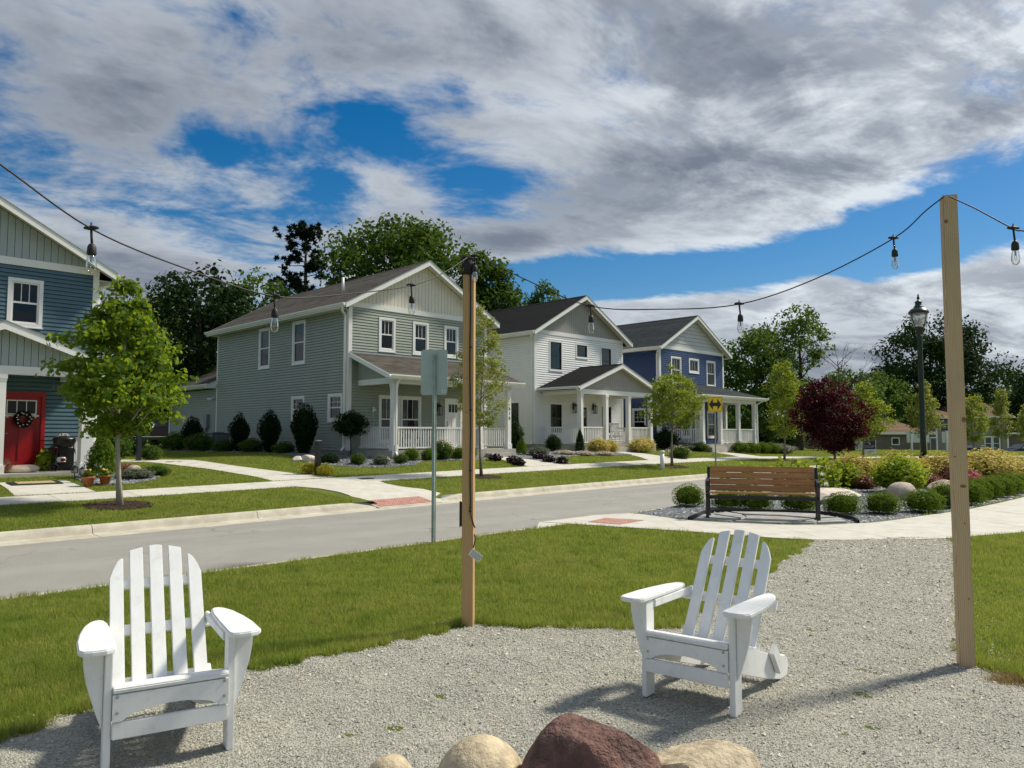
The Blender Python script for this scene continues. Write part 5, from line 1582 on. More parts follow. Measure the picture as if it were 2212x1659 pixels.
for i, (s, d) in enumerate([(41.2, 6.2), (42.15, 6.2), (43.1, 6.2), (44.0, 6.3)]):
    shrub('ball', ['first', 'second', 'third', 'fourth'][i] + ' boxwood from the left in the row right of the navy porch walk', GS(s, d), .52, .72, 'boxwoods right of the navy walk', 'boxwood')
shrub('grey', 'silvery perennials at the corner of the navy porch', GS(45.2, 6.9), .9, .6); shrub('grey', 'silvery perennials right of the navy porch corner', GS(46.8, 8.2), 1.0, .55)
for (x, y), lb in zip([(-5.88, 22.45), (-5.32, 22.1)], ['yellow flowering mound left of the black bollard', 'yellow flowering mound right of the black bollard']):
    shrub('yellowfl', lb, G(x, y), .26, .40, 'yellow mounds at the bollard', 'flowers', 'flowers')
shrub('conebox', 'clipped conical boxwood right of the slate-blue porch', G(-10.35, 19.5), .42, 1.22)
shrub('grey', 'low silver plant in the slate-blue house bed', G(-9.55, 19.6), .45, .3); shrub('yewlow', 'low green plant in the slate-blue house bed', G(-9.45, 20.5), .4, .3); shrub('barberry', 'small russet plant in the slate-blue house bed', G(-10.35, 20.75), .3, .28)
shrub('mid', 'small round bush at the left bollard', G(-11.75, 25.2), .32, .5); shrub('dark', 'dark hedge behind the young maple trunk', G(-15.2, 28.8), 1.6, 1.0, ry=.8)
shrub('dark', 'dark shrub against the slate-blue house side', G(-13.4, 24.5), .8, 1.5); shrub('mid', 'pale green shrub between slate-blue house and path', G(-13.6, 26.3), .55, 1.0)
shrub('mid', 'undergrowth left of the dark cedar fence', G(24.5, 71), 2.6, 2.2); shrub('dark', 'undergrowth right of the navy house garden', G(19.8, 66), 3.0, 2.6)

# ---------------------------------------------------------------- adirondack chairs
def adirondack(label, loc, rz):
    t = thing('adirondack_chair', label, 'chair', loc, rz, 'white adirondack chairs on the gravel')
    w = 'chair_white'
    def P(mb, name, bev=.004, par=t): return mb.build(name, w, par, bevel=bev)
    for s in (-1, 1):
        P(MB().box(*sorted((s * .245, s * .277)), -.008, .088, 0, .535), 'leg')
        # arm: paddle with rounded front, narrower to the back
        xs = [(.236, -.045), (.245, -.078), (.275, -.092), (.33, -.092), (.368, -.080), (.385, -.045), (.385, .12), (.372, .27), (.348, .42), (.320, .505), (.298, .533), (.270, .537), (.252, .51), (.24, .39), (.236, .2)]
        poly = [(s * x, y) for x, y in (xs if s > 0 else xs[::-1])]
        P(MB().prism(poly, 'z', .536, .562), 'arm', .006)
        # curved bracket under the arm
        br = [(.278, .535), (.362, .535), (.360, .47), (.348, .40), (.328, .33), (.303, .25), (.278, .185)]
        poly = [(s * x, z) for x, z in (br if s > 0 else br[::-1])]
        P(MB().prism(poly, 'y', .018, .046), 'arm_bracket')
        P(MB().box(*sorted((s * .236, s * .258)), .09, .60, .490, .535), 'arm_rail')
        # side stringer running back to the ground
        st = [(.0, .225), (.0, .352), (.10, .352), (.40, .262), (.60, .195), (.76, .15), (.865, .132), (.905, .105), (.918, .06), (.905, .022), (.872, .0), (.79, .0), (.55, .06), (.30, .135)]
        P(MB().prism(st[::-1], 'x', *sorted((s * .214, s * .243))), 'stringer')
        # folding strut behind the seat
        P(MB().bar((s * .262, .60, .225), (s * .262, .71, .085), .03, .075), 'back_strut')
        mb = MB()
        for z in (.335, .265):
            mb.tube([(s * .225, -.0305, z), (s * .225, -.0335, z)], .007, 8)
        for z in (.50, .46, .28, .20):
            mb.tube([(s * .2775, .04, z), (s * .2795, .04, z)], .006, 8)
        mb.build('bolt', 'metal_grey', t)
    # front boards: seat nose, arched apron, lower rail
    P(MB().prism([(-.030, .348), (-.034, .368), (-.022, .380), (.055, .368), (.055, .350)], 'x', -.243, .243), 'seat_slat')
    n = 12
    arch = [(-.243, .228), (-.205, .228)] + [(-.205 + .41 * i / n, .228 + .048 * math.sin(math.pi * i / n) ** .55) for i in range(1, n)] + [(.205, .228), (.243, .228), (.243, .344), (-.243, .344)]
    P(MB().prism(arch, 'y', -.030, -.006), 'apron', 0)
    P(MB().box(-.243, .243, -.028, -.004, .150, .224), 'front_rail')
    for i in range(4):
        y = .075 + .088 * i; z = .366 - .27 * (y - .06)
        P(MB().add([(a, y + dy, z - .27 * dy + dz) for a in (-.243, .243) for dy, dz in ((0, 0), (.078, 0), (.078, -.02), (0, -.02))], [(0, 1, 2, 3), (7, 6, 5, 4), (0, 4, 5, 1), (1, 5, 6, 2), (2, 6, 7, 3), (3, 7, 4, 0)]), 'seat_slat')
    # back: five slats on two cross rails
    by, bz = .395, .245
    dy, dz = math.sin(R(31)), math.cos(R(31))
    tops = [(.655, .745), (.772, .800), (.806, .812), (.800, .772), (.745, .655)]
    lens = [(.63, .735), (.757, .787), (.797, .797), (.787, .757), (.735, .63)]
    for i in range(5):
        x0 = -.226 + i * .0965; x1 = x0 + .066
        l0, l1 = lens[i]
        prof = [(x0, 0), (x1, 0)]
        m_ = 5
        up = []
        for q in range(m_ + 1):
            f = q / m_; x = x0 + (x1 - x0) * f
            if i in (0, 4):
                e = f if i == 0 else 1 - f
                L = .575 + (.685 - .575) * (1 - (1 - e) ** 2)
            else:
                L = .75 - .31 * abs(x) ** 1.45 * 1.6
            up.append((x, L))
        prof += up[::-1]
        V = [(x, by + L * dy + o * dz, bz + L * dz - o * dy) for o in (0, .022) for x, L in prof]
        k = len(prof)
        P(MB().add(V, [tuple(range(k)), tuple(range(2 * k - 1, k - 1, -1))] + [(j, k + j, k + (j + 1) % k, (j + 1) % k) for j in range(k)]), 'back_slat', .003)
    for L, hw, hh in ((.545, .205, .05), (.30, .30, .055), (.03, .24, .06)):
        V = [(x, by + (L + a) * dy + o * dz, bz + (L + a) * dz - o * dy) for o in (.0225, .048) for x, a in ((-hw, -hh / 2), (hw, -hh / 2), (hw, hh / 2), (-hw, hh / 2))]
        P(MB().add(V, [(0, 1, 2, 3), (7, 6, 5, 4), (0, 4, 5, 1), (1, 5, 6, 2), (2, 6, 7, 3), (3, 7, 4, 0)]), 'back_rail', .003)
    P(MB().box(-.214, .214, .70, .725, .06, .13), 'rear_rail')
    return t
# legs stand on the gravel; the chairs turn towards the fire ring
adirondack('white adirondack chair at the left, facing right with its front leg cut by the frame', (-1.562, 3.615, .012), R(31))
adirondack('white adirondack chair at the right of the gravel, turned to the left', (.965, 4.335, .012), math.atan2(-.34, .43))

# ---------------------------------------------------------------- bench on its flagstone pad
def bench():
    b0, b1 = Vector((3.47, 13.85)), Vector((5.27, 13.27))
    c = (b0 + b1) / 2
    t = thing('park_bench', 'brown slatted park bench with black metal ends on flagstones', 'bench', (c.x, c.y, .03), math.atan2(b1.y - b0.y, b1.x - b0.x))
    L = .925
    def back(q):                     # line of the backrest: q up the back
        return (.36 + .135 * q, .43 + .46 * q)
    for s in (-1, 1):
        mb = MB()
        x = s * L
        a, b = x - .026, x + .026
        mb.prism([(-.03, 0), (.03, 0), (.03, .43), (-.03, .43)], 'x', a, b)                     # front leg
        mb.prism([(.40, 0), (.46, 0), (.385, .43), (.325, .43)], 'x', a, b)                     # rear leg
        mb.prism([(-.03, .36), (.40, .33), (.40, .395), (-.03, .43)], 'x', a + .003, b - .003)  # seat bearer
        p0, p1 = back(-.03), back(1.0)
        mb.prism([(p0[0] - .005, p0[1]), (p0[0] + .06, p0[1]), (p1[0] + .05, p1[1]), (p1[0] - .002, p1[1])], 'x', a, b)
        mb.box(a - .01, b + .01, -.05, .05, .0, .018); mb.box(a - .01, b + .01, .39, .48, .0, .018)
        mb.build('bench_end', 'black_paint', t, bevel=.004)
        arm = [(.43, .68), (.33, .685), (.15, .675), (.02, .665), (-.045, .64), (-.06, .59), (-.045, .52), (-.01, .44)]
        mb = MB()
        pts = catmull([(x, y, z) for y, z in arm], 4)
        V = []; n = len(pts)
        for k, p in enumerate(pts):
            d = (Vector(pts[min(k + 1, n - 1)]) - Vector(pts[max(k - 1, 0)])).normalized(); nn = Vector((0, -d.z, d.y))
            for e, o in ((-.028, -.014), (.028, -.014), (.028, .014), (-.028, .014)):
                V.append((x + e, p[1] + nn.y * o, p[2] + nn.z * o))
        mb.add(V, [(4 * i + j, 4 * i + (j + 1) % 4, 4 * i + 4 + (j + 1) % 4, 4 * i + 4 + j) for i in range(n - 1) for j in range(4)] + [(0, 1, 2, 3), (4 * n - 4, 4 * n - 1, 4 * n - 2, 4 * n - 3)])
        mb.build('armrest', 'black_paint', t)
    MB().box(-.89, .89, .16, .20, .325, .365).build('under_beam', 'black_paint', t)
    MB().box(-.89, .89, -.01, .03, .375, .405).build('under_beam', 'black_paint', t)
    for i in range(4):
        q0, q1 = .07 + .24 * i, .07 + .24 * i + .216
        (y0, z0), (y1, z1) = back(q0), back(q1)
        V = [(xx, y - o, z + .3 * o) for xx in (-.893, .893) for y, z, o in ((y0, z0, .0), (y0, z0, .032), (y1, z1, .032), (y1, z1, 0))]
        MB().add(V, [(0, 1, 2, 3), (7, 6, 5, 4), (0, 4, 5, 1), (1, 5, 6, 2), (2, 6, 7, 3), (3, 7, 4, 0)]).build('back_slat', 'bench_slat', t, bevel=.006)
    for i in range(4):
        y = -.045 + .105 * i; z = .435 - .08 * y * .8
        MB().box(-.893, .893, y, y + .088, z - .0, z + .03).build('seat_slat', 'bench_slat', t, bevel=.006)
bench()
def flagstones():
    base = sheet('bench_pad', STONES, .014, 'flagstone')
    rows = [[(3.24, 13.62), (3.75, 13.32), (4.05, 13.72), (3.72, 14.4)], [(3.80, 13.28), (4.50, 13.02), (5.05, 12.99), (5.2, 13.18), (4.75, 13.42), (4.12, 13.66)],
            [(5.12, 13.0), (5.68, 13.14), (5.8, 13.75), (5.35, 13.55), (5.22, 13.28)], [(4.12, 13.74), (4.78, 13.48), (5.18, 13.26), (5.3, 13.62), (4.95, 14.05), (4.3, 14.3)],
            [(3.76, 14.46), (4.08, 13.82), (4.26, 14.36), (4.10, 14.86)], [(4.32, 14.37), (4.98, 14.12), (5.32, 13.70), (5.78, 13.84), (5.66, 14.44), (4.9, 14.76), (4.18, 14.86)]]
    for i, p in enumerate(rows):
        rg = random.Random(i)
        pts = []
        for a, b in zip(p, p[1:] + p[:1]):
            pts.append(a); pts.append(((a[0] + b[0]) / 2 + rg.uniform(-.025, .025), (a[1] + b[1]) / 2 + rg.uniform(-.025, .025)))
        MB().prism(pts, 'z', .01, .034 + .006 * (i % 3)).build('flagstone', 'flagstone', base, bevel=.008)
    # black plastic edging round the pad
    e = catmull([(3.10, 13.62), (3.45, 14.3), (3.75, 14.85), (4.3, 15.03), (5.2, 14.85), (5.85, 14.52), (6.02, 13.9), (5.95, 13.42), (5.86, 13.12)], 5)
    mb = MB(); V = []
    for i, p in enumerate(e):
        d = Vector(e[min(i + 1, len(e) - 1)]) - Vector(e[max(i - 1, 0)]); nn = Vector((-d.y, d.x)).normalized() * .012
        V += [(p[0] - nn.x, p[1] - nn.y, 0), (p[0] + nn.x, p[1] + nn.y, 0), (p[0] + nn.x, p[1] + nn.y, .075), (p[0] - nn.x, p[1] - nn.y, .075)]
    n = len(e)
    mb.add(V, [(4 * i + j, 4 * i + (j + 1) % 4, 4 * i + 4 + (j + 1) % 4, 4 * i + 4 + j) for i in range(n - 1) for j in range(4)])
    tag(mb.build('bed_edging', 'black_rubber'), 'black plastic edging strip curving round the bench pad', 'edging')
flagstones()

# ---------------------------------------------------------------- wooden posts and the light string
def post(label, loc, rz, h, mat, knots, w=.089):
    a = w / 2
    o = MB().box(-a, a, -a, a, -.3, h).build('wooden_post', mat, None, bevel=.004, loc=loc, rz=rz)
    tag(o, label, 'post', 'wooden posts carrying the light string')
    for x, z, rx, rzz in knots:
        V = [(x + rx * math.cos(k * math.pi / 6), -a - .0008, z + rzz * math.sin(k * math.pi / 6)) for k in range(12)]
        mb = MB(); mb.add(V, [tuple(range(12))]); mb.build('knot', 'wood_knot', o)
    return o
p1 = post('shorter wooden post at the centre with a cable stapled down it', (-.345, 6.15, 0), R(-8), 2.93, 'lumber_warm', [(-.012, 1.95, .006, .007), (-.012, 1.68, .007, .008), (.022, 1.43, .006, .006), (.03, .93, .007, .007)])
p2 = post('tall wooden post at the right with a large knot', (2.93, 5.07, 0), R(-17), 3.10, 'lumber', [(.012, 1.17, .019, .011), (.03, 1.60, .013, .018), (-.028, 2.92, .013, .013), (.012, .93, .005, .005), (-.03, 1.36, .007, .006), (.02, .45, .005, .006)])
p2.rotation_euler[1] = R(0.0)
F_ = 1661.; TH = R(PITCH)
def at(px, py, Y):
    """point of the site at depth Y behind a measured sight line"""
    a, b = (px - 1106) / F_, (829.5 - py) / F_
    f, u = math.cos(TH) - math.sin(TH) * b, math.sin(TH) + math.cos(TH) * b
    return (a * Y / f, Y, 1.5 + u * Y / f)
def light_string():
    t = thing('light_string', 'black outdoor light string with clear bulbs slung between the wooden posts', 'string lights', (0, 0, 0))
    left = [(-4.4, -2.5, 2.95), (-3.2, -.3, 2.62), at(-420, 130, 2.1), at(-120, 280, 2.85), at(0, 355, 3.17), at(197, 494, 3.56), at(390, 576, 3.98), at(592, 640, 4.46), at(740, 636, 4.93), at(888, 617, 5.42), at(960, 588, 5.8), at(1010, 556, 6.09)]
    mid = [at(1030, 552, 6.08), at(1140, 606, 5.98), at(1275, 661, 5.82), at(1430, 668, 5.66), at(1597, 657, 5.49), at(1760, 603, 5.32), at(1930, 515, 5.15), at(2000, 455, 5.06), at(2040, 424, 5.01)]
    right = [at(2050, 424, 5.0), at(2110, 452, 4.72), at(2189, 494, 4.38), at(2212, 499, 4.25), at(2330, 515, 3.7), at(2700, 470, 2.6), (2.4, .6, 2.55), (2.2, -2.5, 3.0)]
    for seg in (left, mid, right):
        MB().tube(catmull(seg, 6), .0042, 6).build('cable', 'black_rubber', t, smooth=True)
    def bulb(p, tilt=(0, 0)):
        p = Vector(p)
        mb = MB()
        mb.tube([p + Vector((-.034, 0, .004)), p + Vector((-.012, 0, .004)), p + Vector((.012, 0, .004)), p + Vector((.034, 0, .004))], [.006, .011, .011, .006], 8)
        mb.tube([p + Vector((0, 0, .03)), p + Vector((0, 0, 0)), p + Vector((tilt[0] * .3, 0, -.04)), p + Vector((tilt[0] * .6, 0, -.075))], [.004, .006, .006, .006], 6)
        q = p + Vector((tilt[0] * .6, 0, -.07))
        mb.lathe([(.006, 0), (.014, -.006), (.019, -.018), (.021, -.05), (.019, -.055), (.012, -.055)], 12, q)
        s = mb.build('socket', 'black_rubber', t, smooth=True)
        g = MB().lathe([(.012, -.053), (.0165, -.062), (.0205, -.078), (.0235, -.10), (.0225, -.118), (.017, -.134), (.008, -.142), (.001, -.144)], 16, q)
        g.build('bulb', 'bulb_glass', s, smooth=True)
        f = MB(); f.tube([q + Vector((.004, 0, -.05)), q + Vector((.006, 0, -.105)), q + Vector((0, 0, -.115)), q + Vector((-.006, 0, -.105)), q + Vector((-.004, 0, -.05))], .0012, 5)
        f.lathe([(.004, -.05), (.004, -.085), (.001, -.09)], 6, q)
        f.build('filament', 'metal_grey', s)
    for p in (left[5], left[7], left[9], mid[2], mid[4], mid[6], right[2]):
        bulb(p, (.01, 0))
    # the bulb tucked against the centre post, with the coil of cable at its top
    bulb((-.298, 6.07, 2.93))
    mb = MB()
    for k in range(7):
        z = 2.925 - .022 * k + .012 * math.sin(k * 2.1); e = .052 + .007 * math.sin(k * 1.7)
        mb.tube([(-.345 + e * a, 6.15 + e * b, z + .012 * c) for a, b, c in ((-1, -1, .3), (0, -1.12, 0), (1, -1, .5), (1.1, 0, -.3), (1, 1, .2), (0, 1.1, 0), (-1, 1, -.4), (-1.1, 0, 0), (-1, -1, .3))], .007, 6)
    mb.box(-.385, -.30, 6.085, 6.098, 2.80, 2.90)
    mb.build('cable_coil', 'black_rubber', t, smooth=True)
light_string()
def drop_cable():
    o = thing('power_cable', 'black cable stapled down the centre wooden post to a paper tag', 'cable', (-.345, 6.15, 0), R(-8))
    y = -.051
    pts = [(.016, y, 2.83), (.020, y, 2.5), (.016, y, 2.1), (.020, y, 1.8), (.024, y, 1.5), (.021, y, 1.2), (.025, y, .98), (.022, y, .905), (.036, y - .01, .86), (.048, y + .01, .80), (.056, y + .03, .775)]
    MB().tube(catmull(pts, 4), .006, 6).build('cable', 'black_rubber', o, smooth=True)
    MB().tube(catmull([(.052, y + .03, .72), (.060, y + .02, .69), (.056, y + .01, .65), (.05, y, .62)], 4), .006, 6).build('cable', 'black_rubber', o, smooth=True)
    mb = MB()
    for z in (2.2, 1.7, 1.22, .905): mb.box(.012, .034, y - .006, y + .006, z - .004, z + .004)
    mb.build('staple', 'black_rubber', o)
    c, s_ = math.cos(R(-36)), math.sin(R(-36))
    def rot(u, v): return (.048 + u * c - v * s_, y - .004 - .0, .612 + u * s_ + v * c)
    quad = [rot(-.004, .004), rot(.098, .004), rot(.098, -.058), rot(-.004, -.058)]
    mb = MB().add(quad + [(x, yy + .001, z) for x, yy, z in quad], [(0, 1, 2, 3), (7, 6, 5, 4), (0, 4, 5, 1), (1, 5, 6, 2), (2, 6, 7, 3), (3, 7, 4, 0)])
    tg = mb.build('paper_tag', 'paper', o)
    mb = MB()
    rg = random.Random(3)
    for i in range(6):
        v = -.006 - .0085 * i; u = .004
        while u < .088:
            L = rg.uniform(.004, .014)
            q = [rot(u, v), rot(u + L, v), rot(u + L, v - .0035), rot(u, v - .0035)]
            mb.add([(x, yy - .0006, z) for x, yy, z in q], [(0, 1, 2, 3)])
            u += L + .004
    mb.build('tag_print', 'ink', tg)
    b = thing('outlet_strip', 'black power strip fixed to the left face of the centre post', 'power strip', (-.345, 6.15, 0), R(-8))
    mb = MB().box(-.066, -.0455, -.02, .025, .78, .97)
    for k in range(4): mb.box(-.071, -.066, -.012, .016, .80 + .04 * k, .83 + .04 * k)
    mb.build('housing', 'black_rubber', b, bevel=.003)
    MB().box(-.0695, -.0665, -.024, .029, .774, .976).build('cover_rim', 'metal_grey', b)
drop_cable()

# ---------------------------------------------------------------- signs
def u_post(t, h, holes=True, w=.06):
    mb = MB().prism([(-w / 2, 0), (-w / 2, .012), (-w * .28, .012), (-w * .2, -.022), (w * .2, -.022), (w * .28, .012), (w / 2, .012), (w / 2, 0), (w * .32, 0), (w * .24, -.034), (-w * .24, -.034), (-w * .32, 0)], 'z', -.3, h)
    o = mb.build('sign_post', 'galvanized', t)
    if holes:
        V = []
        for z in np.arange(.08, h - .02, .0254 * 1.5):
            me = None
            m2 = MB(); m2.add([(.006 * math.cos(k * math.pi / 4), -.0352, z + .006 * math.sin(k * math.pi / 4)) for k in range(8)], [tuple(range(8))])
            m2.build('punched_hole', 'ink', o)
    return o
def back_sign():
    t = thing('street_sign', 'back of a grey metal street sign on a punched green-grey post', 'sign', (-1.105, 10.92, 0), R(-10))
    u_post(t, 2.66)
    def rr(x0, x1, z0, z1, r):
        return [(cx + r * math.cos(a), cz + r * math.sin(a)) for cx, cz, a0 in ((x1 - r, z1 - r, 0), (x0 + r, z1 - r, 90), (x0 + r, z0 + r, 180), (x1 - r, z0 + r, 270)) for a in [R(a0 + 22.5 * k) for k in range(5)]]
    p = MB().prism(rr(-.205, .185, 2.07, 2.72, .04)[::-1], 'y', .014, .0175).build('sign_panel', 'sign_back', t)
    st = MB().box(.105, .155, .0125, .0138, 2.105, 2.14).build('sticker', 'paper', p)
    mb = MB().box(.113, .147, .0119, .0124, 2.117, 2.121); mb.box(.12, .14, .0119, .0124, 2.125, 2.131); mb.build('sticker_print', 'ink', p)
    mb = MB()
    for z in (2.15, 2.62): mb.tube([(0, -.036, z), (0, -.044, z)], .011, 6)
    mb.build('bolt', 'metal_grey', p)
back_sign()
def arrow_sign():
    t = thing('arrow_sign', 'yellow double-arrow traffic sign on a green post across the street', 'sign', G(8.58, 32.51), R(4))
    u_post(t, 2.9, False)
    c = 2.72; a = .315
    p = MB().box(-a, a, -.040, -.037, c - a, c + a).build('sign_panel', 'sign_yellow', t)
    mb = MB(); r = a - .022
    for x0, x1, z0, z1 in ((-r, r, r - .012, r), (-r, r, -r, -r + .012), (-r, -r + .012, -r + .012, r - .012), (r - .012, r, -r + .012, r - .012)): mb.box(x0, x1, -.0425, -.0405, c + z0, c + z1)
    mb.build('sign_border', 'ink', p)
    arrow = [(-.265, 0), (-.095, .245), (-.095, .075), (.095, .075), (.095, .245), (.265, 0), (.095, -.245), (.095, -.075), (-.095, -.075), (-.095, -.245)]
    MB().prism([(x, c + z) for x, z in arrow[::-1]], 'y', -.0435, -.0405).build('double_arrow', 'ink', p)
arrow_sign()
def yard_sign():
    x, y, z = G(20.8, 44.9)
    t = thing('yard_sign', 'navy and white for-sale yard sign on the far lawn', 'sign', (x, y, z), R(-5))
    mb = MB()
    for s in (-.36, .36): mb.bar((s, 0, -.1), (s, 0, 1.08), .03, .03)
    mb.build('sign_frame', 'trim_white', t)
    p = MB().box(-.34, .34, -.022, -.016, .56, 1.04).build('sign_panel', 'sign_navy', t)
    q = MB().box(-.34, .34, -.022, -.016, .27, .555).build('rider_panel', 'paper', t)
    text_mesh('C', .17, 'monogram', 'paper', p, (-.03, -.024, .945), (R(90), 0, 0)); text_mesh('B', .15, 'monogram', 'paper', p, (.025, -.0245, .875), (R(90), 0, 0))
    MB().lathe([(.014, 0), (.014, .004)], 6, (.045, -.026, .99)).build('monogram_star', 'paper', p)
    text_mesh('COLDWELL BANKER', .064, 'lettering', 'paper', p, (0, -.024, .745), (R(90), 0, 0)); text_mesh('REAL ESTATE GROUP', .048, 'lettering', 'paper', p, (0, -.024, .66), (R(90), 0, 0))
    mb = MB()
    for z0, a, b in ((.43, -.05, .25), (.36, -.1, .16), (.33, -.1, .05)): mb.box(a, b, -.0245, -.0225, z0, z0 + (.035 if z0 > .4 else .014))
    mb.build('lettering', 'ink', q)
yard_sign()
def board_sign(px, label):
    t = thing('board_sign', label, 'sign', px, R(8), 'white board signs on the far lawn')
    for s in (-.62, .62): MB().box(s - .06, s + .06, -.06, .06, -.3, 1.66).build('sign_post', 'trim_white', t)
    MB().box(-.98, .98, .062, .11, .72, 1.58).build('sign_board', 'fence_white', t)
board_sign(G(32.5, 61.6), 'white blank board sign left of the right wooden post')
board_sign(G(35.1, 61.2), 'white blank board sign behind the right wooden post')

# ---------------------------------------------------------------- lamp post
def lamp():
    t = thing('street_lamp', 'black-green ornamental street lamp with acorn lantern behind the bed', 'street lamp', (12.80, 24.0, 0))
    t.scale = (1.2, 1.2, 1.147)
    m = 'dark_green_paint'
    MB().lathe([(.20, 0), (.20, .10), (.17, .14), (.15, .30), (.135, .55), (.105, .66), (.115, .69), (.115, .73), (.085, .76)], 16).build('lamp_base', m, t, smooth=True)
    MB().lathe([(.078, .75), (.072, 1.2), (.062, 3.95), (.068, 3.97), (.068, 4.02), (.06, 4.04)], 14).build('lamp_pole', m, t, smooth=True)
    MB().lathe([(.06, 4.03), (.065, 4.1), (.085, 4.17), (.12, 4.22), (.125, 4.25), (.10, 4.27)], 14).build('lamp_neck', m, t, smooth=True)
    g = MB().lathe([(.10, 4.27), (.145, 4.34), (.19, 4.44), (.215, 4.56), (.225, 4.66)], 18).build('lantern_globe', 'lantern_glass', t, smooth=True)
    mb = MB()
    for k in range(4):
        a = R(20 + 90 * k)
        mb.tube([(r * math.cos(a), r * math.sin(a), z) for r, z in ((.115, 4.24), (.165, 4.33), (.215, 4.44), (.236, 4.56), (.24, 4.67))], .010, 6)
    mb.build('lantern_rib', m, t, smooth=True)
    c = MB().lathe([(.245, 4.64), (.25, 4.67), (.235, 4.70), (.19, 4.76), (.13, 4.79), (.12, 4.80), (.125, 4.82), (.10, 4.84), (.075, 4.90), (.085, 4.94), (.09, 4.96), (.06, 4.98), (.03, 5.0), (.018, 5.02), (.034, 5.05), (.036, 5.08), (.018, 5.11), (.022, 5.13), (.008, 5.18), (.001, 5.19)], 18)
    c.build('lantern_cap', m, t, smooth=True)
    MB().lathe([(.03, 4.28), (.03, 4.45), (.02, 4.5), (.001, 4.5)], 10).build('lantern_socket', 'trim_white', t)
lamp()

# ---------------------------------------------------------------- boulders
def boulder(label, loc, r, mat, seed, rough=.12, facets=0, group=None, sub=4, rz=0):
    bm = bmesh.new(); bmesh.ops.create_icosphere(bm, subdivisions=sub, radius=1)
    rg = np.random.default_rng(seed)
    W_ = rg.normal(size=(10, 3)) * 1.6; ph = rg.uniform(0, 6, 10)
    W2 = rg.normal(size=(14, 3)) * 6; ph2 = rg.uniform(0, 6, 14)
    pl = unit(rg.normal(size=(facets, 3)) + np.array([0, 0, .3])) if facets else []
    pd = rg.uniform(.62, .86, facets) if facets else []
    for v in bm.verts:
        p = np.array(v.co)
        n = sum(math.sin(float(w @ p) + q) for w, q in zip(W_, ph)) / 10 * rough * 2.6 + sum(math.sin(float(w @ p) + q) for w, q in zip(W2, ph2)) / 14 * rough * .55
        if facets > 6: n += sum(abs(math.sin(float(w @ p) * .8 + q)) for w, q in zip(W2[:6], ph2)) / 6 * rough * .55 - rough * .3
        p = p * (1 + n)
        for a, d in zip(pl, pd):
            e = float(a @ p) - d
            if e > 0: p = p - a * e * .97
        v.co = Vector((p[0] * r[0], p[1] * r[1], p[2] * r[2]))
    me = bpy.data.meshes.new('boulder'); bm.to_mesh(me); bm.free()
    me.materials.append(M[mat]); me.polygons.foreach_set('use_smooth', [True] * len(me.polygons))
    if facets: me.set_sharp_from_angle(angle=R(16))
    return tag(link('boulder', me, None, loc, rz), label, 'boulder', group)
FR = 'fire ring stones at the bottom of the frame'
boulder('large dark red boulder in the fire ring, bottom centre', (.325, 3.06, .13), (.30, .25, .335), 'boulder_red', 4, .13, 9, FR, 5, .3)
boulder('smooth cream boulder left of the red one', (-.13, 3.12, .11), (.19, .17, .20), 'boulder_cream', 5, .04, 0, FR)
boulder('small tan boulder at the left end of the fire ring', (-.475, 3.10, .105), (.11, .11, .145), 'boulder_cream', 6, .05, 0, FR)
boulder('angular tan boulder right of the red one', (.76, 3.06, .10), (.26, .21, .21), 'boulder_cream', 7, .10, 8, FR, 5)
boulder('long white limestone boulder right of the bench', (7.0, 17.0, .10), (.66, .40, .26), 'boulder_white', 8, .12, 8)
boulder('round tan boulder in the bed, mid right', (9.1, 18.0, .12), (.36, .30, .28), 'boulder_tan', 9, .06, 2)
boulder('half-hidden dark boulder left of the right post', (10.9, 19.6, .12), (.34, .3, .26), 'boulder_tan', 10, .08, 2)
boulder('round pale stone in the slate-blue house bed', G(-9.95, 20.35, .1), (.20, .18, .17), 'boulder_tan', 11, .06, 0)
for i, (s, d, r) in enumerate([(13.6, 8.3, .24), (13.9, 7.9, .2), (13.3, 8.5, .16), (16.1, 7.2, .17), (14.1, 8.2, .15)]):
    boulder(['largest pale stone heaped by the grey house downspout', 'pale stone beside the heap under the lilac tree', 'small pale stone at the left of the heap', 'pale stone at the porch corner downspout', 'smallest pale stone of the heap by the bollard'][i], GS(s, d, .05), (r * 1.3, r, r * .7), 'boulder_white', 20 + i, .12, 4, 'pale stones in the grey house bed', 3)

# ---------------------------------------------------------------- small things by the houses
def bollard(label, loc, h=.85):
    t = thing('bollard_light', label, 'bollard', loc, R(45), 'black bollard lights')
    MB().box(-.07, .07, -.07, .07, -.1, h).build('bollard_body', 'black_paint', t, bevel=.006)
    MB().box(-.074, .074, -.074, .074, h + .002, h + .025).build('bollard_cap', 'metal_grey', t)
bollard('black square bollard light with yellow flowers at its foot', G(-5.62, 22.35), .98)
bollard('black bollard light seen just right of the young maple trunk', G(-12.0, 24.8), .95)
def ac_unit():
    x, y = -13.75, 36.0
    t = thing('air_conditioner', 'grey-green air conditioner unit beside the grey house wall', 'air conditioner', (x, y, .74), R(45))
    MB().box(-.42, .42, -.42, .42, -.1, .06).build('pad', 'foundation', t)
    MB().box(-.38, .38, -.38, .38, .06, .86).build('casing', 'ac_dark', t, bevel=.03)
    me = None
    for k in range(9):
        for f in (0, 1):
            mb = MB(); z = .14 + .075 * k
            (mb.box(-.33, .33, -.395, -.382, z, z + .04) if f == 0 else mb.box(-.395, -.382, -.33, .33, z, z + .04))
            mb.build('louver', 'plastic_grey', t)
    MB().lathe([(.3, .862), (.3, .885), (.1, .90), (.001, .90)], 16).build('fan_guard', 'black_paint', t)
ac_unit()
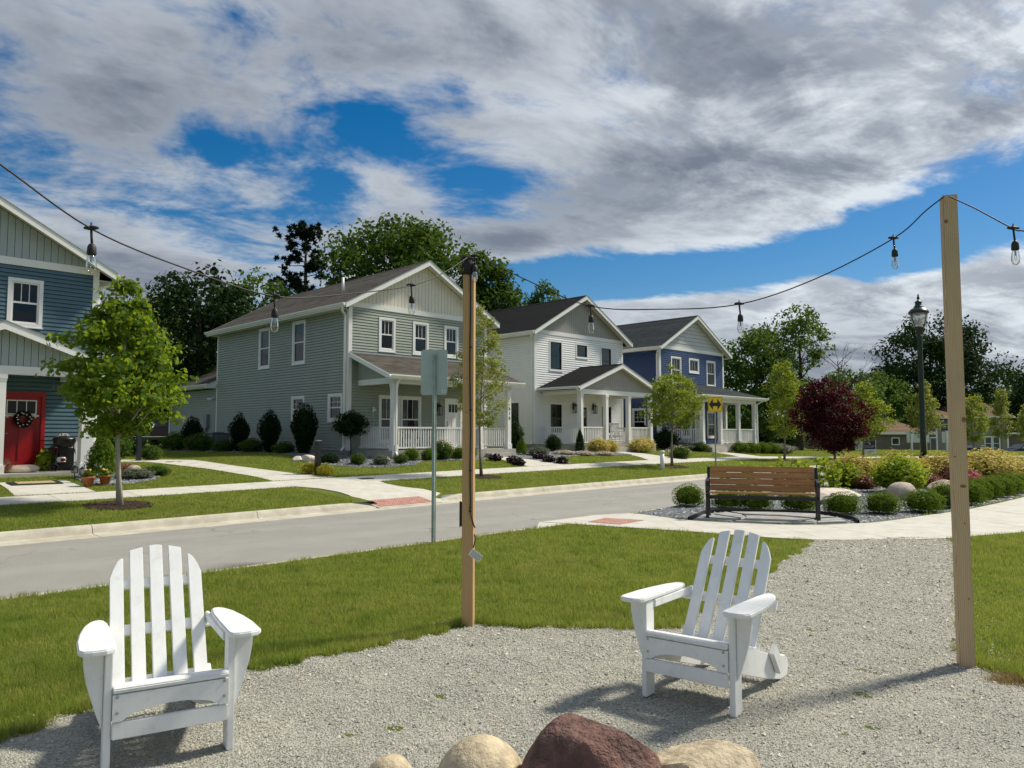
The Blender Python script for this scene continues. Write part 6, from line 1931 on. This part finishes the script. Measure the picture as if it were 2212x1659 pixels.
def marker():
    t = thing('utility_marker', 'short white capped utility pipe on the verge', 'pipe', G(5.92, 30.44))
    MB().lathe([(.085, -.1), (.085, .66)], 12).build('pipe', 'trim_white', t, smooth=True)
    MB().lathe([(.10, .665), (.10, .74), (.085, .76), (.001, .765)], 12).build('cap', 'trim_white', t, smooth=True)
marker()
mb = MB(); mb.box(-.22, .22, -.12, .12, 0, .012)
tag(mb.build('access_cover', 'black_paint', None, loc=GS(12.6, 3.5, .016), rz=R(48)), 'small dark metal cover set in the sidewalk', 'cover')
# pieces on the slate-blue porch (house frame)
def LHP(x, y, z=0.):
    o = LH.location
    return (o[0] + (x - y) * Q, o[1] + (x + y) * Q, o[2] + LHZ + z)
def wreath():
    rg = np.random.default_rng(90)
    t = thing('door_wreath', 'dark wreath with pale blossoms hanging on the red door', 'wreath', LHP(HW - 1.77, -.075, 1.38), R(45))
    n = 900; a = rg.uniform(0, 6.28, n); b = rg.uniform(0, 6.28, n); r = .165 + .055 * np.cos(b) * rg.uniform(.4, 1.2, n)
    P_ = np.stack([r * np.cos(a), .04 * np.sin(b) - .03, r * np.sin(a)], -1)
    link('foliage', leaf_mesh('foliage', P_, unit(rg.normal(size=P_.shape) + np.array([0, -.8, 0])), .06, 'leaf_heuchera', 'quad', rg), t)
    for k in range(13):
        q = 2 * math.pi * k / 13 + rg.normal() * .12; rr = .16 + rg.normal() * .025
        MB().lathe([(.001, -.02), (.02, -.012), (.024, 0), (.016, .014), (.001, .018)], 7, (rr * math.cos(q), -.085, rr * math.sin(q))).build('blossom', 'flower_white', t)
wreath()
def grill():
    t = thing('charcoal_grill', 'black kettle grill on a wheeled cart by the porch post', 'grill', LHP(HW - 1.02, -1.15), R(45))
    k = 'black_paint'
    MB().lathe([(.04, .60), (.17, .63), (.255, .70), (.275, .79), (.28, .80), (.27, .81)], 18).build('bowl', k, t, smooth=True)
    MB().lathe([(.285, .815), (.28, .86), (.22, .90), (.10, .93), (.001, .935)], 18).build('lid', k, t, smooth=True)
    MB().tube([(-.06, 0, .93), (-.06, 0, .98), (.06, 0, .98), (.06, 0, .93)], .010, 6).build('handle', 'trim_white', t)
    for i, (a, b) in enumerate((((-.18, -.15, .68), (-.30, -.25, 0)), ((.18, -.15, .68), (.32, -.28, 0)), ((-.18, .15, .68), (-.30, .25, 0)), ((.18, .15, .68), (.30, .25, 0)))):
        MB().tube([a, b], .013, 6).build('leg', k, t)
    for s in (-1, 1):
        mb = MB(); y = s * .27
        mb.tube([(-.30 + .10 * math.cos(q), y, .10 + .10 * math.sin(q)) for q in np.linspace(0, 2 * math.pi, 17)], .018, 6)
        for q in range(6): mb.tube([(-.30, y, .10), (-.30 + .09 * math.cos(q * 1.047), y, .10 + .09 * math.sin(q * 1.047))], .006, 4)
        mb.build('wheel', 'black_rubber', t)
    mb = MB()
    for q in np.linspace(-.24, .24, 9): mb.tube([(-.26, q, .22), (.27, q, .22)], .006, 4)
    mb.tube([(-.27, -.24, .22), (.28, -.24, .22), (.28, .24, .22), (-.27, .24, .22), (-.27, -.24, .22)], .009, 5); mb.tube([(-.33, -.24, .30), (-.33, .24, .30)], .008, 5)
    mb.build('wire_shelf', k, t)
    mb = MB().box(-.52, -.29, -.2, .2, .80, .82); mb.build('side_shelf', 'black_paint', t)
    MB().tube([(.30, 0, .80), (.55, -.05, .84)], .012, 6).build('ash_handle', 'black_paint', t)
    c = MB().lathe([(.001, .23), (.11, .235), (.12, .30), (.10, .36), (.001, .37)], 10, (-.05, .02, 0)).build('charcoal_bag', 'paper', t)
    MB().box(-.10, .02, -.105, -.10, .26, .33).build('bag_print', 'red_door', c)
grill()
for i in range(3):
    o = MB().box(-.155, .155, -.06, .06, .0, .36).build('porch_cushion', 'cream_fabric', None, bevel=.04, loc=LHP(HW - .93, -.30 - .33 * i, .62), rz=R(45 + 90))
    tag(o, ['cream cushion leaning by the railing, next to the wall', 'middle cream cushion leaning by the railing', 'cream cushion leaning by the railing, next to the porch post'][i], 'cushion', 'cream cushions behind the grill')
tag(MB().box(-.55, .55, -.2, .2, .0, .60).build('cushion_bench', 'black_paint', None, bevel=.01, loc=LHP(HW - .93, -.62, .005), rz=R(135)), 'low dark bench under the cream cushions behind the grill', 'bench')
o = MB().lathe([(.30, 0), (.40, .03), (.43, .10), (.40, .18), (.30, .22), (.15, .20), (.001, .19)], 20).build('pet_bed', 'cushion', None, smooth=True, loc=LHP(HW - 2.12, -1.62), rz=R(45)); o.scale = (1, .62, .85)
tag(o, 'shaggy cream pet bed on the slate-blue porch', 'pet bed')
def mat_(name, x, y, w, d, z, label, border=True):
    t = thing(name, label, 'doormat', LHP(x, y, z), R(45), None)
    MB().box(-w / 2, w / 2, -d / 2, d / 2, 0, .012).build('mat_border', 'black_rubber', t)
    MB().box(-w / 2 + .12, w / 2 - .12, -d / 2 + .08, d / 2 - .08, .0125, .02).build('mat_field', 'coir', t)
mat_('doormat', HW - 1.75, -.40, .85, .45, .0, 'doormat on the porch before the red door')
x_, y_, z_ = G(-11.0, 17.85)
tw = thing('doormat', 'layered tan and black doormat on the front walk', 'doormat', (x_, y_, float(gz(x_, y_)) + .03), R(45))
_mb = MB().box(-.52, .52, -.30, .30, 0, .012); _mb.build('mat_border', 'black_rubber', tw)
_mb = MB().box(-.38, .38, -.20, .20, .0125, .022); _mb.build('mat_field', 'coir', tw)
tw.rotation_euler = (math.atan(.06) , 0, R(45))
def pot(label, loc, seed):
    rg = np.random.default_rng(seed)
    t = thing('flower_pot', label, 'flower pot', loc, 0, 'terracotta pots beside the walk')
    MB().lathe([(.085, 0), (.125, .20), (.14, .20), (.142, .24), (.12, .24), (.115, .21), (.001, .21)], 16).build('pot', 'terracotta', t, smooth=True)
    P_ = rg.normal(size=(160, 3)) * np.array([.07, .07, .04]) + np.array([0, 0, .28])
    link('leaves', leaf_mesh('leaves', P_, unit(rg.normal(size=P_.shape) + np.array([0, 0, .8])), .07, 'leaf_mid', 'quad', rg), t)
    for k in range(5):
        a, r = rg.uniform(0, 6.28), rg.uniform(.02, .10); z = .30 + rg.uniform(.0, .10)
        f = MB().tube([(r * .6 * math.cos(a), r * .6 * math.sin(a), .22), (r * math.cos(a), r * math.sin(a), z)], .004, 4); f.build('stem', 'leaf_mid', t)
        MB().lathe([(.001, -.015), (.03, .0), (.022, .018), (.001, .02)], 7, (r * math.cos(a), r * math.sin(a), z)).build('flower', 'flower_yellow', t)
pot('terracotta pot of yellow flowers, nearer the front walk', G(-9.72, 17.75), 91)
pot('terracotta pot of yellow flowers, nearer the conical boxwood', G(-9.55, 18.15), 92)
def path_light(label, loc):
    t = thing('path_light', label, 'path light', loc, R(45), 'black lantern path lights by the slate-blue porch')
    MB().tube([(0, 0, -.05), (0, 0, .22)], .012, 5).build('stake', 'black_paint', t)
    mb = MB().box(-.06, .06, -.06, .06, .20, .215); mb.lathe([(.09, .33), (.03, .38), (.01, .40)], 4)
    for sx in (-1, 1):
        for sy in (-1, 1): mb.box(sx * .05 - .008, sx * .05 + .008, sy * .05 - .008, sy * .05 + .008, .215, .335)
    mb.build('lantern_frame', 'black_paint', t)
    MB().box(-.035, .035, -.035, .035, .22, .32).build('lantern_glass', 'lantern_glass', t)
for p, lb in zip([(-10.55, 18.65), (-10.2, 18.35), (-11.75, 17.35), (-11.55, 17.05)], ['path light at the porch step, right of the walk', 'path light nearest the terracotta pots', 'path light at the left frame edge, farther one', 'path light at the left frame edge, nearer one']):
    path_light(lb, G(*p))
# porch planter by the red door at the frame edge
shrub('barberry', 'russet plant at the left frame edge by the pet bed', LHP(HW - 2.55, -1.75), .22, .42, None, 'potted_plant', 'plant')
shrub('hosta', 'green potted plant behind the grill', LHP(HW - 1.35, -.75), .22, .55, None, 'potted_plant', 'plant')

# rocking chair on the white porch, chairs on the grey porch
def rocking_chair(label, loc, rz):
    t = thing('rocking_chair', label, 'rocking chair', loc, rz)
    w = 'trim_white'
    for s in (-1, 1):
        x = s * .27
        MB().tube([(x, -.42, .07), (x, -.2, .02), (x, .1, .015), (x, .4, .06), (x, .55, .12)], .022, 6).build('rocker', w, t)
        MB().tube([(x, -.22, .03), (x, -.24, .63)], .024, 6).build('leg', w, t)
        MB().tube([(x, .22, .03), (x, .24, .42), (x, .42, 1.12)], .024, 6).build('leg', w, t)
        MB().box(x - .05, x + .05, -.30, .30, .63, .655).build('arm', w, t)
    for k in range(5): MB().box(-.27, .27, -.26 + .1 * k, -.26 + .1 * k + .085, .40 - .012 * k, .42 - .012 * k).build('seat_slat', w, t)
    for k in range(6):
        x = -.20 + .08 * k; MB().bar((x, .25, .46), (x, .41, 1.02), .05, .018).build('back_slat', w, t)
    MB().bar((-.29, .42, 1.06), (.29, .42, 1.06), .03, .12).build('top_rail', w, t)
    for y, z in ((-.22, .25), (.22, .25)): MB().tube([(-.27, y, z), (.27, y, z)], .014, 5).build('stretcher', w, t)
def HP(O, x, y, z):
    return (O[0] + (x - y) * Q, O[1] + (x + y) * Q, O[2] + z)
rocking_chair('white rocking chair on the white house porch', HP((1.12, 38.3, .93), 5.25, -1.15, .12), R(45 - 25))
def bistro_chair(label, loc, rz):
    t = thing('porch_chair', label, 'chair', loc, rz, 'dark chairs on the grey porch')
    for x in (-.2, .2):
        for y in (-.2, .2): MB().tube([(x, y, 0), (x, y, .45)], .014, 5).build('leg', 'black_paint', t)
        MB().tube([(x, .2, .45), (x, .26, .9)], .014, 5).build('back_post', 'black_paint', t)
    MB().box(-.23, .23, -.23, .23, .45, .48).build('seat', 'black_paint', t)
    MB().bar((-.2, .25, .82), (.2, .25, .82), .02, .12).build('back_rail', 'black_paint', t)
GO = (-6.30, 29.5, .79)
bistro_chair('dark chair on the grey porch, left of the table', HP(GO, 1.6, -1.2, .14), R(45 + 80)); bistro_chair('dark chair on the grey porch, right of the table', HP(GO, 2.9, -1.2, .14), R(45 - 80))
t_ = thing('porch_table', 'small white table on the grey porch', 'table', HP(GO, 2.25, -1.2, .14), R(45))
MB().box(-.35, .35, -.35, .35, .68, .71).build('table_top', 'trim_white', t_)
for sx in (-1, 1):
    for sy in (-1, 1): MB().box(sx * .29 - .02, sx * .29 + .02, sy * .29 - .02, sy * .29 + .02, 0, .68).build('leg', 'trim_white', t_)

# ---------------------------------------------------------------- parked vehicles
def car(label, loc, rz, mat, truck=False):
    t = thing('parked_truck' if truck else 'parked_car', label, 'truck' if truck else 'car', loc, rz)
    L = 2.75 if truck else 2.25
    if truck:
        low = [(-L, .45), (-L, .95), (-L + .3, 1.05), (-.95, 1.12), (.75, 1.12), (.75, 1.10), (L, 1.08), (L, .5), (L - .3, .42), (-L + .3, .40)]
        cab = [(-1.0, 1.12), (-.45, 1.72), (.55, 1.75), (.78, 1.12)]
    else:
        low = [(-L, .38), (-L - .02, .62), (-L + .15, .78), (-1.15, .92), (1.45, .95), (L - .05, .88), (L, .6), (L - .08, .36), (-L + .2, .26)]
        cab = [(-1.25, .92), (-.45, 1.40), (.70, 1.42), (1.55, .95)]
    mb = MB().prism(low[::-1], 'y', -.86, .86)
    n = len(cab)
    V = [(x, -.82 if z < 1.2 else -.62, z) for x, z in cab] + [(x, .82 if z < 1.2 else .62, z) for x, z in cab]
    mb.add(V, [tuple(range(n)), tuple(range(2 * n - 1, n - 1, -1))] + [(i, n + i, n + (i + 1) % n, (i + 1) % n) for i in range(n)])
    b = mb.build('body', mat, t, bevel=.05)
    k = .86
    for s in (-1, 1):
        cx = sum(x for x, z in cab) / n; cz = sum(z for x, z in cab) / n
        V = [(cx + (x - cx) * k, s * ((.82 if z < 1.2 else .62) + .004), cz + (z - cz) * (k - .08)) for x, z in cab]
        MB().add(V + [(x, y + s * .012, z) for x, y, z in V], [(0, 1, 2, 3), (7, 6, 5, 4), (0, 4, 5, 1), (1, 5, 6, 2), (2, 6, 7, 3), (3, 7, 4, 0)]).build('side_window', 'ac_dark', b)
        MB().box(-L + .1, -L + .35, *sorted((s * .62, s * .868)), .62, .74).build('headlight', 'lantern_glass', b)
        MB().box(L - .12, L + .012, *sorted((s * .60, s * .868)), .68, .84).build('tail_lamp', 'red_door', b)
        if truck: MB().box(-L + .4, L - .4, *sorted((s * .864, s * .875)), .58, .62).build('side_trim', 'chrome', b)
        for wx in (-L * .62, L * .62):
            r = .40 if truck else .33
            w = MB().add(*_wheel(wx, s * .74, r, .24)).build('wheel', 'black_rubber', t, smooth=False)
            mb = MB().add(*_wheel(wx, s * .80, r * .62, .13)); mb.build('rim', 'chrome', w)
    return t
def _wheel(x, y, r, w, n=20):
    V = [(x + r * math.cos(2 * math.pi * k / n), y + o, r + (.0) + r * math.sin(2 * math.pi * k / n)) for o in (-w / 2, w / 2) for k in range(n)]
    z0 = .33 if r < .3 else r
    V = [(a, b, c - r + (z0 if r >= .3 else .33 + .0)) for a, b, c in V]
    return V, [tuple(range(n))[::-1], tuple(range(n, 2 * n))] + [(k, (k + 1) % n, n + (k + 1) % n, n + k) for k in range(n)]
car('dark maroon pickup truck glimpsed under the young maple', G(-20.7, 47), R(170), 'car_maroon', True)
car('dark navy sedan parked at the right edge before the tan house', G(53.0, 80.0), R(12), 'car_navy')
car('blue sedan parked behind the right wooden post', G(49.6, 85), R(8), 'car_blue')

# ---------------------------------------------------------------- buildings and fences beyond the lawn
def hip_roof(h, x0, x1, y0, y1, z0, z1, mat, inset):
    xm0, xm1, ym = x0 + inset, x1 - inset, (y0 + y1) / 2
    if xm1 <= xm0: xm0 = xm1 = (x0 + x1) / 2 - .01; xm1 += .02
    V = [(x0, y0, z0), (x1, y0, z0), (x1, y1, z0), (x0, y1, z0), (xm0, ym, z1), (xm1, ym, z1)]
    r = MB().add(V, [(0, 1, 5, 4), (1, 2, 5), (2, 3, 4, 5), (3, 0, 4), (3, 2, 1, 0)]).build('roof', mat, h)
    mb = MB(); mb.box(x0, x1, y0 - .03, y0, z0 - .22, z0 - .004); mb.box(x0 - .03, x0, y0, y1, z0 - .22, z0 - .004); mb.box(x1, x1 + .03, y0, y1, z0 - .22, z0 - .004)
    mb.build('fascia', 'trim_white', r)
    return r
def far_window(h, x0, x1, z0, z1, y, dark=False):
    mb = MB(); ring(mb, x0, x1, z0, z1, .13, y - .05, y)
    w = mb.build('window', 'ink' if dark else 'trim_white', h)
    m = (z0 + z1) / 2
    for a, b in ((z0 + .13, m - .03), (m + .03, z1 - .13)):
        MB().box(x0 + .13, x1 - .13, y - .02, y - .005, a, b).build('pane', 'blind' if dark else 'ac_dark', w)
    MB().box(x0 + .13, x1 - .13, y - .045, y - .004, m - .03, m + .03).build('sash_bar', 'trim_white', w)
def garage():
    h = thing('tan_garage', 'low tan garage with brown hipped roof on the far lawn', 'garage', (40.3, 80.0, -.75), 0)
    MB().box(-3.1, 3.1, 0, 6.5, -.5, 2.5).build('wall', 'tan_siding', h)
    hip_roof(h, -3.45, 3.45, -.4, 6.9, 2.55, 3.85, 'shingle_tan', 2.7)
    mb = MB(); ring(mb, -.95, -.10, 1.22, 2.02, .1, -.06, 0)
    w = mb.build('window', 'trim_white', h); MB().box(-.85, -.20, -.03, -.008, 1.32, 1.92).build('pane', 'ink', w)
garage()
def tan_house():
    h = thing('tan_house', 'two-storey tan house with brown hipped roof behind the right post', 'house', (60.0, 100.0, -1.35), 0)
    MB().box(-5.0, 4.4, 0, 9, -.5, 5.2).build('wall', 'tan_siding_pale', h)
    hip_roof(h, -1.6, 5.1, -.5, 9.5, 5.3, 8.0, 'shingle_tan', 3.0)
    r = hip_roof(h, -5.5, -1.7, -.45, 9.4, 5.2, 6.7, 'shingle_tan', 1.9)
    far_window(h, -4.3, -3.0, 3.5, 5.0, -.002, True)
    far_window(h, 1.25, 2.25, .85, 2.7, -.002); far_window(h, 2.3, 3.3, .85, 2.7, -.002)
    MB().box(-5.0, -4.8, -.06, -.004, 0, 5.0).build('corner_board', 'trim_white', h); MB().box(4.2, 4.4, -.06, -.004, 0, 5.0).build('corner_board', 'trim_white', h)
    d = MB(); d.box(-6.0, -5.85, -.3, -.2, 0, 2.6); d.box(-5.85, -5.05, -.3, -.2, 2.45, 2.6); d.build('arch_frame', 'trim_white', h)
    MB().box(4.4, 9.5, 1.0, 8, -.4, 2.9).build('side_wing', 'tan_siding', h)
    MB().box(4.45, 10.0, .4, 8.6, 2.95, 3.2).build('wing_roof', 'trim_white', h)
    railing(h, (4.7, .6), (9.4, .6), 0, 1.0)
tan_house()
def fence(name, label, p0, p1, h, bw, mat, gap=.02, group=None):
    p0, p1 = Vector(p0), Vector(p1); L = (p1 - p0).length
    t = thing(name, label, 'fence', (p0.x, p0.y, float(gz(p0.x, p0.y))), math.atan2(p1.y - p0.y, p1.x - p0.x), group)
    n = int(L / bw); me = None
    mb = MB(); mb.box(0, L, .02, .06, .3, .4); mb.box(0, L, .02, .06, h - .4, h - .3); mb.build('rail', mat, t)
    for i in range(n):
        if me is None: o = MB().box(0, bw - gap, -.01, .015, .03, h).build('fence_board', mat, t); me = o.data
        else: o = link('fence_board', me, t)
        o.location = (i * bw, 0, 0)
fence('wooden_fence', 'weathered cedar board fence right of the navy house', (25.0, 76.0), (32.5, 74.0), 1.9, .30, 'cedar')
fence('white_fence', 'white panel fence behind the purple tree', (31.5, 80.0), (36.7, 78.6), 2.15, .6, 'fence_white')

# ---------------------------------------------------------------- beds of slate chips, mulch, gravel and grass
def sample(poly, n, rg):
    xs = [p[0] for p in poly]; ys = [p[1] for p in poly]
    X = rg.uniform(min(xs), max(xs), n); Y = rg.uniform(min(ys), max(ys), n)
    k = inside(poly, X, Y)
    return X[k], Y[k]
def chips(name, X, Y, size, mat, rg, lift=.0, flat=.6, label=None, cat=None, zf=gz):
    n = len(X)
    a = rg.uniform(0, 6.28, n)[:, None] + np.array([0, 2.1, 4.2])[None, :] + rg.normal(size=(n, 3)) * .3
    r = size * rg.uniform(.55, 1.25, n)
    z = zf(X, Y) + lift
    B = np.stack([X[:, None] + r[:, None] * np.cos(a), Y[:, None] + r[:, None] * np.sin(a), z[:, None] + (rg.uniform(-.3, .35, (n, 3)) * r[:, None])], -1)
    T = np.stack([X + rg.normal(size=n) * r * .3, Y + rg.normal(size=n) * r * .3, z + r * flat * rg.uniform(.6, 1.3, n)], -1)[:, None, :]
    V = np.concatenate([B, T], 1).reshape(-1, 3)
    i = np.arange(n)[:, None] * 4
    F = np.concatenate([i + np.array([[0, 1, 3]]), i + np.array([[1, 2, 3]]), i + np.array([[2, 0, 3]])], 0)
    return tag(link(name, mesh_np(name, V, F, mat)), label, cat, kind='stuff')
rg = np.random.default_rng(5)
def in_view(X, Y, m=1.0):
    return (np.abs(X) < .70 * Y + m)
X, Y = sample(GRAVELS, 560000, rg)
k = in_view(X, Y, .6) & (Y > 2.2) & (rg.uniform(0, 1, len(X)) < np.clip((4.6 / Y) ** 1.25, 0, 1))
X, Y = X[k], Y[k]
chips('loose_gravel', X, Y, (.0044 + .0007 * np.clip(Y - 3.5, 0, 9)) * np.where(rg.uniform(0, 1, len(X)) < .03, 2.2, 1.0), 'gravel_chip', rg, .004, .8, 'pale crushed stone covering the fire-ring court and path', 'gravel', lambda a, b: gh(a, b) + .004)
E0 = np.array(GRAVELS + [GRAVELS[0]]); sg0 = np.diff(E0, axis=0); i0 = rg.integers(0, len(sg0), 9000)
P0 = E0[i0] + sg0[i0] * rg.uniform(0, 1, 9000)[:, None] + rg.normal(size=(9000, 2)) * .09
P0 = P0[in_view(P0[:, 0], P0[:, 1], .6) & (P0[:, 1] > 2.4) & (P0[:, 1] < 10.6)]
chips('stray_gravel', P0[:, 0], P0[:, 1], .008, 'gravel_chip', rg, .006, .8, 'stray stones kicked out along the lawn edge', 'gravel', lambda a, b: np.zeros_like(a))
X, Y = sample(BED, 34000, rg)
k = ~inside(STONES, X, Y)
chips('slate_chips', X[k], Y[k], .030, 'slate_chip', rg, .010, .55, 'blue-grey slate chips covering the planting bed', 'stone chips')
# house beds
GBED = [W(*p) for p in [(13.2, 22.4), (13.6, 24.2), (14.6, 26.4), (15.2, 28.8), (14.7, 31), (14.4, 34), (13.6, 37.5), (16.2, 38.0), (16.4, 25.4), (16.7, 23.0), (20.8, 22.9), (20.9, 21.9), (19.5, 22.1), (17.5, 22.15), (16.5, 21.2), (15.2, 20.9), (14.2, 21.2)]]
LBED = [(-10.75, 19.1), (-10.15, 18.35), (-9.55, 18.05), (-9.1, 18.6), (-9.05, 19.6), (-9.35, 20.8), (-9.9, 21.4), (-10.9, 21.5), (-12.0, 22.4), (-12.3, 21.8)]
WBED = [W(*p) for p in [(23.4, 21.2), (24.2, 21.9), (26.5, 22.2), (30.4, 22.2), (30.4, 23.7), (27.5, 23.8), (27.6, 26.0), (23.6, 25.6), (23.0, 23.0)]]
G2 = [W(*p) for p in [(22.62, 19.95), (23.3, 19.95), (23.3, 21.6), (22.85, 22.9), (22.55, 22.9), (22.68, 21.5)]]
for nm, p, n in (('grey_house_bed', GBED, 26000), ('slate_blue_house_bed', LBED, 12000), ('white_house_bed', WBED, 16000), ('walk_edge_bed', G2, 6000)):
    sheet(nm, p, .012, 'bed_soil', drape=True)
    X, Y = sample(p, n, rg)
    chips('slate_chips', X, Y, .042, 'slate_chip', rg, .02, .55, 'slate chips in the ' + nm.replace('_', ' '), 'stone chips')
def mulch(loc, r, label):
    X = loc[0] + rg.normal(size=1500) * r * .5; Y = loc[1] + rg.normal(size=1500) * r * .5
    k = np.hypot(X - loc[0], Y - loc[1]) < r
    chips('mulch', X[k], Y[k], .045, 'mulch_chip', rg, .02, .5, label, 'mulch')
for p, r, lb in (((-7.70, 15.17), .62, 'dark mulch ring at the young maple'), ((-.95, 24.16), .6, 'dark mulch ring at the slender pale tree'), ((6.72, 32.25), .65, 'dark mulch ring at the small round tree'), ((14.41, 40.64), .7, 'dark mulch ring at the narrow upright tree')):
    mulch(p, r, lb)

def grass(name, X, Y, Z, h, w, rg, label, mat='grass', lean=.45):
    n = len(X)
    a = rg.uniform(0, 6.28, n); dx, dy = np.cos(a), np.sin(a)
    b = rg.uniform(0, 6.28, n); l = np.abs(rg.normal(size=n)) * lean * h
    B = np.stack([X, Y, Z], -1)
    S_ = np.stack([dx, dy, 0 * dx], -1) * (w / 2)[:, None]
    T = B + np.stack([np.cos(b) * l, np.sin(b) * l, h * rg.uniform(.55, 1.2, n)], -1)
    V = np.stack([B - S_, B + S_, T], 1).reshape(-1, 3)
    return tag(link(name, mesh_np(name, V, np.arange(3 * n).reshape(n, 3), mat)), label, 'grass', kind='stuff')
# park lawn, near side
Y = 2.7 * (24 / 2.7) ** rg.uniform(0, 1, 1000000); X = rg.uniform(-1, 1, len(Y)) * (.70 * Y + 1.2)
s = (X + Y) * Q; t = (Y - X) * Q
k = (t < tn(s) + .03) & ~inside(BED, X, Y) & ~inside(WALKPOLY, X, Y) & ~inside(GRAVELS, X + rg.normal(size=len(X)) * .02, Y + rg.normal(size=len(X)) * .02) & ~inside([W(9.05, 8.5), W(11.4, 8.72), W(12.15, 8.9), (1.55, 14.46), (.47, 13.36)], X, Y) & ~inside(STONES, X, Y)
X, Y = X[k], Y[k]
patch = np.zeros_like(X)
for i_ in range(14):
    f_ = rg.uniform(1.2, 3.2) if i_ < 5 else rg.uniform(5, 16)
    a_ = rg.uniform(0, 6.28); patch += np.sin(f_ * (X * math.cos(a_) + Y * math.sin(a_)) + rg.uniform(0, 6.28)) / 14
patch = np.clip(.5 + 1.5 * patch, 0, 1)
grass('park_grass', X, Y, np.zeros_like(X), (.022 + .036 * patch) * (1 + .02 * Y), .0036 + .00055 * np.clip(Y - 4, 0, 20), rg, 'mown grass of the near lawn')
# taller tufts along the gravel edge
E_ = np.array(GRAVELS + [GRAVELS[0]]); seg = np.diff(E_, axis=0)
ii = rg.integers(0, len(seg), 40000); q = rg.uniform(0, 1, 40000)[:, None]
P_ = E_[ii] + seg[ii] * q + rg.normal(size=(40000, 2)) * .045
k = in_view(P_[:, 0], P_[:, 1], .8) & (P_[:, 1] > 2.6) & (P_[:, 1] < 10.8) & ~inside([(-3, 0), (3.4, 0), (2.9, 3.6), (-2.3, 3.4)], P_[:, 0], P_[:, 1]); P_ = P_[k]
k = ~inside([(x * .985 + .012, y * .985 + .06) for x, y in GRAVELS], P_[:, 0], P_[:, 1]); P_ = P_[k]
grass('grass_fringe', P_[:, 0], P_[:, 1], np.zeros(len(P_)), np.full(len(P_), .075), np.full(len(P_), .005), rg, 'longer grass tufts along the gravel edge', lean=.6)
n_ = 1500
grass('dry_tuft', 3.05 + rg.normal(size=n_) * .07, 4.78 + rg.normal(size=n_) * .05, np.zeros(n_), np.full(n_, .05), np.full(n_, .004), rg, 'dry brown grass tuft by the right post', 'grass_dry', .9)
# lawns and verges across the street
N0 = 1100000
Y = 10.5 * (72 / 10.5) ** rg.uniform(0, 1, N0); X = rg.uniform(-1, 1, N0) * (.70 * Y + 1.5)
s = (X + Y) * Q; d = (Y - X) * Q - tc(s)
k = (d > .02) & (d < 26); s, d, X, Y = s[k], d[k], X[k], Y[k]
k = ~((d > 2.93) & (d < 4.05)) & ~((s > 9.9) & (s < np.interp(d, [-.4, .5, 1.7, 2.95], [12.2, 12.9, 12.45, 12.6])) & (d < 3)) 
s, d, X, Y = s[k], d[k], X[k], Y[k]
k = np.ones(len(X), bool)
for p in (SIDEPATH, LWALK, GWALK, WWALK, BWALK, GBED, LBED, WBED, G2): k &= ~inside(p, X, Y)
for (ox, oy, w_, y0, y1) in ((LH.location[0], LH.location[1], HW, -2.4, 11.6), (-6.30, 29.5, HW, -2.5, 17.4), (1.12, 38.3, HW, -2.6, 11.6), (8.57, 44.6, HW, -2.6, 11.6)):
    ls = ((X - ox) + (Y - oy)) * Q; lt = ((Y - oy) - (X - ox)) * Q
    k &= ~((ls > 0) & (ls < w_) & (lt > y0) & (lt < y1))
s, d, X, Y = s[k], d[k], X[k], Y[k]
grass('street_lawn_grass', X, Y, rise(s, d), .034 + .00055 * Y, .0042 + .00055 * Y, rg, 'mown lawns and verges across the street')

# odds and ends blown onto the gravel
n_ = 46
X = rg.uniform(-2.2, 4.5, n_); Y = rg.uniform(3.0, 8.5, n_); k = inside(GRAVELS, X, Y); X, Y = X[k], Y[k]
C_ = np.stack([X, Y, gh(X, Y) + .014], -1)
o = link('fallen_leaves', leaf_mesh('fallen_leaves', C_, unit(np.array([[0, 0, 1.]]) + .25 * rg.normal(size=C_.shape)), rg.uniform(.015, .04, len(C_)), 'grass_dry', 'quad', rg))
tag(o, 'scattered dry leaves and twigs on the gravel', 'leaves', kind='stuff')
n_ = 260
cx, cy = rg.uniform(-1.6, 4.4, 40), rg.uniform(3.6, 9.5, 40); j = rg.integers(0, 40, n_)
X = cx[j] + rg.normal(size=n_) * .025; Y = cy[j] + rg.normal(size=n_) * .025; k = inside(GRAVELS, X, Y); X, Y = X[k], Y[k]
grass('gravel_weeds', X, Y, gh(X, Y), np.full(len(X), .03), np.full(len(X), .0035), rg, 'small weeds sprouting in the gravel', lean=.9)
